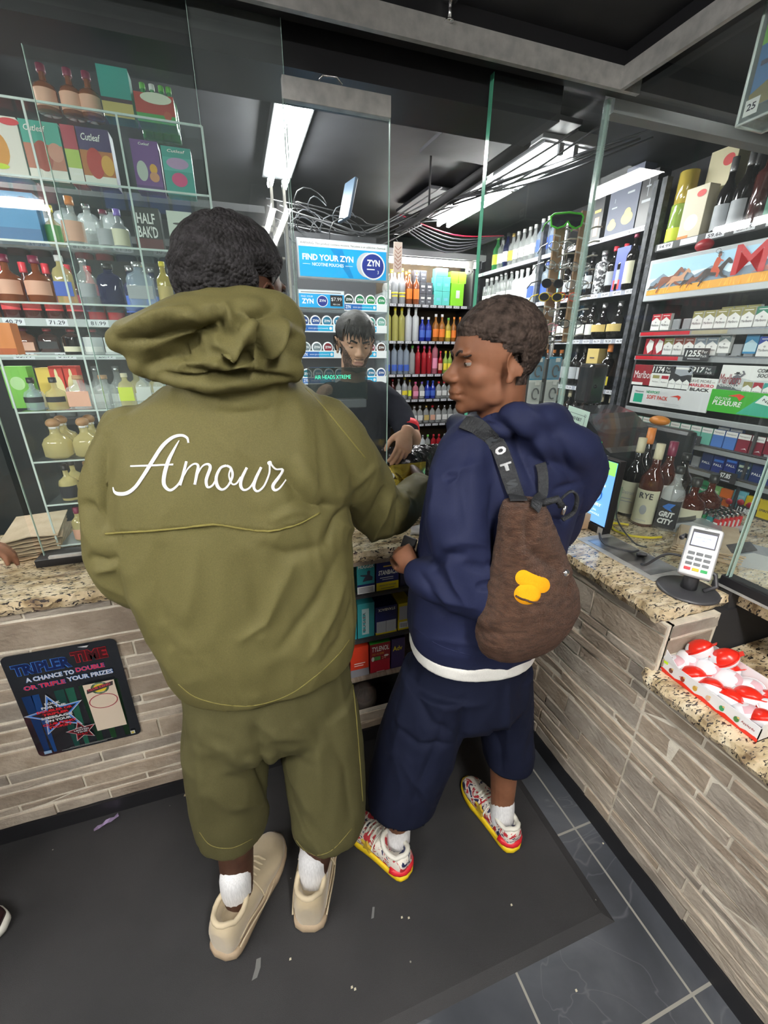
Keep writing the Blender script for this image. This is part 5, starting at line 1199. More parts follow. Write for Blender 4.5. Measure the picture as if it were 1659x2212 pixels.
places = ['front left corner of the tray', 'second along the front of the tray', 'just behind the front left corner egg', 'third along the front of the tray', 'in the middle of the tray near its far end', 'near the far back corner of the tray', 'lowest at the far end of the tray',
          'fourth along the front of the tray', 'at the middle of the tray', 'along the back edge, middle of the tray', 'fifth along the front of the tray', 'right of the middle of the tray', 'back edge right of the middle', 'nearest front corner of the tray', 'nearest end, middle', 'nearest end at the back edge', 'lying on top of the heap at the far end', 'lying on top of the heap at the middle']
for i, (x, y, z) in enumerate(eggs):
    k = i % 2 if i < 16 else 1
    egg((Kx0 + x, Ky1 + y, KZ + z), (rn.uniform(-.7, .5), rn.uniform(-.9, -.1), rn.uniform(-.9, .9)) if k == 0 else (rn.uniform(2.2, 3.0), rn.uniform(-.6, .3), rn.uniform(-.9, .9)), k, ('white side up' if k == 0 else 'red side up') + ' candy egg, ' + places[i])
t = thing('copper_basket', (1.47, .47, .741), 'small copper wire basket on the granite under the side glass sill', 'basket')
CU = mat((.55, .26, .14), .3, .8)
M().lathe([(.045, 0), (.055, .012), (.05, .014)], CU, 24).build('bowl', t)
for k in range(4): M().tube([(.05 * math.cos(a) * (1 - .15 * k), .05 * math.sin(a) * (1 - .15 * k), .02 + .016 * k) for a in [i * math.pi / 10 for i in range(21)]], .003, mat((.70, .52, .36), .4), 6, cap=False).build('wire_ring', t)

# ================================================================= things behind the side glass
t = thing('lottery_terminal', (1.46, 1.335, GZ), 'big black lottery terminal with a curved lid behind the side glass', 'lottery terminal')
prof = [(0, 0), (.46, 0), (.46, .30), (.41, .385), (.31, .41), (.19, .39), (.10, .335), (.035, .27), (0, .255)]
BK2 = mat((.030, .030, .034), .22, coat=.4)
M().prism([(y, z) for y, z in prof], (.0, .0, 0), YP, ZP, .30, BK2).build('housing', t)
F = Face((-.0008, .46, 0), YN, ZP, .0005)
MAR = cm('4a0f1c'); F.rect(.0, .255, .36, .055, MAR); F.text('MICHIGAN', .14, .268, .028, WT, w=.16, bold=.03); F.disc(.075, .285, .045, .040, WT); F.disc(.075, .285, .040, .036, cm('22306a')); F.disc(.075, .285, .030, .028, cm('c8b82a'))
F.rect(.36, .215, .095, .028, WT); F.rect(.372, .225, .06, .003, INK); F.rect(.372, .232, .06, .003, INK); F.l = 2; F.disc(.40, .29, .008, .004, cm('30e060'))
F.build('front_panel', t)
NOTE = mat(hx('cfe6da'), .7)
t2 = M().box((0, -.0006, 0), (.135, 0, .12), NOTE).build('paper_note', loc=(1.452, 1.625, GZ + .300), rz=RZ + .0, label='pale paper note reading NO E.B.T ACCEPTED taped to the lottery terminal', cat='note')
t2.rotation_euler.y = .10
F = Face((0, -.0010, 0), XP, ZP, .0004)
for a_, b_, c_, d_ in ((.025, .03, .115, .03), (.115, .03, .115, .095), (.115, .095, .02, .095), (.02, .095, .025, .03)): F.l = 1; F.line(a_, b_, c_, d_, .0016, INK)
F.text('NO E.B.T', .038, .068, .014, INK, w=.06, bold=.02); F.text('ACCEPTED', .04, .045, .010, INK, w=.055, bold=.02); F.ring(.018, .06, .006, .032, .0015, INK); F.ring(.116, .098, .006, .006, .0015, INK); F.build('printing', t2)
t = thing('desk_monitor', (1.88, 1.50, GZ), 'dark back of a second monitor between the terminal and the cigarette rack', 'monitor')
M().box((-.02, -.20, .10), (.03, .16, .33), mat((.02, .022, .024), .3), .02).build('casing', t); M().box((-.01, -.06, 0), (.02, .06, .13), DKG, .004).build('stand', t)
M().ell((1.70, 1.34, 1.315), (.03, .045, .02), cm('d8842a'), 12, 8).build('orange_cloth', label='crumpled orange cloth beside the lid of the lottery terminal', cat='cloth')
# customer bottles by the glass
def big_bottle(loc, sc, body, cap, lab, label, extra=None, kind='wine', h=.33, r=.042, lz=(.04, .46), rz=RZ + .5):
    s_ = (kind, h, r, body, cap, lab, dict(lz=lz, n=24)); o = put_bottle(s_, loc, rz, 'x', 'open stock by the side glass', True); o['label'] = label
    if extra:
        F = Face((-r * .9, -r * 1.04, 0), XP, ZP, .0005); extra(F, r * 1.8, h); F.build('label_print', o)
    return o
def rye(F, w, h): F.text('RYE', w * .2, h * .36, h * .07, INK, w=w * .62, bold=.01); F.disc(w * .5, h * .22, w * .16, h * .06, LABS['grey']); F.text('whiskey', w * .25, h * .07, h * .03, LABS['grey'], w=w * .5)
big_bottle((1.505, 1.155, GZ), 1, 'whiskey', 'beige', 'cream', 'tall dark amber bottle with pale stopper and cream label reading RYE', rye)
big_bottle((1.535, 1.262, GZ), 1, 'dark', 'beige', 'cream', 'tall dark bottle with pale stopper left of the RYE bottle', lambda F, w, h: (F.text('Detroit', w * .2, h * .30, h * .05, LABS['grey'], w=w * .6), F.rect(w * .2, h * .2, w * .6, h * .01, LABS['grey']), F.rect(w * .2, h * .24, w * .5, h * .01, LABS['grey'])))
big_bottle((1.615, 1.295, GZ), 1, 'dark', 'orange', None, 'dark bottle with an orange brown stopper behind the pale stoppered bottles', h=.36)
big_bottle((1.64, 1.205, GZ), 1, 'whiskey', 'maroon', 'white', 'amber bottle with dark stopper behind the RYE bottle', h=.32)
def grit(F, w, h): F.rect(0, h * .06, w, h * .44, SB); F.poly([(w * .2, h * .40), (w * .45, h * .46), (w * .8, h * .46), (w * .6, h * .38), (w * .7, h * .34), (w * .35, h * .37)], cm('3a7ad0')); F.text('GRIT', w * .12, h * .24, h * .09, WT, w=w * .74, bold=.05, italic=.2); F.text('CITY', w * .12, h * .13, h * .09, WT, w=w * .76, bold=.05, italic=.2)
big_bottle((1.545, 1.085, GZ), 1, 'clear', 'black', 'black', 'bottle with black label reading GRIT CITY and blue striped neck band', grit, 'spirit', .255, .038, (.06, .5))
F = Face((1.545 - .012, 1.085 + .016, GZ + .205), Vector((.48, -.88, 0)), ZP)
put_bottle(sp('jug', .20, .050, 'whiskey', 'black', 'cream', lz=(.18, .42), n=20), (1.655, 1.085, GZ), RZ + .5, 'right of the GRIT CITY bottle', 'open stock by the side glass', True)['label'] = 'round shouldered amber bottle with torn cream label and black cap, right of GRIT CITY'
put_bottle(sp('jug', .205, .046, 'whiskey', 'black', 'white', lz=(.10, .36), n=20), (1.755, 1.09, GZ), RZ + .5, 'x', 'open stock by the side glass', True)['label'] = 'round shouldered amber bottle with dark cap nearest the lighters'
put_bottle(sp('spirit', .27, .042, 'dark', 'black', 'grey', n=20), (1.71, 1.19, GZ), RZ, 'x', 'open stock by the side glass', True)['label'] = 'dark bottle with wide black stopper behind the round shouldered bottles'
t = carton((1.40, 1.27, GZ), (.09, .09, .14), mat((.28, .36, .26), .4), 'green carton with an orange cross between the screen and the bottles', rz=RZ, emblem=lambda F, w, h: (F.rect(w * .46, h * .42, w * .06, h * .2, LABS['orange']), F.rect(w * .38, h * .5, w * .22, h * .05, LABS['orange']), F.text('PRINCE', w * .1, h * .1, h * .12, LABS['lime'], w=w * .7)))
M().box((1.365, 1.235, GZ + .145), (1.435, 1.305, GZ + .22), mat((.75, .82, .82), .1, alpha=.4, coat=1), .004).build('clear_case', label='clear plastic case stacked on the green carton with the orange cross', cat='plastic case')
# lighters in a tray
t = thing('lighter_tray', (1.66, .965, GZ), 'counter tray of disposable lighters in rows behind the side glass', 'display tray')
M().box((0, 0, 0), (.155, .145, .006), BLACK).box((0, 0, 0), (.004, .145, .03), TRI).box((0, 0, 0), (.155, .004, .03), TRI).build('tray', t)
LC = ['9aa0a8', 'b8902a', '1f8a50', '2a8a8a', 'c8242a']
LW = ['grey', 'gold', 'green', 'teal', 'red']
for i in range(5):
    for j in range(6):
        y = .130 - i * .0275; x = .014 + j * .0245
        first = (i == 0 and j == 0)
        if i * 6 + j == 0: lp = {}
        if i not in lp:
            o = thing('lighter', (0, 0, 0), '', 'lighter', 'lighters in the counter tray')
            M().box((-.006, -.010, 0), (.006, .010, .058), cm(LC[i]), .003).build('body', o); M().box((-.005, -.009, .058), (.005, .009, .072), CHROME, .002).build('metal_guard', o); M().box((-.0055, .002, .066), (.0055, .010, .072), BLACK, .001).build('thumb_button', o)
            F = Face((-.0063, .008, .01), YN, ZP, .0002); F.rect(0, 0, .016, .034, WT); F.build('sticker', o)
            lp[i] = o; o.location = (1.66 + x, .965 + y, GZ + .007)
        else: o = copy_tree(lp[i], (1.66 + x, .965 + y, GZ + .007), '')
        o['label'] = '%s lighter, %s row from the far end, %s from the glass side of the tray' % (LW[i], ORD[i], ORD[j])
# payment devices, bags, yellow cable
def imprinter(loc, rz, label):
    t = thing('payment_device', loc, label, 'payment device', None, rz)
    pr = [(0, 0), (.20, 0), (.20, .018), (.14, .045), (.06, .055), (.0, .030)]
    M().prism(pr, (0, .09, 0), XP, ZP, .09, mat((.48, .51, .54), .25, .3)).build('body', t)
    M().frame((.13, .005, .043), Vector((.92, 0, -.39)).normalized(), YP, Vector((.39, 0, .92)).normalized(), .075, .075, .002, PAPER).build('paper_slip', t)
    M().frame((.005, .01, .034), Vector((.9, 0, .39)).normalized(), YP, Vector((-.39, 0, .9)).normalized(), .07, .07, .003, DKG).build('display', t)
    M().tube([(-.004, .0, .015), (-.004, .09, .015)], .008, SILV, 10).build('roller', t)
    return t
imprinter((1.545, 1.06, GZ), -.95, 'grey payment device with a paper slip in front of the GRIT CITY bottle')
imprinter((1.475, .80, GZ), -.75, 'second grey payment device with a paper slip behind the card reader')
for i in range(9):
    rn2 = random.Random(40 + i)
    M().box((-.09, -.145, 0), (.09, .145, .0038), KRAFT if i % 2 else KRAFT2, .001).build('paper_bag', loc=(1.56 + rn2.uniform(-.006, .006), .93 + rn2.uniform(-.008, .008), GZ + .001 + i * .0042), rz=-.95 + rn2.uniform(-.06, .06), cat='paper bag', group='flat bags behind the side glass',
            label='flat brown paper bag, %s in the stack behind the side glass' % ['lowest', 'second from the bottom', 'third from the bottom', 'fourth from the bottom', 'middle one', 'fourth from the top', 'third from the top', 'second from the top', 'topmost'][i])
YEL = mat(hx('e8d21e'), .4)
M().tube(cubic([(1.43, 1.15, GZ + .006), (1.38, 1.18, GZ + .006), (1.335, 1.13, GZ + .006), (1.345, 1.07, GZ + .006), (1.40, 1.03, GZ + .006), (1.45, 1.02, GZ + .006)]), .0045, YEL, 8).build('yellow_cable', label='bright yellow cable curled on the worktop behind the side glass', cat='cable')
M().tube(cubic([(1.40, 1.20, GZ + .09), (1.33, 1.12, GZ + .05), (1.312, 1.02, GZ + .006), (1.32, .97, GZ + .006)]), .003, DKG, 8).build('black_cable', label='thin black cable hanging down inside the side glass by the yellow cable', cat='cable')

# scratch ticket case high on the side glass
t = thing('ticket_dispenser', (1.33, .66, 2.06), 'clear scratch ticket dispenser numbered 25 hanging high behind the side glass', 'ticket dispenser')
p0 = onx(1590, 273, 1.33); p1 = onx(1659, 309, 1.33); p2 = onx(1624, 166, 1.33)
y_, z_ = p0.y, p0.z
t.location = (1.33, y_, z_)
L_, H_ = .42, .24
M().box((0, -L_, 0), (.10, 0, H_), mat((.7, .8, .8), .1, alpha=.22, coat=1)).build('clear_body', t)
for a_, b_ in (((0, 0, 0), (0, -L_, 0)), ((0, 0, 0), (0, 0, H_)), ((0, 0, H_), (0, -L_, H_)), ((0, 0, 0), (.1, 0, 0)), ((.1, 0, 0), (.1, -L_, 0))): M().tube([a_, b_], .0035, mat((.75, .82, .80), .2), 6).build('edge_strip', t)
F = Face((.006, -.012, .03), YN, ZP, .0005); TK = L_ * .42
F.rect(0, 0, TK, H_ * .8, cm('3a78b8')); F.rect(0, H_ * .52, TK, H_ * .28, cm('7ac040')); F.disc(TK * .4, H_ * .66, TK * .25, H_ * .08, cm('d8d840')); F.poly([(0, 0), (TK, 0), (TK, H_ * .34), (TK * .5, H_ * .28), (0, H_ * .12)], cm('8a7a3a')); F.rect(.01, H_ * .34, TK * .4, .01, cm('2a2a5a')); F.build('ticket', t)
F = Face((-.001, -.012, .012), YN, ZP, .0005); F.rect(0, 0, .034, .034, WT); F.text('25', .006, .010, .015, INK, w=.022, bold=.02); F.build('number_card', t)
# ================================================================= boxes on the shelves under the front counter
def rbox(x0, x1, z, h, m, label, em=None, y=1.30, d=.10):
    return carton(((x0 + x1) / 2, y + d / 2, z), (x1 - x0 - .002, d, h), m, label, emblem=em)
TL = cm('2f8f94'); NV = cm('141c5c'); YL = cm('d8c41e')
def e_hug(F, w, h):
    F.rect(0, 0, w, h * .24, WT); F.rect(0, h * .24, w, h * .07, NV)
    for k in range(4): F.l = 3; F.rect(w * .08, h * (.04 + .045 * k), w * .84, h * .015, INK)
    F.text('HUGGER', w * .06, h * .84, h * .13, PAPER, w=w * .88, bold=.02)
    F.poly([(w * .30, h * .40), (w * .55, h * .42), (w * .85, h * .42), (w * .88, h * .52), (w * .72, h * .60), (w * .74, h * .72), (w * .66, h * .76), (w * .56, h * .72), (w * .56, h * .62), (w * .18, h * .64), (w * .18, h * .60), (w * .45, h * .56), (w * .36, h * .48)], INK)
def e_stan(F, w, h):
    F.rect(0, 0, w, h * .27, YL); F.rect(w * .3, h * .78, w * .6, h * .04, cm('c8a040')); F.text('STANBACK', w * .08, h * .52, h * .16, PAPER, w=w * .86, bold=.03, italic=.15); F.rect(w * .15, h * .42, w * .6, h * .02, PAPER); F.rect(w * .25, h * .36, w * .5, h * .015, PAPER); F.text('HEADACHE POWDERS', w * .12, h * .15, h * .05, NV, w=w * .76); F.rect(w * .2, h * .07, w * .6, h * .015, NV)
rbox(.334, .404, .736, .128, TL, 'teal box with a black bugler silhouette on the top shelf under the counter', e_hug)
rbox(.409, .500, .736, .128, NV, 'navy and yellow box reading STANBACK on the top shelf under the counter', e_stan)
rbox(.505, .575, .736, .120, cm('1a1a30'), 'dark box right of the navy and yellow one on the top shelf under the counter')
def e_side(F, w, h):
    F.rect(w * .25, h * .1, w * .42, h * .75, cm('a8c0c0')); F.text('BUGLER', w * .46, h * .2, w * .16, INK, w=h * .55, bold=.02, ang=math.pi / 2)
    for k in range(5): F.l = 4; F.rect(w * .3, h * (.16 + .12 * k), w * .14, h * .05, TL)
rbox(.315, .331, .532, .150, cm('2a9aa0'), 'narrow turquoise box at the left end of the middle shelf under the counter')
rbox(.333, .403, .532, .158, TL, 'teal box with a pale side panel on the middle shelf under the counter', e_side)
def e_back(F, w, h):
    F.rect(0, 0, w, h * .1, YL); F.rect(w * .05, h * .06, w * .9, h * .42, cm('b8bcc4')); F.rect(w * .48, h * .06, w * .015, h * .42, INK); F.text('STANBACK', w * .9, h * .95, h * .1, PAPER, w=w * .8, bold=.03, ang=math.pi)
    for k in range(6): F.l = 5; F.rect(w * .1, h * (.12 + .05 * k), w * .34, h * .012, LABS['grey']); F.l = 5; F.rect(w * .54, h * (.12 + .05 * k), w * .34, h * .012, LABS['grey'])
rbox(.405, .497, .532, .128, NV, 'navy box with white instruction panels on the middle shelf under the counter', e_back)
rbox(.500, .557, .532, .126, YL, 'yellow box with a barcode on the middle shelf under the counter', lambda F, w, h: (F.rect(w * .08, h * .4, w * .62, h * .5, cm('b8bcc4')), F.rect(w * .1, h * .08, w * .7, h * .24, WT), [F.rect(w * (.16 + .07 * k), h * .12, w * .03, h * .16, INK) for k in range(8)]))
rbox(.300, .378, .344, .145, cm('c8381e'), 'orange red box with a grey base on the bottom shelf under the counter', lambda F, w, h: (F.rect(0, 0, w, h * .26, cm('8a8a92')), F.rect(w * .2, h * .45, w * .6, h * .025, PAPER), F.rect(w * .2, h * .38, w * .5, h * .02, PAPER)))
def e_tyl(F, w, h):
    F.rect(0, h * .42, w, h * .58, cm('8a1420')); F.text('TYLENOL', w * .08, h * .74, h * .17, PAPER, w=w * .86, bold=.02, italic=.1); F.text('COLD + FLU SEVERE', w * .08, h * .62, h * .07, cm('e8a03a'), w=w * .6); F.rect(w * .08, h * .44, w * .42, h * .13, cm('4a9a4a')); F.disc(w * .12, h * .5, w * .07, h * .08, PAPER); F.disc(w * .8, h * .56, w * .12, h * .035, PAPER); F.text('24', w * .56, h * .46, h * .09, cm('e8a080')); F.rect(w * .3, h * .03, w * .4, h * .02, PAPER)
b = rbox(.383, .470, .344, .145, cm('b0142a'), 'red box reading TYLENOL with a green top on the bottom shelf under the counter', e_tyl)
M().box((-.0435, -.05, .1451), (.0435, .05, .1465), cm('3aa83a')).build('green_top', b)
rbox(.474, .535, .344, .150, cm('2a1c4a'), 'dark purple box with yellow letters beside the TYLENOL box', lambda F, w, h: F.text('Adv', w * .1, h * .6, h * .16, YL, w=w * .7, bold=.02))
PLB = mat((.24, .20, .18), .15, alpha=.5, coat=1)
M().ell((.37, 1.36, .165), (.06, .05, .085), PLB, 14, 10).build('wrapped_bundle', label='plastic wrapped bundle in the dark bottom gap under the counter', cat='bundle')

# ================================================================= poster
PB = mat((.012, .014, .018), .25, coat=.5); PX, PZ, PW, PH = -.749, .350, .296, .404
o = thing('lottery_poster', (PX, 1.270, PZ), 'black lottery poster reading TRIPLER TIME stuck on the stone counter front', 'poster')
rc = .018; pts = []
for cx_, cy_, a0 in ((PW - rc, rc, -90), (PW - rc, PH - rc, 0), (rc, PH - rc, 90), (rc, rc, 180)):
    for k in range(6): a = math.radians(a0 + 18 * k); pts.append((cx_ + rc * math.cos(a), cy_ + rc * math.sin(a)))
M().prism(pts, (0, .0, 0), XP, ZP, .0012, PB).build('poster_sheet', o)
F = Face((0, -.0014, 0), XP, ZP, .0002)
w, h = PW, PH
PBU = cm('3f78c8'); PRD = cm('c8202c'); PDB = cm('0c1c4a'); PWH = cm('c8c8cc'); PGR = cm('12402f'); PGR2 = cm('0c2a22')
for x_, q_, c_ in ((.06, .05, '0c2c58'), (.14, .03, '123a70'), (.34, .05, '103a34'), (.44, .04, '1a5040'), (.56, .06, '0e2c1c'), (.70, .05, '14381c'), (.84, .05, '0e2814')): F.l = 1; F.poly([(w * x_, .01), (w * (x_ + q_), .01), (w * (x_ + q_ + .03), h * .62), (w * (x_ - .01), h * .62)], cm(c_))
def outl(t_, x, y, hh, ww, c_out, c_in, bo=.05):
    F.text(t_, x - ww * .008, y - hh * .03, hh * 1.06, c_out, w=ww * 1.016, bold=bo + .035); F.text(t_, x, y, hh, c_in, w=ww, bold=bo)
outl('TRIPLER', w * .06, h * .815, h * .098, w * .50, PBU, PDB); outl('TIME', w * .575, h * .84, h * .098, w * .32, PRD, cm('3a0a10'))
outl('A CHANCE TO', w * .14, h * .745, h * .042, w * .42, PBU, PWH, .03); outl('DOUBLE', w * .58, h * .755, h * .042, w * .26, PBU, PRD, .03)
outl('OR TRIPLE', w * .10, h * .675, h * .042, w * .36, PBU, PRD, .03); outl('YOUR PRIZES', w * .48, h * .685, h * .042, w * .42, PBU, PWH, .03)
F.star(w * .29, h * .40, w * .285, PWH, .42, .12); F.star(w * .29, h * .40, w * .265, PBU, .42, .12); F.star(w * .29, h * .40, w * .225, PB, .42, .12)
for k, (t_, c_, ww) in enumerate((('LOOK', PWH, .14), ('FOR THE', PWH, .22), ('DOUBLER OR', PRD, .32), ('TRIPLER', PRD, .24), ('MESSAGE', PWH, .28), ('ON YOUR', PWH, .24), ('CLUB KENO', PRD, .30), ('TICKET', PRD, .22))):
    F.text(t_, w * .29 - w * ww / 2, h * (.505 - .033 * k), h * .024, c_, w=w * ww, bold=.05)
F.star(w * .46, h * .185, w * .15, PWH, .45, .1); F.star(w * .46, h * .185, w * .138, cm('8a1a24'), .45, .1); F.star(w * .46, h * .185, w * .115, cm('2a0a10'), .45, .1)
for k, t_ in enumerate(('FOR A', 'LIMITED', 'TIME', 'TO PLAY')): F.text(t_, w * (.41 if k != 1 else .39), h * (.215 - .022 * k), h * .015, PWH if k < 3 else PRD, w=w * (.10 if k != 1 else .14), bold=.03)
TKT = cm('d8c8b4'); F.rect(w * .60, h * .15, w * .29, h * .48, TKT)
F.disc(w * .745, h * .575, w * .085, h * .058, cm('3a5a3a')); F.disc(w * .745, h * .575, w * .062, h * .042, cm('d8c030')); F.poly([(w * .615, h * .54), (w * .87, h * .58), (w * .88, h * .62), (w * .625, h * .58)], cm('3a3434')); F.text('CLUB KENO', w * .635, h * .562, h * .022, cm('c83a4a'), w=w * .22, bold=.03, ang=.16)
F.text('MICHIGAN', w * .70, h * .612, h * .012, PWH, w=w * .09); F.text('LOTTERY', w * .70, h * .528, h * .012, PWH, w=w * .09)
F.ring(w * .745, h * .445, w * .135, h * .072, h * .006, cm('9a1a34'))
for k in range(5): F.l = 12; F.rect(w * (.67 + .01 * (k % 2)), h * (.475 - .017 * k), w * .15, h * .005, cm('a09080'))
F.text('6-SPOT 01 02 18 34 44 71', w * .615, h * .335, h * .016, cm('5a4a44'), w=w * .265); F.rect(w * .62, h * .30, w * .26, h * .002, cm('8a7a70')); F.text('Straight   Kicker   $1.00', w * .63, h * .275, h * .010, cm('8a7a70'), w=w * .24); F.rect(w * .62, h * .255, w * .26, h * .002, cm('8a7a70')); F.text('TOTAL', w * .64, h * .225, h * .014, cm('5a4a44'), w=w * .07); F.text('$1.00', w * .82, h * .235, h * .014, cm('5a4a44'), w=w * .06)
F.rect(w * .64, h * .19, w * .2, h * .006, cm('a09080')); F.rect(w * .06, h * .03, w * .07, h * .03, cm('8aa8c8')); F.rect(w * .22, h * .028, w * .44, h * .004, cm('8a8a88')); F.rect(w * .30, h * .038, w * .42, h * .003, cm('8a8a88')); F.rect(w * .90, h * .03, w * .045, h * .035, cm('b8b8b0')); F.disc(w * .922, h * .045, w * .014, h * .010, cm('c8b040'))
F.poly([(w * .66, h * .985), (w * .76, h * .985), (w * .74, h * .968), (w * .70, h * .975)], PWH)
F.build('poster_print', o)

# ================================================================= litter on the mat
FOIL = mat((.55, .42, .68), .25, .6)
p = onz(236, 1766, .012); m = M(); rn = random.Random(8); vs = []
for i in range(7):
    for j in range(3): vs.append((-.038 + .0127 * i, -.008 + .008 * j + rn.uniform(-.003, .003), .001 + rn.uniform(.001, .011)))
m.raw(vs, [(3 * i + j, 3 * (i + 1) + j, 3 * (i + 1) + j + 1, 3 * i + j + 1) for i in range(6) for j in range(2)], FOIL)
m.build('candy_wrapper', loc=(-.622, 1.235, .009), rz=.4, label='crumpled purple foil wrapper on the mat by the front counter', cat='wrapper')
def scrap(u, v, pts, m_, label, z=.0086):
    q = onz(u, v, z); M().prism(pts, (0, 0, 0), XP, YP, .0006, m_).build('floor_scrap', loc=(q.x, q.y, .0082), label=label, cat='scrap')
scrap(553, 2093, [(-.012, -.02), (.002, -.018), (.012, .0), (.014, .02), (.002, .02), (-.002, .002)], cm('6a6a68'), 'grey curved scrap on the mat behind the left tan shoe')
scrap(805, 1972, [(-.008, -.012), (.0, -.012), (.01, .012), (.004, .014)], cm('6a6a6a'), 'small grey scrap on the mat between the two customers')
scrap(401, 1717, [(-.006, -.004), (.006, -.006), (.007, .005), (-.005, .004)], cm('b8a888'), 'tiny cream scrap at the black baseboard left of the green shorts')
for i, (u, v) in enumerate(((868, 1982), (883, 1983), (760, 2133), (767, 2137), (627, 2072), (1105, 1955), (1245, 2140), (1303, 1822))):
    scrap(u, v, [(-.003, -.002), (.003, -.002), (.003, .003), (-.002, .003)], cm('c8c0a8'), 'tiny cream crumb, %s of the eight on the floor from left to right' % ORD[[2, 3, 1, 4, 0, 5, 6, 7][i]])

# ================================================================= behind the sliding door: customer display, phone stand, bags
t = thing('customer_display', (.355, 1.60, GZ), 'black pole display showing green letters behind the sliding glass', 'customer display')
M().tube([(.02, .03, .0), (.02, .03, .45)], .014, DKG, 12).lathe([(.07, 0), (.07, .012), (.02, .02)], DKG, 24, c=(.02, .03, 0)).build('pole', t)
M().box((-.112, -.012, .475), (.112, .02, .595), mat((.02, .035, .03), .12, alpha=.6, coat=1), .006).build('display_head', t)
M().box((-.085, -.016, .448), (.105, .04, .480), mat((.10, .11, .12), .3), .004).build('display_base', t)
F = Face((-.112, -.0128, .475), XP, ZP, .0004); F.text('AIR HEADS XTREME', .022, .080, .014, mat(hx('3fd8a8'), .3, emit=.8), w=.135); F.build('green_text', t)

t = thing('snack_bag', (.492, 1.255, 1.040), 'shiny black and gold snack bag held by the person in green', 'snack bag')
def crumple(w, d, h, seed, amp, nx=14, nz=14, fold=None):
    rn = random.Random(seed); vs = []; fs = []
    for s_ in (-1, 1):
        for i in range(nx + 1):
            for j in range(nz + 1):
                u = i / nx * 2 - 1; v = j / nz * 2 - 1
                th = d * (1 - abs(u) ** 2.6) * (1 - abs(v) ** 3.4) * .5
                n_ = noise.noise(Vector((u * 2.2 + seed, v * 2.2, s_ * 3))) * amp + noise.noise(Vector((u * 6 + seed, v * 3, s_ * 7))) * amp * .5
                edge = max(abs(u), abs(v)); k = 1 if edge < .999 else 0
                vs.append((u * w / 2 * (1 - .06 * (1 - abs(v))), s_ * (th + .0008) + n_ * k * (1 - edge ** 4), h * (v + 1) / 2))
    n = (nx + 1) * (nz + 1)
    for s_ in (0, 1):
        for i in range(nx):
            for j in range(nz):
                a = s_ * n + i * (nz + 1) + j; q = (a, a + nz + 1, a + nz + 2, a + 1)
                fs.append(q if s_ == 0 else q[::-1])
    return vs, fs
def foil_mat():
    m = bpy.data.materials.new('gold_black_foil'); nt, b = nodes_of(m)
    tc = add(nt, 'ShaderNodeTexCoord'); n = add(nt, 'ShaderNodeTexNoise'); n.inputs['Scale'].default_value = 11; n.inputs['Detail'].default_value = 2; n.inputs['Distortion'].default_value = 1.5
    lk(nt, tc.outputs['Object'], n.inputs[0]); r = ramp(nt, [(.44, (.10, .07, .02)), (.50, (.75, .55, .08)), (.56, (.90, .72, .16)), (.62, (.22, .15, .03))], 'LINEAR')
    lk(nt, n.outputs['Fac'], r.inputs[0]); lk(nt, r.outputs[0], b.inputs['Base Color']); b.inputs['Metallic'].default_value = .75; b.inputs['Roughness'].default_value = .25
    return m
FO = foil_mat()
vs, fs = crumple(.165, .055, .20, 3, .016)
M().raw(vs, fs, FO, True).build('foil_body', t)
F = Face((-.075, -.0385, .10), XP, ZP, .0005); GOLD = mat((.90, .72, .12), .3, .3); F.text('RAP', .012, .030, .034, GOLD, w=.10, bold=.06); F.text('SNACKS', .012, .010, .012, GOLD, w=.10, bold=.03)
F.disc(.005, .075, .018, .013, WT); F.text('$1.99', -.007, .071, .007, INK, w=.024, bold=.02); F.rect(.035, -.04, .05, .038, mat((.05, .05, .055), .3)); F.disc(.062, -.03, .018, .008, WT); F.build('bag_print', t)
t.rotation_euler.z = .08
vs, fs = crumple(.15, .07, .13, 9, .012)
t2 = thing('snack_bag', (.70, 1.40, GZ + .001), 'second gold snack bag lying on the granite under the sleeve of the person in green', 'snack bag'); M().raw(vs, fs, FO, True).build('foil_body', t2); t2.rotation_euler = (-1.2, 0, .4)
t2.location = (.70, 1.36, GZ + .035)
PLK = noisy('black_plastic', (.008, .008, .009), (.03, .028, .03), 12, .18, .6, 20, dist=.03)
vs, fs = crumple(.30, .17, .29, 5, .05, 20, 16)
M().raw(vs, fs, PLK, True).build('plastic_bag', loc=(.66, 1.56, GZ + .003), label='black plastic carrier bag on the counter under the hand of the clerk', cat='carrier bag')
vs, fs = crumple(.13, .05, .035, 11, .012)
M().raw(vs, fs, mat((.72, .72, .76), .3, coat=.3), True).build('plastic_wrap', loc=(.62, 1.335, GZ + .001), label='small piece of white plastic wrap on the granite at the corner', cat='wrap')
M().box((.435, 1.50, GZ), (.475, 1.56, 1.24), WHITE, .003).build('white_box', label='white upright box edge standing behind the sliding glass door', cat='box')
# dark clerk side cabinet with goods behind the clerk hand
t = thing('back_cabinet', (.95, 2.52, 0), 'low dark cabinet with small packages behind the clerk', 'cabinet')
part(M().box((.30, 2.45, 0), (.86, 2.49, 1.35), MATTE_BLACK), 'front_panel', t)

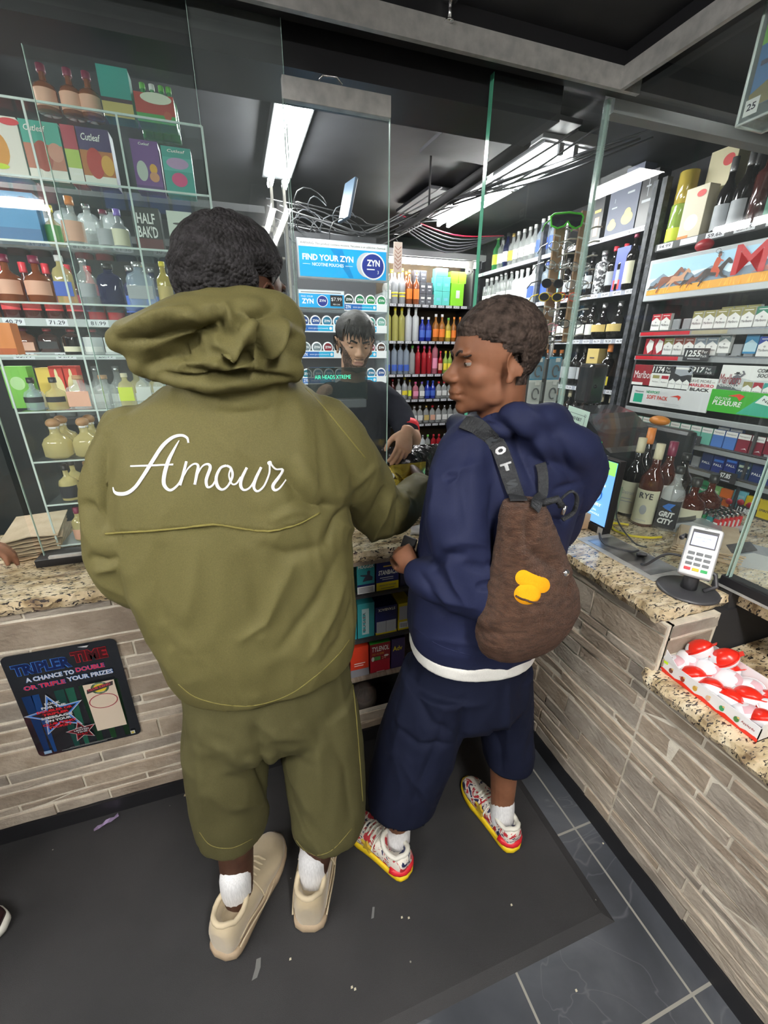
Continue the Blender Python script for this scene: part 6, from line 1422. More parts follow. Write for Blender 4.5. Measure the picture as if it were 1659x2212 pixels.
# ================================================================= overhead: pipe, cables, freshener, camera, sprinkler
t = M().tube([(1.14, 1.72, 2.33), (1.14, 3.12, 2.33)], .022, MATTE_BLACK, 14).tube([(1.14, 2.62, 2.33), (1.14, 2.62, 2.60)], .006, MATTE_BLACK, 8)
t.build('conduit_pipe', label='black pipe hung under the ceiling with a thin rod, above the open gap', cat='pipe')
t = thing('air_freshener', (.985, 2.70, 2.04), 'white card with a rose lattice pattern hanging from the end of the black pipe', 'air freshener')
M().box((-.028, -.003, -.02), (.028, .003, .14), cm('e0d0c4'), .006).build('card', t)
F = Face((-.022, -.0034, -.014), XP, ZP, .0004)
for k in range(6):
    for s_ in (-1, 1): F.l = 2; F.line(.022, .012 + .020 * k, .022 + s_ * .020, .030 + .020 * k, .003, cm('9a5a48'))
F.build('lattice', t)
M().tube([(0, 0, .14), (.002, .1, .20), (.155, .40, .27)], .0015, DKG, 6).build('cord', t)
wires = M(); wb = M(); rn = random.Random(6)
for k in range(9):
    a = Vector((.35 + rn.uniform(-.1, .1), 2.9 + rn.uniform(-.3, .3), 2.30 + rn.uniform(-.05, .06))); b = Vector((1.20 + rn.uniform(0, .3), 2.75 + rn.uniform(-.2, .4), 2.42 + rn.uniform(-.06, .06))); md = (a + b) / 2 - Vector((0, 0, rn.uniform(.05, .22)))
    pts = cubic([a, a.lerp(md, .6) + Vector((rn.uniform(-.1, .1), 0, rn.uniform(-.06, .02))), md, b], 6)
    M().tube(pts, .004, mat((.14, .14, .15), .6) if k % 3 == 0 else DKG, 6).build('ceiling_cable', label='%s cable sagging from the tangle toward the pipe, %s from the lowest' % ('grey' if k % 3 == 0 else 'black', ORD[k]), cat='cable', group='ceiling cables')
for k in range(7):
    a = Vector((1.22 + .02 * k, 2.72, 2.40)); b = Vector((1.52 + rn.uniform(0, .5), 1.95 + rn.uniform(-.2, .2), 2.52)); M().tube(cubic([a, a.lerp(b, .5) - Vector((0, 0, rn.uniform(-.01, .05))), b], 6), .005, DKG if k % 2 else mat((.08, .08, .09), .6), 6).build('ceiling_cable', label='bundled cable running above the pipe to the right, %s in the bundle' % ORD[k], cat='cable', group='ceiling cables')
for k in range(6):
    a = Vector((1.25, 3.4 + .03 * k, 2.50)); b = Vector((2.2, 3.5 + .03 * k, 2.46)); M().tube(cubic([a, a.lerp(b, .5) - Vector((0, 0, .06 + .018 * k)), b], 6), .005, cm('8a1830') if k == 0 else mat((.06, .06, .07), .6), 6).build('ceiling_cable', label=('crimson' if k == 0 else 'dark') + ' cable sagging across in front of the back wall, %s of six' % ORD[k], cat='cable', group='ceiling cables')
for k in range(12):
    c = Vector((.55 + rn.uniform(-.14, .14), 2.75 + rn.uniform(-.1, .1), 2.26 + rn.uniform(-.09, .10))); r_ = rn.uniform(.04, .12)
    M().tube([c + Vector((r_ * math.cos(q * .5), .03 * math.sin(q), r_ * .7 * math.sin(q * .5 + rn.random() * .1))) for q in range(10)], .003, mat((.10, .105, .12), .6) if k % 2 else DKG, 6).build('cable_loop', label='loop of thin cable in the tangle by the router, %s from the left' % ORD[k], cat='cable', group='tangled cable loops')
M().frame((.64, 2.70, 2.24), Vector((.35, -.9, .1)).normalized(), Vector((.25, 0, 1)).normalized(), Vector((-.9, -.35, .2)).normalized(), .10, .19, .02, mat((.05, .08, .12), .3), .004).build('router', label='slim dark router hanging tilted in the cable tangle behind the sliding glass', cat='router')
t = thing('dome_camera', (2.20, 4.05, 2.36), 'white dome camera under the tube light above the lime boxes', 'security camera')
M().lathe([(.045, 0), (.045, -.05), (.04, -.055)][::-1], WHITE, 20).build('mount', t); M().ell((0, -.01, -.075), (.038, .038, .038), WHITE, 16, 12).build('eyeball', t); M().ell((-.014, -.038, -.085), (.009, .006, .009), DKG, 10, 8).ell((.014, -.038, -.085), (.009, .006, .009), DKG, 10, 8).build('lens', t)
q = onz(972, 22, 2.44)
M().lathe([(.02, .02), (.02, .03)], CHROME, 14).tube([(0, 0, .02), (0, 0, -.02)], .005, CHROME, 8).lathe([(.012, -.024), (.013, -.02)], CHROME, 12).build('sprinkler', loc=(q.x, q.y, 2.44), label='small sprinkler head under the black ceiling of the customer side', cat='sprinkler')
for i, (u, v) in enumerate(((1010, 275), (905, 420))):
    q = onz(u + 60, v + 20, 2.57); M().box((-.28, -.28, 0), (.28, .28, .02), CEILM, .003).build('ceiling_tile', loc=(q.x, q.y, 2.555), rz=.05, label=['larger dropped black ceiling tile above the pipe', 'smaller dropped black ceiling tile left of the thin rod'][i], cat='ceiling tile')

# ================================================================= eyeglass rack near the glass corner
t = thing('eyewear_rack', (1.66, 2.02, GZ), 'tall rack with two brown hardboard strips and pegs behind the corner glass', 'eyewear rack')
HB = noisy('hardboard', (.30, .18, .10), (.40, .26, .15), 5, .6, .1, 40)
M().box((-.10, .0, .66), (-.045, .012, 1.24), HB).build('left_board', t); M().box((.045, .0, .70), (.105, .012, 1.30), HB).build('right_board', t)
M().lathe([(.11, 0), (.11, .015), (.02, .03)], DKG, 24).tube([(0, .03, .02), (0, .03, 1.28)], .012, CHROME, 10).tube([(-.08, .015, .7), (.08, .015, .7)], .006, CHROME, 8).tube([(-.08, .015, 1.22), (.08, .015, 1.22)], .006, CHROME, 8).build('stand', t)
pegm = mat((.55, .52, .45), .4)
for k in range(9):
    for x in (-.07, .075):
        z = .72 + .062 * k
        M().tube([(x, 0, z), (x - .03, -.04, z + .018), (x - .075, -.05, z + .02)], .004, pegm, 6).build('peg', t)
        M().tube([(x, 0, z), (x + .05, -.02, z + .018), (x + .085, -.02, z + .02)], .004, pegm, 6).build('peg', t)
def glasses(loc, fm, lm, rz, label, s=1.0, visor=False):
    o = thing('sunglasses', loc, label, 'sunglasses', 'eyewear on the rack', rz)
    fr = M()
    if visor:
        out = [(-.072, .018), (-.06, .028), (0, .03), (.06, .028), (.072, .018), (.066, -.016), (.04, -.028), (.014, -.02), (0, -.004), (-.014, -.02), (-.04, -.028), (-.066, -.016)]
        P3 = [Vector((x * s, -.018 * (1 - (x / .072) ** 2) * s, z * s)) for x, z in out]
        fr.tube(P3 + [P3[0], P3[1]], .0042 * s, fm, 8, cap=False); fr.build('frame', o)
        M().raw([v + Vector((0, .002, 0)) for v in P3], [tuple(range(len(P3)))[::-1]], lm).build('lens', o)
    else:
        for q in (-1, 1):
            fr.tube([((q * .033 + .026 * math.cos(a)) * s, 0, .019 * math.sin(a) * s) for a in [i * math.pi / 8 for i in range(18)]], .0022 * s, fm, 6, cap=False)
        fr.tube([(-.008 * s, 0, .004 * s), (.008 * s, 0, .004 * s)], .002 * s, fm, 6); fr.build('frame', o)
        for q in (-1, 1): M().raw([((q * .033 + .025 * math.cos(a)) * s, .0005, .018 * math.sin(a) * s) for a in [i * math.pi / 8 for i in range(16)]], [tuple(range(16))], lm).build('lens', o)
    for q in (-1, 1): M().tube([(q * .066 * s, 0, .012 * s), (q * .070 * s, .08 * s, .010 * s), (q * .068 * s, .12 * s, -.01 * s)], .0028 * s, fm, 6).build('temple', o)
    return o
GRN = cm('4ac82a'); LDK = mat((.02, .02, .03), .1, coat=1); LCL = mat((.6, .66, .66), .1, alpha=.3, coat=1)
glasses((1.545, 1.93, 2.155), GRN, LDK, -.35, 'big lime green framed visor sunglasses at the top of the eyewear rack', 1.05, True)
for i, (dx, z, fm, lm, n_) in enumerate(((-.11, 2.06, CHROME, LCL, 'clear rimless glasses, first under the green visor pair'), (-.12, 1.98, CHROME, LCL, 'clear glasses, second under the green visor pair'), (-.13, 1.90, BLACK, LDK, 'black round sunglasses beside the left board'), (-.13, 1.84, cm('e8c81e'), LDK, 'yellow edged dark glasses beside the left board'), (-.03, 1.845, cm('e8502a'), LCL, 'orange armed glasses across the left board'),
        (-.14, 1.77, CHROME, LCL, 'clear glasses below the yellow edged pair'), (-.14, 1.70, cm('c87a8a'), LCL, 'pink framed reading glasses low on the rack'), (-.14, 1.645, BLACK, LCL, 'black framed reading glasses lowest on the rack'), (.02, 1.98, CHROME, LCL, 'clear glasses between the two brown boards, upper'), (.02, 1.90, CHROME, LCL, 'clear glasses between the two brown boards, middle'), (.02, 1.72, BLACK, LCL, 'dark framed glasses between the two brown boards, lower'))):
    glasses((1.66 + dx, 1.95, z), fm, lm, -.3 + .1 * (i % 3), n_)
BLS = mat((.70, .76, .76), .15, alpha=.16, coat=1)
for i in range(6):
    r_, c_ = divmod(i, 2)
    o = thing('blister_pack', (1.49 + c_ * .11, 1.92, 1.50 - r_ * .115), 'clear blister pack of earphones, %s row, %s, under the eyewear rack' % (['top', 'middle', 'bottom'][r_], ['left', 'right'][c_]), 'blister pack', 'blister packs under the eyewear rack')
    M().box((-.045, -.008, -.05), (.045, .008, .05), BLS, .006).build('blister', o); M().box((-.04, .0085, -.055), (.04, .0095, .06), [cm('3a98c0'), PAPER, PAPER][r_]).box((-.012, -.010, .035), (.014, -.008, .055), PAPER).build('card', o)
    M().tube([(.02 * math.cos(a), -.004, -.01 + .028 * math.sin(a)) for a in [k * math.pi / 6 for k in range(11)]], .004, DKG, 6).build('earphones', o)
t = M().box((1.53, 1.93, GZ), (1.55, 1.94, 1.2), DKG).box((1.44, 1.93, 1.20), (1.64, 1.945, 1.55), mat((.05, .05, .05), .6)).build('hook_panel', label='dark hook panel carrying the clear blister packs behind the corner glass', cat='panel')
t = thing('speaker', (1.75, 1.82, 1.33), 'black plastic speaker on a bracket between the corner glass and the wall shelving', 'speaker')
M().box((-.05, -.05, .0), (.06, .05, .20), BK2, .018).build('cabinet', t); M().lathe([(.009, 0), (.009, .002)], BLACK, 12, c=(-.01, -.0505, .09), axis='Y').build('screw', t)
M().tube([(0, 0, .0), (-.01, .01, -.1), (.02, .04, -.395)], .012, DKG, 8).build('stand_leg', t)
for k in range(3): M().tube(cubic([(-.02 + .02 * k, -.03, .01), (.03 + .02 * k, -.05, -.10), (-.03 - .02 * k, -.02, -.18)]), .0035, DKG, 6).build('cable', t)
# second small light bar reflections are left to the glass itself
# ================================================================= people: helpers
from mathutils.bvhtree import BVHTree
def ring_loft(m, rings, mt, n=28, e=2.0):
    """closed loft; rings: (centre, half width vector, half depth vector); e = superellipse power"""
    vs = []; fs = []
    for c, a, b in rings:
        c = Vector(c); a = Vector(a); b = Vector(b)
        for k in range(n):
            th = 2 * math.pi * k / n; cx, sx = math.cos(th), math.sin(th)
            cx = math.copysign(abs(cx) ** (2 / e), cx); sx = math.copysign(abs(sx) ** (2 / e), sx)
            vs.append(c + a * cx + b * sx)
    for i in range(len(rings) - 1):
        for k in range(n): fs.append((i * n + k, i * n + (k + 1) % n, (i + 1) * n + (k + 1) % n, (i + 1) * n + k))
    fs.append(tuple(range(n - 1, -1, -1))); fs.append(tuple((len(rings) - 1) * n + k for k in range(n)))
    m.raw(vs, fs, mt, True)
def zrings(rows):
    """rows: (z, x0, x1, yc, depth) -> horizontal rings"""
    return [((( x0 + x1) / 2, yc, z), ((x1 - x0) / 2, 0, 0), (0, d, 0)) for z, x0, x1, yc, d in rows]
def limb(m, pts, rad, mt, n=16, sub=5, flat=1.0):
    P = [Vector(p) for p in pts]
    Q = cubic(P, sub); R = []
    for i in range(len(P) - 1): R += [rad[i] + (rad[i + 1] - rad[i]) * k / sub for k in range(sub)]
    R.append(rad[-1])
    # rounded ends
    d0 = (Q[0] - Q[1]).normalized(); d1 = (Q[-1] - Q[-2]).normalized()
    pre = [(Q[0] + d0 * R[0] * s, R[0] * c) for s, c in ((.98, .2), (.8, .6), (.45, .89))]
    post = [(Q[-1] + d1 * R[-1] * s, R[-1] * c) for s, c in ((.45, .89), (.8, .6), (.98, .2))]
    allp = pre + list(zip(Q, R)) + post
    m.tube([p for p, r in allp], [r for p, r in allp], mt, n, flat=flat)
def fuse(m, voxel, smooth=6, fac=.5):
    me = m.mesh('tmp'); o = bpy.data.objects.new('tmp', me); COL.objects.link(o)
    md = o.modifiers.new('r', 'REMESH'); md.mode = 'VOXEL'; md.voxel_size = voxel; md.use_smooth_shade = True
    if smooth: s = o.modifiers.new('s', 'SMOOTH'); s.iterations = smooth; s.factor = fac
    dg = bpy.context.evaluated_depsgraph_get()
    r = bpy.data.meshes.new_from_object(o.evaluated_get(dg))
    bpy.data.objects.remove(o); bpy.data.meshes.remove(me)
    return r
def co_no(me):
    n = len(me.vertices); co = np.empty(n * 3); me.vertices.foreach_get('co', co)
    no = np.empty(n * 3); me.vertex_normals.foreach_get('vector', no)
    return co.reshape(-1, 3), no.reshape(-1, 3)
def set_co(me, co): me.vertices.foreach_set('co', co.ravel()); me.update()
def sstep(a, b, x):
    t = np.clip((x - a) / (b - a), 0, 1); return t * t * (3 - 2 * t)
def vnoise(co, s, seed=0.0): return np.array([noise.noise(Vector((c[0] * s + seed, c[1] * s, c[2] * s))) for c in co])
def seg_dist(P, pts):
    """distance of P (n,3) to a polyline and the parameter along it 0..1"""
    best = np.full(len(P), 1e9); par = np.zeros(len(P)); N = len(pts) - 1
    for i in range(N):
        a = np.array(pts[i]); b = np.array(pts[i + 1]); ab = b - a; L = ab @ ab + 1e-12
        t = np.clip(((P - a) @ ab) / L, 0, 1); d = np.linalg.norm(P - (a + t[:, None] * ab), axis=1)
        k = d < best; best[k] = d[k]; par[k] = (i + t[k]) / N
    return best, par
def folds(me, lines, y=None, side=-1):
    """lines: (pixel polyline, depth plane y, half width, height); ridges for positive heights; works on the side facing -Y"""
    co, no = co_no(me); disp = np.zeros(len(co))
    for pts, yy, w, hgt in lines:
        L = [ony(u, v, yy) for u, v in pts]
        P = co.copy(); P[:, 1] = 0
        # compare along the view: push vertices onto the plane y = yy along the line of sight
        t = yy / np.maximum(co[:, 1], .05); X = co[:, 0] * t; Z = CAM_Z + (co[:, 2] - CAM_Z) * t
        Q = np.stack([X, np.zeros_like(X), Z], 1)
        d, s = seg_dist(Q, [(p.x, 0, p.z) for p in L])
        taper = np.sin(np.pi * np.clip(s, .0, 1)) ** .6
        disp += 1.55 * hgt * np.exp(-((d / w) ** 2 + .02) ** .75) * taper * (no[:, 1] < .25)
    co += no * disp[:, None]; set_co(me, co)
def wrinkle(me, amp, s=(7, 7, 3.5), seed=0, mask=None):
    """sharp ridges with soft valleys at two sizes"""
    co, no = co_no(me); q = co * np.array(s); d = np.empty(len(co)); off = Vector((seed, seed * .7, 0))
    for i, c in enumerate(q):
        v = Vector(c) + off; w = noise.noise(v * .7 + Vector((9, 0, 0))); v2 = v + Vector((w, -w, w)) * .9
        d[i] = (.35 - 1.9 * abs(noise.noise(v2))) + .45 * (.3 - 1.8 * abs(noise.noise(v2 * 2.4)))
    if mask is not None: d = d * mask(co)
    co += no * (amp * d)[:, None]; set_co(me, co)
def mesh_obj(me, name, m, parent=None, smooth=True):
    me.materials.clear(); me.materials.append(m)
    if smooth: me.polygons.foreach_set('use_smooth', [True] * len(me.polygons))
    o = bpy.data.objects.new(name, me); COL.objects.link(o)
    if parent: o.parent = parent; o.location = -Vector(parent.location)
    return o
def pbuild(m, name, parent, label=None):
    o = m.build(name, parent); o.location = -Vector(parent.location)
    if label: o['label'] = label
    return o
def cut_faces(me, fn):
    """delete faces whose centre makes fn true"""
    bm = bmesh.new(); bm.from_mesh(me); dead = [f for f in bm.faces if fn(f.calc_center_median())]
    bmesh.ops.delete(bm, geom=dead, context='FACES'); bm.to_mesh(me); bm.free(); return me
def solidify(me, t):
    o = bpy.data.objects.new('tmp', me); COL.objects.link(o); s = o.modifiers.new('s', 'SOLIDIFY'); s.thickness = t; s.offset = -1
    r = bpy.data.meshes.new_from_object(o.evaluated_get(bpy.context.evaluated_depsgraph_get())); bpy.data.objects.remove(o); return r
def fabric(name, c, rough=.75, wr=.5, ws=9, sheen=0, weave=700, stretch=(1, 1, 1), wd=.02):
    m = bpy.data.materials.new(name); nt, b = nodes_of(m)
    tc = add(nt, 'ShaderNodeTexCoord'); mp = add(nt, 'ShaderNodeMapping'); mp.inputs['Scale'].default_value = stretch; lk(nt, tc.outputs['Object'], mp.inputs[0])
    n1 = add(nt, 'ShaderNodeTexNoise'); n1.inputs['Scale'].default_value = ws; n1.noise_type = 'RIDGED_MULTIFRACTAL'; n1.inputs['Detail'].default_value = 2.5; n1.inputs['Distortion'].default_value = .8; lk(nt, mp.outputs[0], n1.inputs['Vector'])
    n2 = add(nt, 'ShaderNodeTexNoise'); n2.inputs['Scale'].default_value = weave; lk(nt, tc.outputs['Object'], n2.inputs['Vector'])
    r = ramp(nt, [(.3, tuple(x * .88 for x in c)), (.7, tuple(min(1, x * 1.1) for x in c))]); lk(nt, n2.outputs['Fac'], r.inputs[0]); lk(nt, r.outputs[0], b.inputs['Base Color'])
    b1 = add(nt, 'ShaderNodeBump'); b1.inputs['Strength'].default_value = wr; b1.inputs['Distance'].default_value = wd; lk(nt, n1.outputs['Fac'], b1.inputs['Height'])
    b2 = add(nt, 'ShaderNodeBump'); b2.inputs['Strength'].default_value = .15; b2.inputs['Distance'].default_value = .001; lk(nt, n2.outputs['Fac'], b2.inputs['Height']); lk(nt, b1.outputs[0], b2.inputs['Normal'])
    lk(nt, b2.outputs[0], b.inputs['Normal']); b.inputs['Roughness'].default_value = rough + .15; b.inputs['Specular IOR Level'].default_value = .12
    return m
def skin(name, c, c2):
    m = noisy(name, c, c2, 14, .55, .12, 160, dist=.002, spec=.28)
    b = m.node_tree.nodes['Principled BSDF']; b.inputs['Subsurface Weight'].default_value = .12; b.inputs['Subsurface Radius'].default_value = (.012, .005, .003); b.inputs['Subsurface Scale'].default_value = .6
    return m
def curls(name, c, c2, sc=170, st=.9):
    m = noisy(name, c, c2, 60, .85, 0, spec=.2); nt = m.node_tree; b = nt.nodes['Principled BSDF']
    tc = add(nt, 'ShaderNodeTexCoord'); v = add(nt, 'ShaderNodeTexVoronoi'); v.inputs['Scale'].default_value = sc; lk(nt, tc.outputs['Object'], v.inputs['Vector'])
    bp = add(nt, 'ShaderNodeBump'); bp.inputs['Strength'].default_value = st; bp.inputs['Distance'].default_value = .006; bp.invert = True; lk(nt, v.outputs['Distance'], bp.inputs['Height']); lk(nt, bp.outputs[0], b.inputs['Normal'])
    return m

# ---- head in its own frame: face towards -Y, +Z up, crown about .125 above the centre, chin about .11 below
def head_shapes(m, H, mt, s=1.0, jaw=1.0, nose=1.0, neck_to=None, neck_r=.055, lips=1.0):
    T = lambda p: H @ (Vector(p) * s)
    R3 = H.to_3x3()
    def E(c, r, rx=0, ry=0, rz=0): m.ell(T(c), tuple(q * s for q in r), mt, 20, 14, R3 @ Matrix.Rotation(rz, 3, 'Z') @ Matrix.Rotation(rx, 3, 'X') @ Matrix.Rotation(ry, 3, 'Y'))
    E((0, .014, .032), (.074, .094, .088)); E((0, -.012, .020), (.068, .078, .080)); E((0, -.022, -.040), (.057 * jaw, .062, .070)); E((0, -.028, -.018), (.061, .060, .066)); E((0, -.050, -.078), (.036 * jaw, .032, .030)); E((0, -.070, -.094), (.020, .016, .017))
    for q in (-1, 1):
        E((q * .034, -.046, -.024), (.027, .029, .030)); E((q * .040 * jaw, -.010, -.058), (.018, .036, .034)); E((q * .026, -.074, .020), (.026, .016, .011))
        E((q * .077, .010, -.008), (.008, .017, .029), rx=.18, rz=q * .35)
        m.tube([T((q * (.082 + .006 * math.sin(a)), .012 + .019 * math.cos(a) + .004, -.006 + .031 * math.sin(a))) for a in [(-.9 + k * .42) for k in range(11)]], .0048 * s, mt, 8)
        E((q * .078, .006, -.036), (.007, .009, .010))
        E((q * .0125 * nose, -.096, -.033), (.0095 * nose, .011, .0085))
    limb(m, [T((0, -.078, .014)), T((0, -.092, -.010)), T((0, -.1045, -.028))], [.0085 * s, .0095 * s, .0125 * s * nose], mt)
    E((0, -.086, -.050), (.012, .012, .012))
    E((0, -.0885, -.0585 - .001), (.0245, .0115 * lips, .0062 * lips)); E((0, -.0865, -.0715), (.0215, .0125 * lips, .0075 * lips))
    if neck_to is not None: limb(m, [T((0, .020, -.045)), Vector(neck_to).lerp(T((0, .02, -.05)), .5), neck_to], [neck_r, neck_r, neck_r * 1.12], mt)
def head_carve(me, H, s=1.0):
    co, no = co_no(me); Hi = np.array(H.inverted()); L = (np.c_[co, np.ones(len(co))] @ Hi.T)[:, :3] / s
    d = np.zeros(len(co))
    for q in (-1, 1):
        e = np.exp(-(((L[:, 0] - q * .031) / .015) ** 2 + ((L[:, 2] - .001) / .0095) ** 2)) * (L[:, 1] < -.045); d -= .0085 * e
        e = np.exp(-(((L[:, 0] - q * .079) / .008) ** 2 + ((L[:, 1] - .006) / .010) ** 2 + ((L[:, 2] + .004) / .017) ** 2)); d -= .015 * e
    e = np.exp(-((L[:, 2] + .0655) / .0022) ** 2 - (L[:, 0] / .020) ** 2) * (L[:, 1] < -.07); d -= .0045 * e
    e = np.exp(-((L[:, 2] + .083) / .005) ** 2 - (L[:, 0] / .018) ** 2) * (L[:, 1] < -.06); d -= .003 * e
    co += no * (d * s)[:, None]; set_co(me, co)
def to_local(me, H, s=1.0):
    co, no = co_no(me); Hi = np.array(H.inverted()); return co, no, (np.c_[co, np.ones(len(co))] @ Hi.T)[:, :3] / s
def region_shell(src, H, s, above, thick, nz, seed, m, name, parent, nscale=90):
    """a shell over part of the head: above(L) > 0 inside the region (signed distance in m), thickness grows inwards"""
    me = src.copy(); co, no, L = to_local(me, H, s); a = above(L)
    t = thick(L) * sstep(0, .020, a) + .0008
    nn = np.zeros(len(co)); idx = np.where(a > -.01)[0]
    nn[idx] = np.array([noise.noise(Vector(co[i]) * nscale + Vector((seed, 0, 0))) for i in idx])
    co2 = co + no * (t + nn * nz * sstep(0, .012, a))[:, None]
    set_co(me, co2)
    bm = bmesh.new(); bm.from_mesh(me); bm.verts.ensure_lookup_table()
    dead = [f for f in bm.faces if min(a[v.index] for v in f.verts) < 0]
    bmesh.ops.delete(bm, geom=dead, context='FACES'); bm.to_mesh(me); bm.free()
    return mesh_obj(me, name, m, parent)
EYEW = mat((.26, .23, .21), .3, coat=.5); IRIS = mat((.035, .018, .01), .15, coat=1)
def eyes(H, s, parent, lidmat, look=(0, 0), close=.35, browm=None, brow_t=.0035, src=None):
    T = lambda p: H @ (Vector(p) * s); R3 = H.to_3x3()
    for q in (-1, 1):
        c = (q * .031, -.0635, .001)
        e = M().ell(T(c), (.0118 * s,) * 3, EYEW, 16, 12)
        d = Vector((look[0], -1, look[1])).normalized() * .0072
        e.ell(T(Vector(c) + d), (.0066 * s, .0066 * s, .0066 * s), IRIS, 12, 8); pbuild(e, 'eye', parent)
        for sg, cl in ((1, close), (-1, .12)):
            n = 10; vs = []; fs = []
            for i in range(n + 1):
                th = math.pi * (i / n) + math.pi
                for j in range(5):
                    ph = math.radians(90) - math.radians(90 - (90 - cl * 90) * 1) * 0 - (math.radians(2) + (math.pi / 2 - cl * math.pi / 2) * 0)
                    lat = (math.radians(85) * (1 - j / 4) + math.radians((1 - cl) * 55 - 22) * (j / 4)) * sg
                    vs.append(T(Vector(c) + Vector((math.cos(th) * math.cos(lat), math.sin(th) * math.cos(lat), math.sin(lat))) * .0131))
            for i in range(n):
                for j in range(4): fs.append((5 * i + j, 5 * i + j + 1, 5 * (i + 1) + j + 1, 5 * (i + 1) + j))
            pbuild(M().raw(vs, fs, lidmat, True), 'eyelid', parent)
        if browm:
            P_ = [T((q * x, y, z)) for x, y, z in ((.012, -.0868, .017), (.025, -.0868, .0215), (.037, -.0795, .021), (.049, -.0665, .016))]
            C_ = cubic(P_, 4)
            if src: C_ = [(lambda h: h[0] + h[1] * .0008)(src.find_nearest(c)) for c in C_]
            pbuild(M().tube(C_, [brow_t * s * (1 if k < 9 else .6) for k in range(13)], browm, 6, flat=1.0), 'eyebrow', parent)
def hand(m, W, D, P, mt, curl, side, s=1.0, spread=.16, thumb=(.5, .35)):
    """five fingered hand: W wrist, D direction of the metacarpals, P palm normal; curl per finger in radians per joint; side = thumb side sign along D x P"""
    W = Vector(W); D = Vector(D).normalized(); P = (Vector(P) - D * Vector(P).dot(D)).normalized(); S = D.cross(P) * side
    ring_loft(m, [(W + D * t * s - P * o * s, S * w * s, P * d * s) for t, w, d, o in ((-.02, .024, .019, 0), (.01, .027, .017, 0), (.04, .036, .016, 0), (.07, .040, .0145, 0), (.088, .038, .011, 0))], mt, 20)
    for k, (off, base, L, r) in enumerate(((.027, .088, (.040, .025, .020), .0088), (.009, .092, (.045, .028, .021), .0090), (-.009, .088, (.041, .026, .020), .0086), (-.026, .080, (.032, .020, .018), .0076))):
        c = curl[k] if isinstance(curl, (list, tuple)) else curl
        p = W + (D * (base - .015) + S * off) * s; d = (D + S * off * spread * 8).normalized(); pts = [p - D * .02 * s, p]
        for j, l in enumerate(L):
            ax = S; d = (Matrix.Rotation(c * (1.0 if j else .8) * -1, 3, d.cross(P)) @ d).normalized() if False else (d * math.cos(c) + P * math.sin(c)).normalized() if j == 0 else d
            if j: 
                e = d.cross(S).normalized() * (1 if d.cross(S).dot(P) > 0 else -1); pd = (P - d * P.dot(d))
                d = (Matrix.Rotation(c, 3, (d.cross(prevn)).normalized()) @ d).normalized(); prevn = (Matrix.Rotation(c, 3, (d.cross(prevn)).normalized()) @ prevn).normalized()
            else: prevn = (P * math.cos(c) - D * math.sin(c)).normalized()
            p = p + d * l * s; pts.append(p)
        Q = [pts[0]]
        for a, b in zip(pts, pts[1:]): Q += [a.lerp(b, .5), b]
        limb(m, Q, [r * s * (1.08 - .035 * i) for i in range(len(Q))], mt, 10, 2)
    t0 = W + (D * .018 + S * .022 + P * .004) * s; t1 = t0 + (D * .030 + S * .026 + P * thumb[0] * .02) * s; t2 = t1 + (D * .028 + S * .010 + P * thumb[1] * .03) * s; t3 = t2 + (D * .024 + S * .002 + P * thumb[1] * .02) * s
    limb(m, [t0, t1, t2, t3], [.014 * s, .0125 * s, .0105 * s, .009 * s], mt, 12, 3)
def bvh_of(obs):
    out = []
    for o in obs:
        me = o.data; mw = Matrix.Translation(Vector(o.parent.location) + Vector(o.location)) if o.parent else o.matrix_world
        out.append(BVHTree.FromPolygons([mw @ v.co for v in me.vertices], [tuple(p.vertices) for p in me.polygons]))
    return out
def on_surface(bv, u, v, off=.0):
    d = _ray(u, v).normalized(); o = Vector((0, 0, CAM_Z)); best = None
    for b in bv:
        h = b.ray_cast(o, d)
        if h[0] is not None and (best is None or h[3] < best[2]): best = (h[0], h[1], h[3])
    if best is None: return None, None
    n = best[1] if best[1].dot(d) < 0 else -best[1]
    return best[0] + n * off, n
def stitch(bv, pts, rad, m, name, parent, off=.001, flat=.35, sub=5, label=None):
    """a raised line sewn on the cloth, following its surface"""
    P2 = cubic([Vector((u, v, 0)) for u, v in pts], sub); n = len(P2)
    if not isinstance(rad, (list, tuple)): rad = [rad] * len(pts)
    R = [rad[min(int(i / sub), len(rad) - 2)] * (1 - (i % sub) / sub) + rad[min(int(i / sub) + 1, len(rad) - 1)] * ((i % sub) / sub) for i in range(n)]
    C = []; Nn_ = []; RR = []
    for q, r in zip(P2, R):
        p, nn = on_surface(bv, q.x, q.y, off)
        if p is not None: C.append(p); Nn_.append(nn); RR.append(r)
    if len(C) < 2: return None
    vs = []; fs = []; k = 8
    for i, p in enumerate(C):
        t = (C[min(i + 1, len(C) - 1)] - C[max(i - 1, 0)]).normalized(); sd = t.cross(Nn_[i]).normalized()
        for j in range(k):
            th = 2 * math.pi * j / k; vs.append(p + sd * math.cos(th) * RR[i] + Nn_[i] * math.sin(th) * RR[i] * flat)
    for i in range(len(C) - 1):
        for j in range(k): fs.append((i * k + j, i * k + (j + 1) % k, (i + 1) * k + (j + 1) % k, (i + 1) * k + j))
    fs.append(tuple(range(k - 1, -1, -1))); fs.append(tuple((len(C) - 1) * k + j for j in range(k)))
    return M().raw(vs, fs, m, True) if name is None else pbuild(M().raw(vs, fs, m, True), name, parent, label)
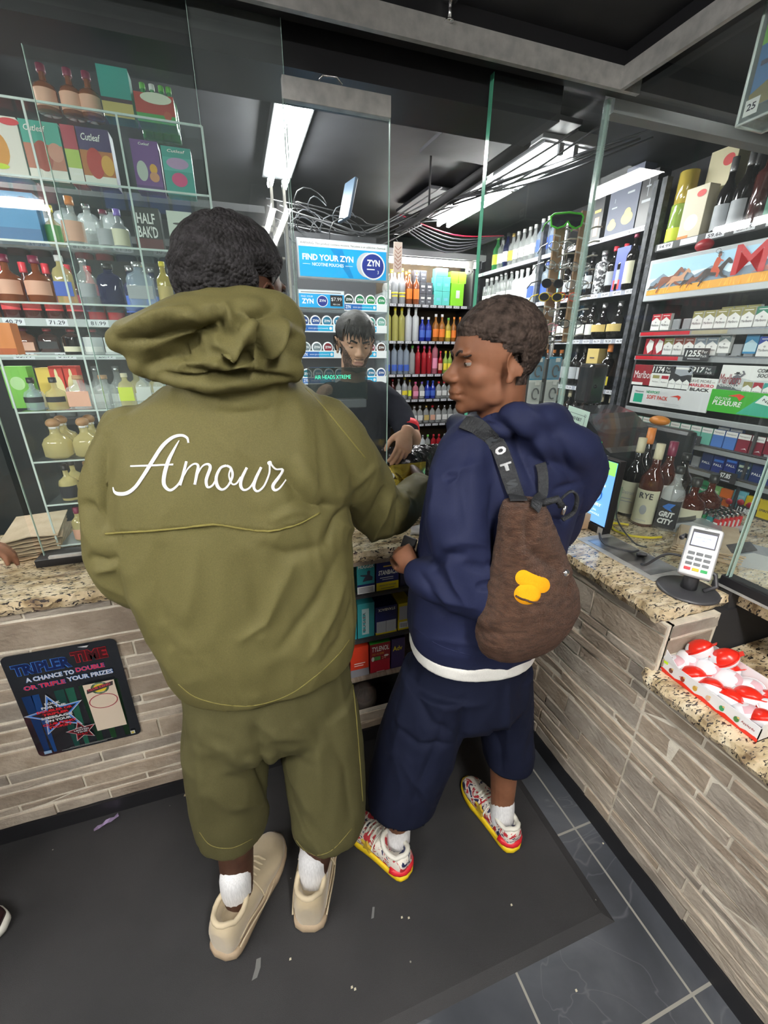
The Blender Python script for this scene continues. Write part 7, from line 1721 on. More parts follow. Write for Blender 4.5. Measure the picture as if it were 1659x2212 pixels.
def shoe(parent, heel, toe, upper, sole, lining, W=.105, hgt=.10, solez=.028, name='shoe', low=False, lace=None, deco=None):
    """a trainer from the floor up; heel and toe are floor points"""
    heel = Vector(heel); toe = Vector(toe); L = (toe - heel).length; D = (toe - heel).normalized(); S = D.cross(ZP)
    z0 = heel.z
    def prof(t):   # half width along the foot
        pts = ((0, .25), (.03, .60), (.10, .76), (.3, .78), (.5, .84), (.68, 1.0), (.82, .92), (.93, .66), (.985, .35), (1, .2))
        for (a, p), (b, q) in zip(pts, pts[1:]):
            if t <= b: return (p + (q - p) * (t - a) / (b - a)) * W / 2
        return .1 * W
    ts = [0, .012, .035, .08, .15, .25, .35, .45, .55, .65, .75, .84, .91, .96, .988, 1]
    m = M()
    ring = [heel + D * L * t + S * prof(t) for t in ts] + [heel + D * L * t - S * prof(t) for t in ts[::-1]]
    N = len(ring); c = sum(ring, Vector()) / N
    lv = [(0, .93), (.004, 1.0), (solez * .5, 1.035), (solez, 1.02), (solez + .002, .93)]
    vs = [c + (p - c) * k + ZP * z for z, k in lv for p in ring]
    fs = [tuple(range(N))[::-1], tuple((len(lv) - 1) * N + i for i in range(N))] + [(i * N + j, i * N + (j + 1) % N, (i + 1) * N + (j + 1) % N, (i + 1) * N + j) for i in range(len(lv) - 1) for j in range(N)]
    m.raw(vs, fs, sole, True); root = pbuild(m, name, parent)
    root.name = name
    u = M(); hs = ((0, .70), (.05, .95), (.14, 1.0), (.28, .86), (.38, .84), (.5, .74), (.62, .58), (.75, .44), (.88, .36), (.96, .26), (1, .12))
    def top(t):
        for (a, p), (b, q) in zip(hs, hs[1:]):
            if t <= b: return (p + (q - p) * (t - a) / (b - a)) * hgt
        return .1 * hgt
    rings = []
    for t in [.008, .03, .08, .15, .22, .3, .38, .46, .55, .64, .73, .82, .90, .955, .985]:
        h = top(t); hw = prof(t) * .97; cz = z0 + solez - .006; rings.append((heel + D * L * t + ZP * (cz + h * .42 - z0), S * hw, ZP * (h * .58)))
    ring_loft(u, rings, upper, 24, 2.4)
    me = fuse(u, .0045, 4)
    # open the collar
    A = heel + D * L * .21
    co, no = co_no(me); rel = co - np.array(A)
    along = rel @ np.array(D); across = rel @ np.array(S); r = np.sqrt((along / (L * .155)) ** 2 + (across / (W * .30)) ** 2)
    k = (r < 1.0) & (no[:, 2] > .2); co[:, 2] = np.where(k, co[:, 2] - .045 * np.clip(1 - r, 0, .4) / .4, co[:, 2]); set_co(me, co)
    up = mesh_obj(me, 'upper', upper, None); up.parent = root; up.location = (0, 0, 0)
    zt = z0 + solez + hgt * .80
    cp = [A + D * L * .165 * math.cos(a) + S * W * .31 * math.sin(a) + ZP * (zt - z0 + (.010 if abs(math.cos(a)) > .8 else -.004)) for a in [i * math.pi / 10 for i in range(21)]]
    cl = M().tube(cp, .0075, lining, 8, cap=False); o = cl.build('collar', root)
    if lace:
        lm = M()
        for k in range(5):
            t = .44 + .055 * k; p = heel + D * L * t; zz = z0 + solez + top(t) * .99 - .004
            lm.tube([p - S * .026 + ZP * (zz - z0 - .008), p + ZP * (zz - z0 + .004), p + S * .026 + ZP * (zz - z0 - .008)], .0036, lace, 6)
        p = heel + D * L * .42; zz = solez + top(.42) - .008
        lm.tube(cubic([p + ZP * zz, p + S * .03 + ZP * (zz + .012), p + S * .055 + ZP * (zz - .02), p + S * .062 + ZP * (zz - .045)]), .0026, lace, 6).tube(cubic([p + ZP * zz, p - S * .03 + ZP * (zz + .006), p - S * .05 + ZP * (zz - .02)]), .0026, lace, 6)
        lm.build('laces', root)
    if deco: deco(root, heel, D, S, L, W, z0)
    return root
def sock(parent, pts, r, m, label=None):
    q = M(); limb(q, pts, r, m, 18, 4); return pbuild(q, 'sock', parent, label)
# ================================================================= person in the green jacket
SK1 = skin('deep_brown_skin', (.048, .020, .011), (.085, .038, .022))
OLIVE = fabric('olive_nylon', hx('6b653f', .74), .5, .45, 9, .25, 500, (1, 1, 1), .012)
OLIVE2 = fabric('olive_nylon_shorts', hx('595537', .72), .55, .4, 9, .2, 500, (1, 1, 1), .012)
person = thing('person', (-.01, .85, 0), 'person seen from behind in baggy olive green hooded jacket and shorts, reaching to the right', 'person')
b = M()
Hg = Matrix.Translation((.020, .895, 1.678)) @ Matrix.Rotation(math.pi - math.radians(46), 4, 'Z') @ Matrix.Rotation(-.10, 4, 'X')
head_shapes(b, Hg, SK1, .97, neck_to=(0, .885, 1.50), neck_r=.058)
ring_loft(b, zrings([(.80, -.15, .14, .87, .10), (.95, -.16, .15, .87, .11), (1.1, -.15, .13, .88, .10), (1.3, -.17, .15, .89, .11), (1.42, -.17, .16, .89, .10), (1.5, -.08, .09, .89, .07)]), SK1)
limb(b, [(-.16, .89, 1.42), (-.235, .88, 1.30), (-.255, .88, 1.17), (-.25, 1.0, 1.10), (-.235, 1.10, 1.09)], [.055, .045, .042, .036, .028], SK1)
limb(b, [(.16, .90, 1.42), (.26, .95, 1.30), (.345, 1.02, 1.165), (.45, 1.11, 1.165), (.515, 1.175, 1.195)], [.055, .046, .043, .036, .026], SK1)
hand(b, (-.235, 1.115, 1.09), (.1, 1, -.15), (.1, -.1, -1), SK1, .35, 1, .95)
hand(b, (.522, 1.185, 1.20), (.25, .95, .16), (-.55, .1, -.6), SK1, [.55, .6, .65, .7], -1, .92, thumb=(.8, .9))
for pts, rr in (([(-.09, .87, .85), (-.15, .87, .55), (-.155, .86, .30), (-.165, .82, .12), (-.165, .83, .07)], [.09, .065, .052, .042, .042]), ([(.08, .87, .85), (.10, .86, .55), (.09, .83, .30), (.052, .80, .12), (.05, .80, .07)], [.09, .065, .052, .042, .042])): limb(b, pts, rr, SK1)
bme = fuse(b, .0042, 6); head_carve(bme, Hg, .98)
body = mesh_obj(bme, 'body', SK1, person)
HAIR1 = curls('tight_black_curls', (.008, .007, .007), (.030, .028, .030))
def hl1(L):
    front = L[:, 2] - .058; side = np.where(L[:, 1] < -.0, L[:, 2] - (.012 + np.clip(-L[:, 1], 0, .09) * .55), 9)
    back = L[:, 2] + .075; a = np.where(L[:, 1] < -.0, side, np.where(L[:, 1] < .034, L[:, 2] - .034, back))
    return np.minimum(a, 1)
region_shell(bme, Hg, .98, hl1, lambda L: .008 + .012 * sstep(-.04, .09, L[:, 2]), .005, 3, HAIR1, 'hair', person, 60)
eyes(Hg, .98, person, SK1, browm=mat((.01, .008, .007), .9), src=bvh_of([body])[0])
# jacket
j = M()
ring_loft(j, zrings([(.872, -.200, .190, .862, .132), (.885, -.214, .204, .862, .145), (.92, -.226, .210, .862, .152), (1.00, -.240, .214, .862, .160), (1.08, -.250, .212, .866, .160), (1.17, -.262, .212, .872, .158), (1.26, -.268, .212, .880, .154), (1.34, -.264, .214, .886, .148), (1.40, -.254, .212, .890, .140), (1.45, -.232, .200, .892, .124), (1.49, -.196, .172, .893, .108), (1.525, -.140, .130, .893, .092), (1.56, -.10, .095, .893, .08)]), OLIVE, 40, 2.25)
limb(j, [(-.195, .885, 1.44), (-.232, .875, 1.36), (-.250, .868, 1.27), (-.258, .868, 1.19), (-.250, .90, 1.135), (-.245, .99, 1.12), (-.238, 1.07, 1.10)], [.062, .066, .066, .062, .060, .054, .044], OLIVE, 20)
limb(j, [(.160, .895, 1.43), (.215, .925, 1.35), (.275, .965, 1.26), (.335, 1.015, 1.180), (.415, 1.075, 1.160), (.480, 1.135, 1.180), (.512, 1.165, 1.195)], [.078, .086, .080, .074, .066, .054, .040], OLIVE, 20)
# hood: collar round the neck, wide flap to the left, folded bag on the back
def slab_poly(m, poly, y0, y1, mt):
    P0 = [ony(u, v, y0) for u, v in poly]; n = len(P0); dy = (y1 - y0)
    P1 = [Vector((p.x, p.y + dy, p.z)) for p in P0]
    m.raw(P0 + P1, [tuple(range(n)), tuple(range(2 * n - 1, n - 1, -1))] + [(i, n + i, n + (i + 1) % n, (i + 1) % n) for i in range(n)], mt)
ring_loft(j, [((-.005, .893, 1.50), (.125, 0, 0), (0, .115, 0)), ((-.005, .893, 1.56), (.118, 0, .0), (0, .112, 0)), ((0, .893, 1.60), (.108, 0, .0), (0, .106, 0)), ((.004, .893, 1.636), (.100, 0, -.004), (0, .100, 0)), ((.004, .893, 1.650), (.088, 0, -.004), (0, .09, 0))], OLIVE, 32)
limb(j, [ony(258, 735, .80), ony(330, 722, .775), ony(430, 705, .765), ony(540, 710, .77), ony(615, 740, .80)], [.020, .036, .046, .050, .038], OLIVE, 18)
limb(j, [ony(300, 788, .80), ony(370, 770, .775), ony(450, 790, .765), ony(540, 792, .77), ony(625, 800, .80)], [.018, .030, .034, .034, .026], OLIVE, 18)
limb(j, [ony(280, 740, .81), ony(380, 695, .79), ony(480, 672, .785), ony(590, 678, .80), ony(622, 700, .83)], [.022, .034, .036, .036, .036], OLIVE, 18)
limb(j, [ony(335, 790, .80), ony(450, 800, .77), ony(560, 795, .78)], [.028, .040, .034], OLIVE, 18)
jme = fuse(j, .0056, 6)
folds(jme, [
    # hood folds
    ([(250, 722), (330, 690), (420, 662)], .76, .008, 0.012), ([(246, 738), (330, 735), (420, 712), (500, 690)], .74, .010, -0.014), ([(300, 800), (400, 760), (470, 735)], .74, .012, -0.027), ([(420, 740), (455, 710), (490, 735)], .74, .008, -0.027), ([(430, 760), (470, 735), (462, 700)], .73, .009, 0.017),
    ([(445, 800), (500, 760), (540, 690), (545, 680)], .73, .010, 0.024), ([(545, 690), (548, 745), (546, 808)], .73, .006, 0.022), ([(552, 700), (556, 760), (552, 808)], .73, .007, -0.024), ([(500, 742), (520, 700), (555, 680), (600, 668)], .73, .008, -0.020), ([(560, 790), (600, 740), (618, 690)], .74, .010, 0.017), ([(575, 800), (625, 760), (640, 720)], .75, .012, -0.014),
    ([(480, 650), (495, 690), (510, 720)], .75, .008, 0.015), ([(468, 655), (480, 700), (495, 730)], .75, .009, -0.015), ([(380, 800), (440, 806), (540, 812)], .72, .008, -0.020), ([(360, 690), (420, 690), (450, 716)], .74, .010, 0.010), ([(330, 812), (420, 828), (520, 812), (640, 822)], .74, .007, -0.020), ([(450, 790), (480, 800), (560, 790)], .73, .007, 0.017), ([(455, 770), (500, 780), (540, 770)], .73, .008, -0.014),
    # shoulders and armpits
    ([(690, 1110), (640, 1060), (600, 1010)], .74, .014, -.006), ([(740, 1090), (690, 1095), (620, 1080)], .74, .010, -.010), ([(700, 1080), (660, 1020), (640, 980)], .76, .012, .006), ([(228, 930), (222, 1010), (226, 1100), (240, 1170)], .76, .010, -.012), ([(180, 1080), (205, 1110), (228, 1150)], .80, .009, -.010), ([(190, 1200), (230, 1215), (262, 1205)], .82, .010, -.010), ([(200, 1240), (240, 1225), (262, 1210)], .82, .008, .008),
    ([(800, 1170), (830, 1120), (850, 1060)], .96, .010, .008), ([(780, 1150), (815, 1100), (835, 1050)], .96, .010, -.008), ([(850, 1160), (865, 1110), (862, 1070)], .98, .008, -.008), ([(740, 1130), (790, 1160), (850, 1150)], .95, .012, .007), ([(730, 1080), (790, 1030), (815, 1000)], .92, .008, .004), ([(870, 1130), (880, 1090), (872, 1062)], 1.0, .007, .008), ([(700, 1180), (730, 1120), (760, 1090)], .86, .012, -.010),
    # back of the jacket below the yoke
    ([(560, 1175), (620, 1200), (700, 1180)], .72, .012, -.007), ([(520, 1190), (560, 1300), (570, 1380)], .71, .016, -.006), ([(640, 1200), (600, 1300), (560, 1390)], .71, .014, .006), ([(740, 1180), (690, 1300), (600, 1420)], .72, .012, -.007), ([(750, 1230), (720, 1330), (660, 1440)], .73, .010, .006), ([(430, 1160), (420, 1260), (400, 1360)], .71, .018, .005), ([(350, 1170), (340, 1260), (350, 1350)], .72, .016, -.005), ([(255, 1180), (290, 1290), (330, 1390)], .75, .014, .005), ([(610, 1240), (570, 1350), (510, 1390)], .71, .01, .005), ([(760, 1300), (740, 1380), (690, 1440)], .75, .010, -.006),
    ([(480, 930), (540, 900), (600, 905)], .73, .03, .004), ([(600, 1000), (640, 1060), (700, 1090)], .74, .010, -.005), ([(580, 1130), (630, 1100), (690, 1100)], .73, .008, .005)])
wrinkle(jme, .0055, (8, 8, 4), 4)
# yoke flap: the cloth above the seam stands 4 mm proud
seam = [(228, 1153), (262, 1150), (330, 1146), (420, 1137), (470, 1133), (520, 1141), (580, 1147), (640, 1133), (690, 1108)]
co, no = co_no(jme); t_ = .72 / np.maximum(co[:, 1], .05); Xq = co[:, 0] * t_; Zq = CAM_Z + (co[:, 2] - CAM_Z) * t_
sp_ = [ony(u, v, .72) for u, v in seam]; zl = np.interp(Xq, [p.x for p in sp_], [p.z for p in sp_])
k_ = (co[:, 1] < .86) & (Zq > zl) & (Zq < zl + .30) & (Xq > sp_[0].x) & (Xq < sp_[-1].x)
co += no * (np.where(k_, .0045, 0) * (1 - sstep(.0, .26, Zq - zl)))[:, None]; set_co(jme, co)
jacket = mesh_obj(jme, 'jacket', OLIVE, person)
bv = bvh_of([jacket])
PIPE = fabric('olive_piping', hx('857c46', .8), .6, .1, 9, .1)
stitch(bv, seam, .0022, PIPE, 'yoke_piping', jacket.parent, .001, .8)
hemline = [(385, 1478), (420, 1505), (480, 1522), (550, 1524), (620, 1503), (680, 1462), (730, 1415), (756, 1380)]
stitch(bv, hemline, .0016, PIPE, 'hem_seam', jacket.parent, .0, .5)
stitch(bv, [(660, 838), (700, 880), (745, 935), (790, 990)], .0016, PIPE, 'shoulder_seam', jacket.parent, .0, .5)
THR = mat((.86, .86, .88), .5, sheen=.3)
def amr(pts): return [(230 + x * .4202, 920 + y * .4202) for x, y in pts]
strokes = [([(37, 315), (45, 340), (70, 350), (110, 345), (150, 315), (190, 260), (240, 180), (290, 105), (340, 62), (385, 50), (415, 62), (422, 88)], [4, 7, 8, 8, 7, 7.5, 8, 8, 7, 6, 5, 3]),
           ([(125, 208), (235, 204), (345, 199)], [3.5, 4, 3.5]),
           ([(375, 75), (350, 120), (320, 180), (300, 250), (298, 300), (320, 328), (345, 325), (378, 290), (398, 235), (412, 182)], [1.5, 5, 7.5, 8, 8, 6, 5, 4, 4, 5]),
           ([(412, 184), (398, 240), (380, 306)], [5, 5.5, 5]), ([(392, 270), (420, 220), (452, 196), (472, 205), (466, 245), (455, 302)], [2, 3, 4, 5, 6, 5]),
           ([(460, 270), (490, 212), (520, 197), (534, 215), (514, 275), (520, 314), (545, 306), (566, 268)], [2, 3, 5, 6, 6, 5, 4, 3]),
           ([(618, 204), (588, 216), (565, 262), (570, 308), (595, 328), (625, 308), (648, 258), (640, 218), (618, 204)], [5, 5, 6, 7, 5, 4, 5, 5, 5]), ([(640, 216), (630, 255), (645, 297), (668, 296), (690, 262)], [3, 3, 3.5, 3.5, 3]),
           ([(722, 214), (696, 268), (690, 308), (708, 330), (740, 314), (774, 255), (794, 212)], [5, 6.5, 6.5, 5, 4, 4, 5]), ([(796, 212), (766, 275), (758, 318), (778, 336), (810, 308), (836, 245), (838, 200)], [5, 6.5, 6, 5, 4, 4, 4]),
           ([(838, 200), (832, 190), (842, 186), (848, 200), (870, 222), (905, 224), (886, 262), (856, 306), (864, 330), (890, 320), (922, 275)], [4, 5, 5, 4, 4, 6, 7, 7, 6, 4, 3])]
big = M()
for pts, rr in strokes:
    g_ = stitch(bv, amr(pts), [r * .4202 / 960 for r in rr], THR, None, None, .0012, .35, 5)
    if g_: big.merge(g_)
pbuild(big, 'embroidery', person, 'white script embroidery reading Amour')
# shorts
s_ = M()
ring_loft(s_, zrings([(.93, -.19, .18, .868, .125), (.88, -.205, .190, .866, .130), (.80, -.215, .196, .862, .135), (.72, -.225, .203, .858, .135), (.68, -.22, .20, .856, .12)]), OLIVE2, 32)
def leg_loft(m, rows, mt, e=2.1): ring_loft(m, [((x, y, z), (a, 0, 0), (0, d, 0)) for x, y, z, a, d in rows], mt, 28, e)
leg_loft(s_, [(-.115, .865, .76, .100, .118), (-.135, .862, .68, .103, .120), (-.138, .858, .58, .106, .118), (-.142, .850, .48, .103, .114), (-.145, .842, .41, .097, .106), (-.146, .840, .385, .092, .102)], OLIVE2)
leg_loft(s_, [(.098, .862, .76, .104, .120), (.102, .850, .68, .112, .125), (.105, .838, .58, .116, .128), (.107, .820, .48, .113, .126), (.106, .800, .40, .108, .122), (.105, .795, .365, .105, .118)], OLIVE2)
sme = fuse(s_, .006, 5)
folds(sme, [([(548, 1560), (562, 1640), (590, 1740)], .72, .009, -.012), ([(420, 1540), (450, 1600), (520, 1640)], .74, .018, .006), ([(430, 1620), (480, 1680), (560, 1690)], .74, .018, -.005), ([(440, 1700), (500, 1740), (570, 1740)], .74, .018, .006), ([(640, 1560), (690, 1620), (700, 1760)], .70, .018, .007), ([(590, 1600), (620, 1700), (650, 1800)], .70, .014, -.006), ([(700, 1560), (745, 1660), (760, 1780)], .72, .012, -.006), ([(440, 1560), (430, 1660), (450, 1780)], .75, .014, .006), ([(550, 1560), (600, 1590), (660, 1600)], .71, .012, .006), ([(560, 1620), (620, 1640), (680, 1660)], .70, .014, -.004)])
wrinkle(sme, .0045, (8, 8, 4), 8)
cut_faces(sme, lambda c: c.z < .388 + (.0 if c.x < -.045 else -.022)); sme = solidify(sme, .003)
shorts = mesh_obj(sme, 'shorts', OLIVE2, person)
bv2 = bvh_of([shorts])
stitch(bv2, [(756, 1420), (762, 1480), (770, 1560), (778, 1660), (783, 1730)], .0022, PIPE, 'side_seam', person, .001, .6)
stitch(bv2, [(431, 1798), (455, 1826), (500, 1832), (545, 1812)], .0012, PIPE, 'hem_stitch', person, .0, .5)
stitch(bv2, [(640, 1815), (670, 1846), (715, 1838), (760, 1790)], .0012, PIPE, 'hem_stitch', person, .0, .5)
# socks and shoes
SOCKW = noisy('ribbed_white_sock', (.70, .70, .71), (.84, .84, .85), 120, .8, .6, 220, (3, 3, .3), dist=.002)
sock(person, [(-.166, .835, .085), (-.167, .822, .14), (-.165, .82, .195)], [.046, .045, .043], SOCKW)
sock(person, [(.050, .80, .085), (.052, .80, .14), (.055, .802, .19)], [.045, .044, .043], SOCKW)
TAN = noisy('tan_suede', (.42, .34, .22), (.52, .43, .29), 8, .85, .2, 300, sheen=.4, dist=.001); TANS = noisy('tan_sole', (.36, .27, .18), (.44, .34, .23), 6, .7, .15, 100); TANL = mat((.56, .47, .32), .8)
def tan_deco(root, heel, D, S, L, W, z0):
    for q in (-1, 1):
        for k, (z1, z2, t1, t2) in enumerate(((.045, .035, .07, .62), (.060, .050, .10, .55), (.078, .052, .18, .72))):
            pr = []
            for i in range(10):
                t = t1 + (t2 - t1) * i / 9; w = (.72 + .22 * math.sin(min(t, .75) * 3.6)) * W / 2
                pr.append(heel + D * L * t + S * q * (w * (1 - .10 * k) * .96 + .001) + ZP * (z1 + (z2 - z1) * (i / 9) + .008 * math.sin(i * .7)))
            M().tube(pr, .0028, TANL, 6).build('panel_piping', root)
shoe(person, (-.222, .728, .008), (-.045, .990, .008), TAN, TANS, TANL, .130, .118, .034, lace=TANL, deco=tan_deco)
shoe(person, (.018, .708, .008), (.118, 1.010, .008), TAN, TANS, TANL, .130, .118, .034, lace=TANL, deco=tan_deco)
# ================================================================= boy in navy with the brown plush backpack
SK2 = skin('warm_brown_skin', (.16, .065, .032), (.23, .10, .055))
NAVY = fabric('navy_nylon', hx('2b3152', .55), .5, .45, 8, .3, 600, (1, 1, 1), .012)
NAVY2 = fabric('navy_shorts', hx('20263f', .42), .65, .45, 8, .25, 600, (1, 1, 1), .012)
person = thing('person', (.56, .82, 0), 'young person in navy jacket and shorts, head turned left, wearing the brown backpack', 'person')
b = M()
Hb = Matrix.Translation((.513, .808, 1.575)) @ Matrix.Rotation(-math.pi + math.radians(78), 4, 'Z') @ Matrix.Rotation(.06, 4, 'X')
head_shapes(b, Hb, SK2, .95, neck_to=(.565, .835, 1.40), neck_r=.052, jaw=.95, nose=1.05, lips=1.2)
ring_loft(b, zrings([(.86, .45, .64, .83, .085), (.95, .43, .66, .83, .09), (1.1, .43, .68, .83, .09), (1.28, .45, .74, .83, .095), (1.38, .46, .74, .83, .09), (1.44, .53, .64, .83, .06)]), SK2)
limb(b, [(.47, .82, 1.37), (.445, .76, 1.24), (.475, .70, 1.08), (.41, .76, 1.10), (.368, .830, 1.082)], [.045, .038, .036, .032, .025], SK2)
limb(b, [(.70, .84, 1.36), (.775, .85, 1.24), (.78, .88, 1.10), (.72, 1.0, 1.08), (.68, 1.06, 1.08)], [.045, .042, .040, .032, .025], SK2)
hand(b, (.364, .838, 1.082), (-.25, .72, .50), (.45, .60, -.35), SK2, [.8, .9, .95, 1.0], 1, .78, thumb=(.9, .9))
hand(b, (.675, 1.07, 1.08), (-.3, 1, 0), (0, 0, -1), SK2, .5, -1, .86)
for pts, rr in (([(.485, .83, .86), (.41, .82, .55), (.345, .83, .30), (.342, .84, .12), (.335, .835, .06)], [.06, .055, .048, .038, .038]), ([(.60, .83, .86), (.68, .84, .55), (.712, .82, .30), (.708, .79, .12), (.705, .785, .06)], [.06, .055, .048, .038, .038])): limb(b, pts, rr, SK2)
bme = fuse(b, .0040, 8); head_carve(bme, Hb, .95)
body = mesh_obj(bme, 'body', SK2, person)
HAIR2 = curls('short_dark_waves', (.014, .009, .007), (.06, .042, .034), 130, .7)
def hl2(L):
    front = L[:, 2] - (.052 + 0 * L[:, 1]); side = L[:, 2] - (.034 + np.clip(-L[:, 1] - .02, 0, .1) * .35)
    a = np.where(L[:, 1] < -.055, front, np.where(L[:, 1] < -.012, side, np.where(L[:, 1] < .030, L[:, 2] - .030 + (L[:, 1] + .012) * 1.0, L[:, 2] + .052)))
    return np.minimum(a, 1)
region_shell(bme, Hb, .95, hl2, lambda L: .0015 + .008 * sstep(-.01, .08, L[:, 2]), .0022, 5, HAIR2, 'hair', person, 110)
eyes(Hb, .95, person, SK2, look=(0, -.35), close=.52, browm=mat((.02, .011, .008), .9), brow_t=.0027, src=bvh_of([body])[0])
# jacket
j = M()
ring_loft(j, [((.545, .832, z), (a * math.cos(-.20), a * math.sin(-.20), 0), (d * math.sin(.20), d * math.cos(.20), 0)) if False else ((cx_, cy_, z), (a * .98, -a * .20, 0), (d * .20, d * .98, 0)) for z, cx_, cy_, a, d in
    ((.842, .545, .832, .165, .140), (.86, .545, .832, .178, .152), (.90, .548, .832, .186, .158), (.98, .552, .832, .188, .156), (1.08, .565, .832, .186, .150), (1.18, .578, .834, .188, .145), (1.27, .592, .836, .190, .140), (1.34, .598, .836, .186, .130), (1.39, .598, .836, .168, .112), (1.425, .592, .836, .132, .094), (1.455, .582, .834, .088, .078), (1.475, .576, .834, .072, .070))], NAVY, 40, 2.3)
limb(j, [(.475, .815, 1.385), (.440, .785, 1.31), (.432, .755, 1.22), (.452, .725, 1.13), (.470, .705, 1.085)], [.068, .072, .072, .072, .070], NAVY, 20)
limb(j, [(.478, .705, 1.078), (.425, .735, 1.085), (.392, .772, 1.088), (.366, .808, 1.088)], [.068, .066, .060, .042], NAVY, 20)
limb(j, [(.715, .84, 1.375), (.765, .845, 1.30), (.782, .85, 1.20), (.785, .87, 1.12), (.76, .95, 1.09), (.71, 1.03, 1.08)], [.070, .074, .072, .068, .060, .046], NAVY, 20)
# hood lying down the right of the back and high collar
limb(j, [(.50, .775, 1.445), (.535, .745, 1.452), (.60, .738, 1.455), (.665, .775, 1.445), (.69, .83, 1.425)], [.026, .034, .040, .042, .036], NAVY, 18)
limb(j, [(.60, .725, 1.42), (.68, .725, 1.40), (.745, .745, 1.34), (.765, .76, 1.25)], [.036, .050, .052, .036], NAVY, 18)
limb(j, [(.475, .80, 1.43), (.465, .85, 1.435), (.49, .90, 1.43)], [.028, .028, .026], NAVY, 14)
jme = fuse(j, .0058, 10)
folds(jme, [([(1020, 890), (1070, 900), (1120, 960), (1160, 1060)], .72, .010, -.014), ([(1010, 905), (1060, 885), (1130, 880), (1200, 930)], .72, .009, .008), ([(955, 1032), (990, 1026)], .74, .006, -.008), ([(960, 1060), (1000, 1010), (1050, 1000)], .74, .012, .005), ([(950, 1180), (1000, 1170), (1060, 1180)], .70, .010, .006), ([(930, 1240), (960, 1200), (1010, 1200)], .70, .010, -.009),
    ([(905, 1260), (960, 1300), (1040, 1320)], .68, .012, .006), ([(900, 1230), (930, 1280), (960, 1330)], .70, .010, -.008), ([(960, 1210), (985, 1270), (1010, 1310)], .68, .010, .008), ([(1000, 1220), (1050, 1230), (1080, 1210)], .68, .008, -.006), ([(1030, 1270), (1060, 1265), (1085, 1268)], .68, .006, -.009), ([(940, 1000), (935, 1080), (925, 1160)], .76, .010, .005), ([(1190, 1060), (1220, 1050), (1250, 1045)], .80, .007, -.008), ([(1180, 1120), (1215, 1125), (1235, 1110)], .82, .007, -.008), ([(1150, 940), (1190, 1010), (1230, 1040)], .76, .010, .006), ([(1170, 900), (1210, 960), (1235, 1040)], .78, .010, -.006), ([(920, 1380), (1000, 1390), (1100, 1400)], .70, .008, .003), ([(1010, 950), (1000, 1050), (1010, 1150)], .70, .014, -.006)])
wrinkle(jme, .0055, (8, 8, 4), 11)
jacket = mesh_obj(jme, 'jacket', NAVY, person)
bv = bvh_of([jacket])
stitch(bv, [(892, 1352), (950, 1395), (1030, 1418), (1110, 1424), (1170, 1415)], .0014, NAVY, 'hem_seam', person, .0, .6)
# white shirt edge under the jacket
wsh = M(); ring_loft(wsh, [((.543, .832, z), (a, -a * .20, 0), (a * .17, a * .86, 0)) for z, a in ((.818, .166), (.824, .171), (.86, .170), (.87, .150))], SOCKW, 40, 2.3)
wme = fuse(wsh, .006, 3); WSH = fabric('white_cotton', (.74, .73, .69), .85, .3, 20)
mesh_obj(wme, 'undershirt', WSH, person)['label'] = 'cream white shirt hem showing below the navy jacket'
# shorts
s_ = M()
ring_loft(s_, [((x, y, z), (a, -a * .15, 0), (d * .15, d, 0)) for z, x, y, a, d in ((.86, .545, .835, .148, .122), (.80, .545, .834, .160, .130), (.72, .538, .832, .178, .136), (.64, .536, .83, .190, .138), (.60, .536, .83, .18, .12))], NAVY2, 32)
leg_loft(s_, [(.455, .832, .74, .110, .125), (.420, .828, .62, .118, .130), (.385, .822, .50, .118, .128), (.350, .815, .38, .110, .118), (.335, .81, .315, .108, .110), (.335, .81, .295, .105, .107)], NAVY2)
leg_loft(s_, [(.64, .835, .74, .095, .120), (.665, .832, .62, .088, .112), (.688, .825, .50, .082, .102), (.700, .805, .40, .080, .095), (.703, .80, .355, .078, .090), (.703, .80, .335, .075, .087)], NAVY2)
sme = fuse(s_, .006, 5)
folds(sme, [([(880, 1470), (930, 1560), (1000, 1600)], .72, .012, -.006), ([(850, 1560), (900, 1610), (990, 1610)], .72, .010, -.007), ([(900, 1500), (960, 1530), (1060, 1520)], .70, .012, .005), ([(860, 1640), (900, 1700), (940, 1740)], .72, .014, .006), ([(1000, 1500), (1000, 1580), (985, 1660)], .72, .014, -.008), ([(1060, 1560), (1080, 1620), (1085, 1670)], .74, .012, -.006), ([(880, 1440), (870, 1540), (845, 1640)], .74, .014, .006), ([(1100, 1480), (1095, 1560), (1100, 1640)], .76, .010, .005), ([(960, 1560), (930, 1640), (890, 1740)], .72, .014, -.005)])
wrinkle(sme, .0045, (8, 8, 4), 15)
cut_faces(sme, lambda c: c.z < (.318 if c.x < .53 else .352)); sme = solidify(sme, .003)
shorts = mesh_obj(sme, 'shorts', NAVY2, person)
sock(person, [(.338, .832, .07), (.342, .838, .115), (.343, .838, .145)], [.041, .040, .038], SOCKW)
sock(person, [(.705, .778, .07), (.708, .785, .115), (.709, .79, .145)], [.041, .040, .038], SOCKW)
PNT = bpy.data.materials.new('splatter_print'); nt, pb = nodes_of(PNT)
tc = add(nt, 'ShaderNodeTexCoord'); n1 = add(nt, 'ShaderNodeTexNoise'); n1.inputs['Scale'].default_value = 22; n1.inputs['Detail'].default_value = 5; n1.inputs['Distortion'].default_value = 2.0; lk(nt, tc.outputs['Object'], n1.inputs[0])
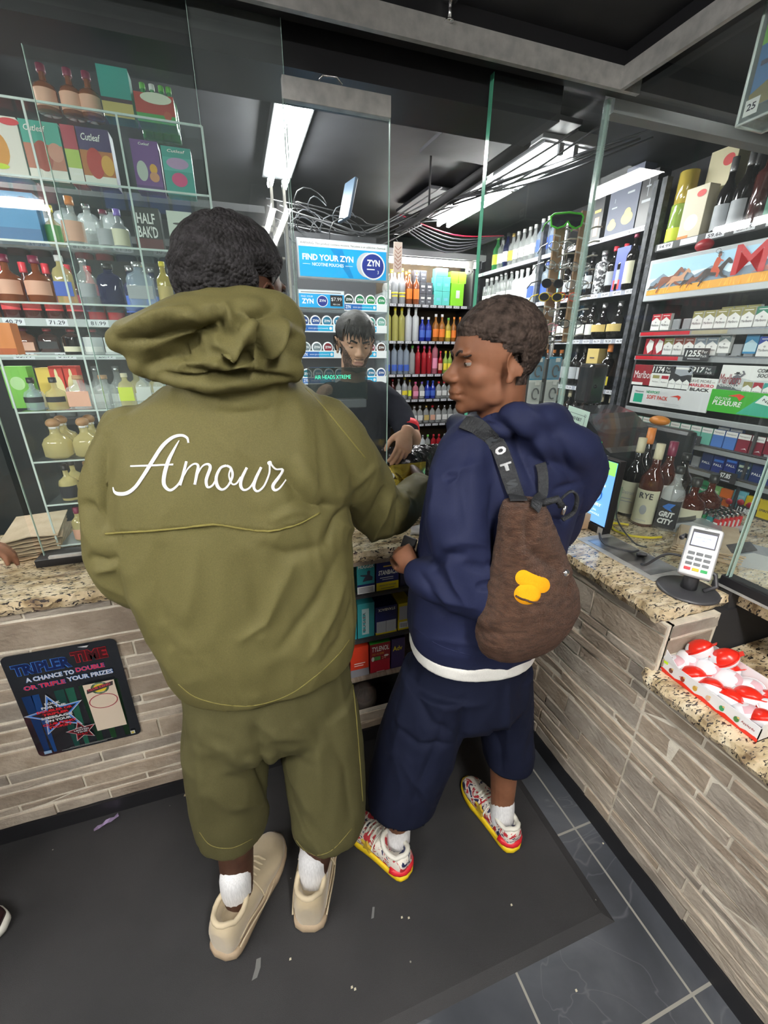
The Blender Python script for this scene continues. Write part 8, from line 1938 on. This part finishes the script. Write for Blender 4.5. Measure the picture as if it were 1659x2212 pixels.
r1 = ramp(nt, [(0, (.02, .025, .08)), (.41, (.02, .025, .08)), (.415, (.78, .74, .66)), (.545, (.80, .76, .68)), (.55, (.45, .03, .04)), (1, (.50, .03, .04))], 'CONSTANT'); lk(nt, n1.outputs[0], r1.inputs[0]); lk(nt, r1.outputs[0], pb.inputs['Base Color']); pb.inputs['Roughness'].default_value = .5
YSOLE = mat(hx('e3c21c'), .5); CREAM = mat((.72, .70, .62), .6)
def star_deco(root, heel, D, S, L, W, z0):
    for q in (-1, 1):
        c = heel + D * L * .50 + S * q * (W * .455 + .0005) + ZP * .060; pts = []
        for k in range(10):
            a = math.pi / 2 + math.pi * k / 5; r = .026 if k % 2 == 0 else .011; pts.append(c + D * r * math.cos(a) + ZP * r * math.sin(a))
        M().raw([p - S * q * .004 for p in pts] + [p + S * q * .003 for p in pts], [tuple(range(10)), tuple(range(19, 9, -1))] + [(i, (i + 1) % 10, 10 + (i + 1) % 10, 10 + i) for i in range(10)], mat(hx('c9a83a'), .4)).build('star_patch', root)
    m = M(); P_ = []
    for i in range(9):
        a = math.pi * (i / 8) - math.pi / 2; P_.append(heel + D * (L * .16 - L * .158 * math.cos(a)) + S * W * .40 * math.sin(a) + ZP * .045)
    m.tube(P_, .011, mat(hx('c8202c'), .45), 8, flat=.6).build('red_heel_patch', root)
shoe(person, (.345, .748, .008), (.200, .985, .008), PNT, YSOLE, CREAM, .104, .085, .026, deco=star_deco, lace=CREAM)
shoe(person, (.715, .700, .008), (.672, .972, .008), PNT, YSOLE, CREAM, .100, .085, .026, deco=star_deco, lace=CREAM)
t = M().frame(Vector((.378, .905, 1.065)), Vector((.35, .1, .9)).normalized(), Vector((-.6, .75, .1)).normalized(), Vector((-.6, -.6, .3)).normalized(), .07, .04, .010, BLACK, .003)
t.build('phone', label='black phone held in the hand of the young person in navy', cat='phone')

# ---- backpack
PLUSH = noisy('brown_plush', (.060, .027, .015), (.125, .062, .038), 40, .95, 1.0, 200, (1, 1, 3), dist=.010, sheen=.08, spec=.1)
pk = thing('plush_backpack', (.58, .63, .90), 'brown plush backpack with yellow rounded patches worn on the back of the navy jacket', 'backpack')
p_ = M()
cx = lambda z: .565 + (1.10 - z) * -.10
ring_loft(p_, [((x, y, z), (a, a * .12, 0), (-d * .12, d, 0)) for z, x, y, a, d in ((.922, .568, .676, .045, .025), (.932, .568, .668, .080, .045), (.955, .565, .660, .108, .060), (1.00, .562, .650, .124, .070), (1.05, .566, .645, .128, .074), (1.10, .566, .648, .114, .070), (1.17, .556, .656, .090, .060), (1.23, .546, .665, .070, .050), (1.28, .538, .675, .054, .042), (1.305, .535, .680, .042, .034))], PLUSH, 36, 2.3)
me = fuse(p_, .0055, 4)
folds(me, [([(1145, 1190), (1175, 1205), (1215, 1235)], .60, .012, -.012), ([(1140, 1100), (1142, 1150), (1140, 1200)], .62, .010, -.010), ([(1100, 1180), (1130, 1205), (1150, 1200)], .60, .010, .006), ([(1060, 1340), (1120, 1330), (1200, 1320)], .60, .012, .005), ([(1020, 1360), (1090, 1375), (1170, 1370)], .60, .012, -.006), ([(1225, 1300), (1235, 1270), (1236, 1240)], .62, .006, -.008)])
wrinkle(me, .0018, (50, 50, 30), 7)
pb_ = mesh_obj(me, 'bag_body', PLUSH, pk)
bvp = bvh_of([pb_])
YP1 = fabric('yellow_felt', hx('f0a41c'), .9, .1, 9, .3, 900)
def patch(poly, name, off=.004):
    """a padded patch laid on the bag; poly in picture points"""
    cxp = sum(p[0] for p in poly) / len(poly); cyp = sum(p[1] for p in poly) / len(poly); vs = []; fs = []; n = len(poly); K = 6
    for k in range(K + 1):
        s = 1 - k / K
        for (u, v) in poly:
            q, nn = on_surface(bvp, cxp + (u - cxp) * s, cyp + (v - cyp) * s, off * (1 - (s ** 6) * .9))
            if q is None: q = ony(cxp + (u - cxp) * s, cyp + (v - cyp) * s, .60)
            vs.append(q)
    for k in range(K):
        for i in range(n): fs.append((k * n + i, k * n + (i + 1) % n, (k + 1) * n + (i + 1) % n, (k + 1) * n + i))
    return pbuild(M().raw(vs, fs, YP1, True), name, pk, 'yellow rounded patch')
def capsule(x0, y0, x1, y1, r, n=10):
    a = math.atan2(y1 - y0, x1 - x0); out = []
    for k in range(n + 1): t_ = a - math.pi / 2 + math.pi * k / n; out.append((x1 + r * math.cos(t_), y1 + r * math.sin(t_)))
    for k in range(n + 1): t_ = a + math.pi / 2 + math.pi * k / n; out.append((x0 + r * math.cos(t_), y0 + r * math.sin(t_)))
    return out
patch(capsule(1130, 1248, 1171, 1264, 17), 'upper_patch', .004)
patch([(1139 + 29 * math.cos(k * math.pi / 16), 1283 + 23 * math.sin(k * math.pi / 16)) for k in range(32)], 'lower_patch', .008)
stitch(bvp, [(1112, 1283), (1125, 1291), (1140, 1296), (1160, 1297)], .0022, PLUSH, 'patch_seam', pk, .011, .6)
for k in range(1):
    q, nn = on_surface(bvp, 1218, 1238, .004); M().ell(q or Vector((.66, .62, 1.09)), (.008, .006, .008), CHROME, 10, 8).build('zip_pull', pk).location = -Vector(pk.location)
WEB = noisy('black_webbing', (.012, .013, .015), (.025, .027, .03), 60, .7, .4, 300)
def strap(pts, w, th, bvs, name, m=WEB, off=.006, label=None, sub=6):
    P2 = cubic([Vector((u, v, 0)) for u, v in pts], sub); C = []; NN = []
    for q in P2:
        p, nn = on_surface(bvs, q.x, q.y, off)
        if p is not None: C.append(p); NN.append(nn)
    for _ in range(3):
        C = [C[0]] + [(C[i - 1] + C[i] * 2 + C[i + 1]) / 4 for i in range(1, len(C) - 1)] + [C[-1]]; NN = [NN[0]] + [(NN[i - 1] + NN[i] + NN[i + 1]).normalized() for i in range(1, len(NN) - 1)] + [NN[-1]]
    vs = []; fs = []
    for i, p in enumerate(C):
        t = (C[min(i + 1, len(C) - 1)] - C[max(i - 1, 0)]).normalized(); sd = t.cross(NN[i]).normalized()
        for a, b_ in ((-1, 0), (1, 0), (1, 1), (-1, 1)): vs.append(p + sd * a * w / 2 + NN[i] * b_ * th)
    for i in range(len(C) - 1):
        for j_ in range(4): fs.append((4 * i + j_, 4 * i + (j_ + 1) % 4, 4 * (i + 1) + (j_ + 1) % 4, 4 * (i + 1) + j_))
    fs += [(3, 2, 1, 0), tuple(4 * (len(C) - 1) + j_ for j_ in range(4))]
    return pbuild(M().raw(vs, fs, m), name, pk, label), C, NN
bvj = bvh_of([jacket, pb_])
st, C, NN = strap([(1002, 918), (1040, 925), (1072, 960), (1092, 1010), (1108, 1060), (1120, 1088)], .034, .004, bvj, 'shoulder_strap', label='wide black webbing strap with raised letters')
TXM = mat((.045, .05, .055), .25)
for k, ch in enumerate('STOR'):
    i = len(C) - 9 - int(k * 4.2)
    if i > 2:
        t_ = (C[i - 1] - C[i + 1]).normalized(); N_ = NN[i]; S_ = t_.cross(N_).normalized()
        F = Face(C[i] + N_ * .0042 - S_ * .012 - t_ * .008, t_.cross(N_) * 1, t_, .0005); F.text(ch, 0, 0, .017, TXM, w=.024, bold=.06); pbuild(F.m, 'strap_letter', pk)
strap([(1165, 1000), (1170, 1040), (1166, 1075), (1150, 1100)], .022, .004, bvj, 'right_strap')
lp = [Vector((.600, .655, 1.30)), Vector((.615, .640, 1.33)), Vector((.635, .64, 1.315)), Vector((.638, .645, 1.28)), Vector((.615, .648, 1.265))]
pbuild(M().tube(cubic(lp, 6), .006, WEB, 8, flat=.5), 'carry_loop', pk); pbuild(M().tube([(.560, .655, 1.305), (.59, .645, 1.315), (.60, .64, 1.30)], .008, WEB, 8).tube([(.597, .632, 1.285), (.600, .630, 1.305)], .004, CHROME, 8), 'strap_buckle', pk)
# ================================================================= clerk behind the sliding glass
SK3 = skin('olive_light_skin', (.50, .29, .19), (.62, .38, .26))
NVT = fabric('charcoal_knit', (.022, .024, .032), .85, .25, 10, .25, 500); BLK_HAIR = noisy('black_hair', (.006, .005, .005), (.022, .018, .016), 50, .45, .8, 90, (4, 4, .7), spec=.5, dist=.004)
person = thing('person', (.52, 1.92, 0), 'bearded clerk in dark shirt with red cuff behind the glass, reaching to the bag', 'person')
b = M()
Hc = Matrix.Translation((.503, 1.905, 1.612)) @ Matrix.Rotation(math.radians(-2), 4, 'Z') @ Matrix.Rotation(math.radians(9), 4, 'X') @ Matrix.Rotation(.04, 4, 'Y')
head_shapes(b, Hc, SK3, .97, neck_to=(.505, 1.97, 1.42), neck_r=.055, jaw=.96, nose=1.05)
ring_loft(b, zrings([(.80, .37, .67, 2.0, .10), (1.0, .36, .67, 2.0, .11), (1.3, .34, .70, 1.98, .11), (1.40, .37, .68, 1.97, .09), (1.45, .45, .58, 1.97, .07)]), SK3)
limb(b, [(.64, 1.965, 1.37), (.72, 1.86, 1.29), (.725, 1.76, 1.215), (.665, 1.64, 1.25), (.622, 1.56, 1.285)], [.040, .042, .043, .036, .028], SK3)
limb(b, [(.38, 1.95, 1.39), (.33, 1.90, 1.25), (.30, 1.85, 1.10), (.26, 1.76, 1.05), (.24, 1.70, 1.00)], [.055, .045, .040, .034, .027], SK3)
hand(b, (.615, 1.548, 1.288), (-.30, -.45, -.55), (-.25, .55, -.55), SK3, [.45, .5, .5, .5], -1, .98, thumb=(.4, .4))
hand(b, (.238, 1.695, .995), (.05, -1, -.1), (0, 0, -1), SK3, .5, 1, .95)
limb(b, [(.45, 2.0, .85), (.45, 2.0, .4), (.45, 2.02, .05)], [.09, .06, .045], SK3); limb(b, [(.59, 2.0, .85), (.59, 2.0, .4), (.59, 2.02, .05)], [.09, .06, .045], SK3)
bme = fuse(b, .0042, 5); head_carve(bme, Hc, .97)
body = mesh_obj(bme, 'body', SK3, person)
def hl3(L): return np.where(L[:, 1] < -.045, L[:, 2] - .058, np.where(L[:, 1] < .0, L[:, 2] - .012, np.where(L[:, 1] < .025, L[:, 2] - .028, L[:, 2] + .06)))
region_shell(bme, Hc, .97, hl3, lambda L: .006 + .014 * sstep(-.0, .08, L[:, 2]), .002, 9, BLK_HAIR, 'hair', person, 60)
T = lambda p: Hc @ (Vector(p) * .97)
fr = M(); rn = random.Random(31)
for k in range(26):
    x = -.055 + .110 * k / 25; L_ = .045 + .018 * math.sin(k * 1.9) - .25 * abs(x - .0) ** 1.0 * .3
    fr.tube(cubic([T((x * .8, -.050, .105)), T((x, -.086 + abs(x) * .42, .078)), T((x * 1.05 + rn.uniform(-.003, .003), -.097 + abs(x) * .45, .078 - L_ * .55)), T((x * 1.08 + rn.uniform(-.005, .005), -.094 + abs(x) * .45, .080 - L_))], 3), [.006, .006, .0055, .005, .0048, .0045, .004, .003, .002, .001], BLK_HAIR, 6)
pbuild(fr, 'fringe', person)
BRD = noisy('beard', (.03, .018, .013), (.15, .085, .058), 140, .9, .5, 260)
def bd(L):
    jaw = np.minimum(-.058 - L[:, 2] + np.clip(np.abs(L[:, 0]) - .024, 0, .05) * 1.5, -L[:, 1] - .0)
    jaw = np.minimum(jaw, L[:, 2] + .118)
    mo = .012 - np.hypot((L[:, 0]) * .42, (L[:, 2] + .0505) * 2.2); mo = np.where(L[:, 1] < -.07, mo, -1)
    lipcut = np.hypot(L[:, 0] / .027, (L[:, 2] + .066) / .013) - 1
    jaw = np.where((L[:, 1] < -.06), np.minimum(jaw, lipcut * .01), jaw)
    return np.maximum(jaw, mo)
region_shell(bme, Hc, .97, bd, lambda L: .0012 + 0 * L[:, 2], .0008, 2, BRD, 'beard', person, 300)
LIPM = mat((.40, .20, .155), .5)
def lp_(L): return np.where(L[:, 1] < -.07, .01 - .01 * np.hypot(L[:, 0] / .024, (L[:, 2] + .066) / .0105), -1)
region_shell(bme, Hc, .97, lp_, lambda L: 0 * L[:, 2], 0, 2, LIPM, 'lips', person)
eyes(Hc, .97, person, SK3, look=(0, -.5), close=.74, browm=mat((.012, .008, .006), .9), brow_t=.0042, src=bvh_of([body])[0])
j = M()
ring_loft(j, zrings([(.82, .35, .69, 2.0, .12), (1.0, .345, .69, 2.0, .13), (1.2, .335, .695, 1.99, .13), (1.32, .335, .70, 1.98, .125), (1.39, .355, .69, 1.975, .105), (1.43, .40, .64, 1.97, .085), (1.455, .445, .595, 1.97, .072)]), NVT, 36, 2.2)
limb(j, [(.635, 1.965, 1.385), (.69, 1.91, 1.33), (.712, 1.85, 1.28), (.715, 1.80, 1.245)], [.068, .068, .062, .056], NVT, 20)
limb(j, [(.40, 1.965, 1.385), (.345, 1.93, 1.32), (.325, 1.90, 1.22), (.315, 1.87, 1.16)], [.068, .066, .060, .056], NVT, 20)
jme = fuse(j, .006, 4); wrinkle(jme, .004, (9, 9, 7), 3)
mesh_obj(jme, 'shirt', NVT, person)
pbuild(M().tube([(.722, 1.815, 1.255), (.718, 1.790, 1.240)], [.0575, .0545], mat(hx('d8303a'), .6), 20), 'sleeve_cuff', person, 'bright red cuff edge')
k_ = M(); ring_loft(k_, zrings([(.86, .355, .685, 2.0, .125), (.6, .36, .68, 2.0, .12), (.30, .37, .67, 2.0, .11), (.02, .38, .66, 2.0, .10)]), BLACK, 24); mesh_obj(fuse(k_, .012, 2), 'trousers', BLACK, person)

# ================================================================= person at the left edge: only a hand and a shoe reach the picture
person = thing('person', (-1.06, 1.0, 0), 'person at the left picture edge, only a hand and a red and black shoe showing', 'person')
SK4 = skin('brown_skin', (.22, .10, .055), (.30, .15, .09))
b = M(); H4 = Matrix.Translation((-1.07, 1.0, 1.62)) @ Matrix.Rotation(math.radians(90), 4, 'Z')
head_shapes(b, H4, SK4, .97, neck_to=(-1.08, 1.0, 1.42))
ring_loft(b, [((-1.08, 1.0, z), (.10, 0, 0), (0, a, 0)) for z, a in ((.85, .15), (1.1, .14), (1.35, .18), (1.42, .15), (1.46, .08))], SK4)
limb(b, [(-1.06, 1.17, 1.38), (-1.0, 1.20, 1.22), (-.93, 1.18, 1.08), (-.82, 1.15, 1.13), (-.70, 1.14, 1.165)], [.05, .042, .04, .034, .026], SK4)
hand(b, (-.69, 1.14, 1.168), (1, -.05, -.03), (0, -.2, -1), SK4, .45, 1, .95)
limb(b, [(-1.07, .83, 1.38), (-1.09, .80, 1.2), (-1.05, .80, 1.0)], [.05, .042, .035], SK4)
for y in (.90, 1.10): limb(b, [(-1.08, y, .85), (-1.07, y, .5), (-1.07, y, .1)], [.085, .06, .04], SK4)
body = mesh_obj(fuse(b, .0055, 3), 'body', SK4, person)
j = M(); GRYC = fabric('grey_jersey', (.16, .16, .17), .85)
ring_loft(j, [((-1.08, 1.0, z), (a * .66, 0, 0), (0, a, 0)) for z, a in ((.82, .18), (1.1, .18), (1.35, .205), (1.41, .17), (1.45, .10))], GRYC)
limb(j, [(-1.07, 1.17, 1.38), (-1.01, 1.20, 1.24)], [.06, .06], GRYC); limb(j, [(-1.07, .83, 1.38), (-1.09, .80, 1.24)], [.06, .06], GRYC)
mesh_obj(fuse(j, .008, 3), 'shirt', GRYC, person)
s_ = M(); ring_loft(s_, [((-1.08, 1.0, z), (.115, 0, 0), (0, a, 0)) for z, a in ((.88, .17), (.75, .18), (.70, .17))], BLACK)
for y in (.90, 1.10): limb(s_, [(-1.08, y, .76), (-1.075, y, .5), (-1.07, y, .14)], [.10, .085, .065], BLACK)
mesh_obj(fuse(s_, .01, 3), 'trousers', MATTE_BLACK, person)
REDBLK = noisy('red_black_upper', (.02, .006, .008), (.42, .02, .03), 9, .4, .1, 60, lo=.48, hi=.52)
shoe(person, (-1.13, 1.02, .008), (-.818, 1.00, .008), REDBLK, mat((.70, .68, .62), .5), BLACK, .115, .10, .034)
shoe(person, (-1.12, .86, .008), (-.90, .74, .008), REDBLK, mat((.70, .68, .62), .5), BLACK, .115, .10, .034)
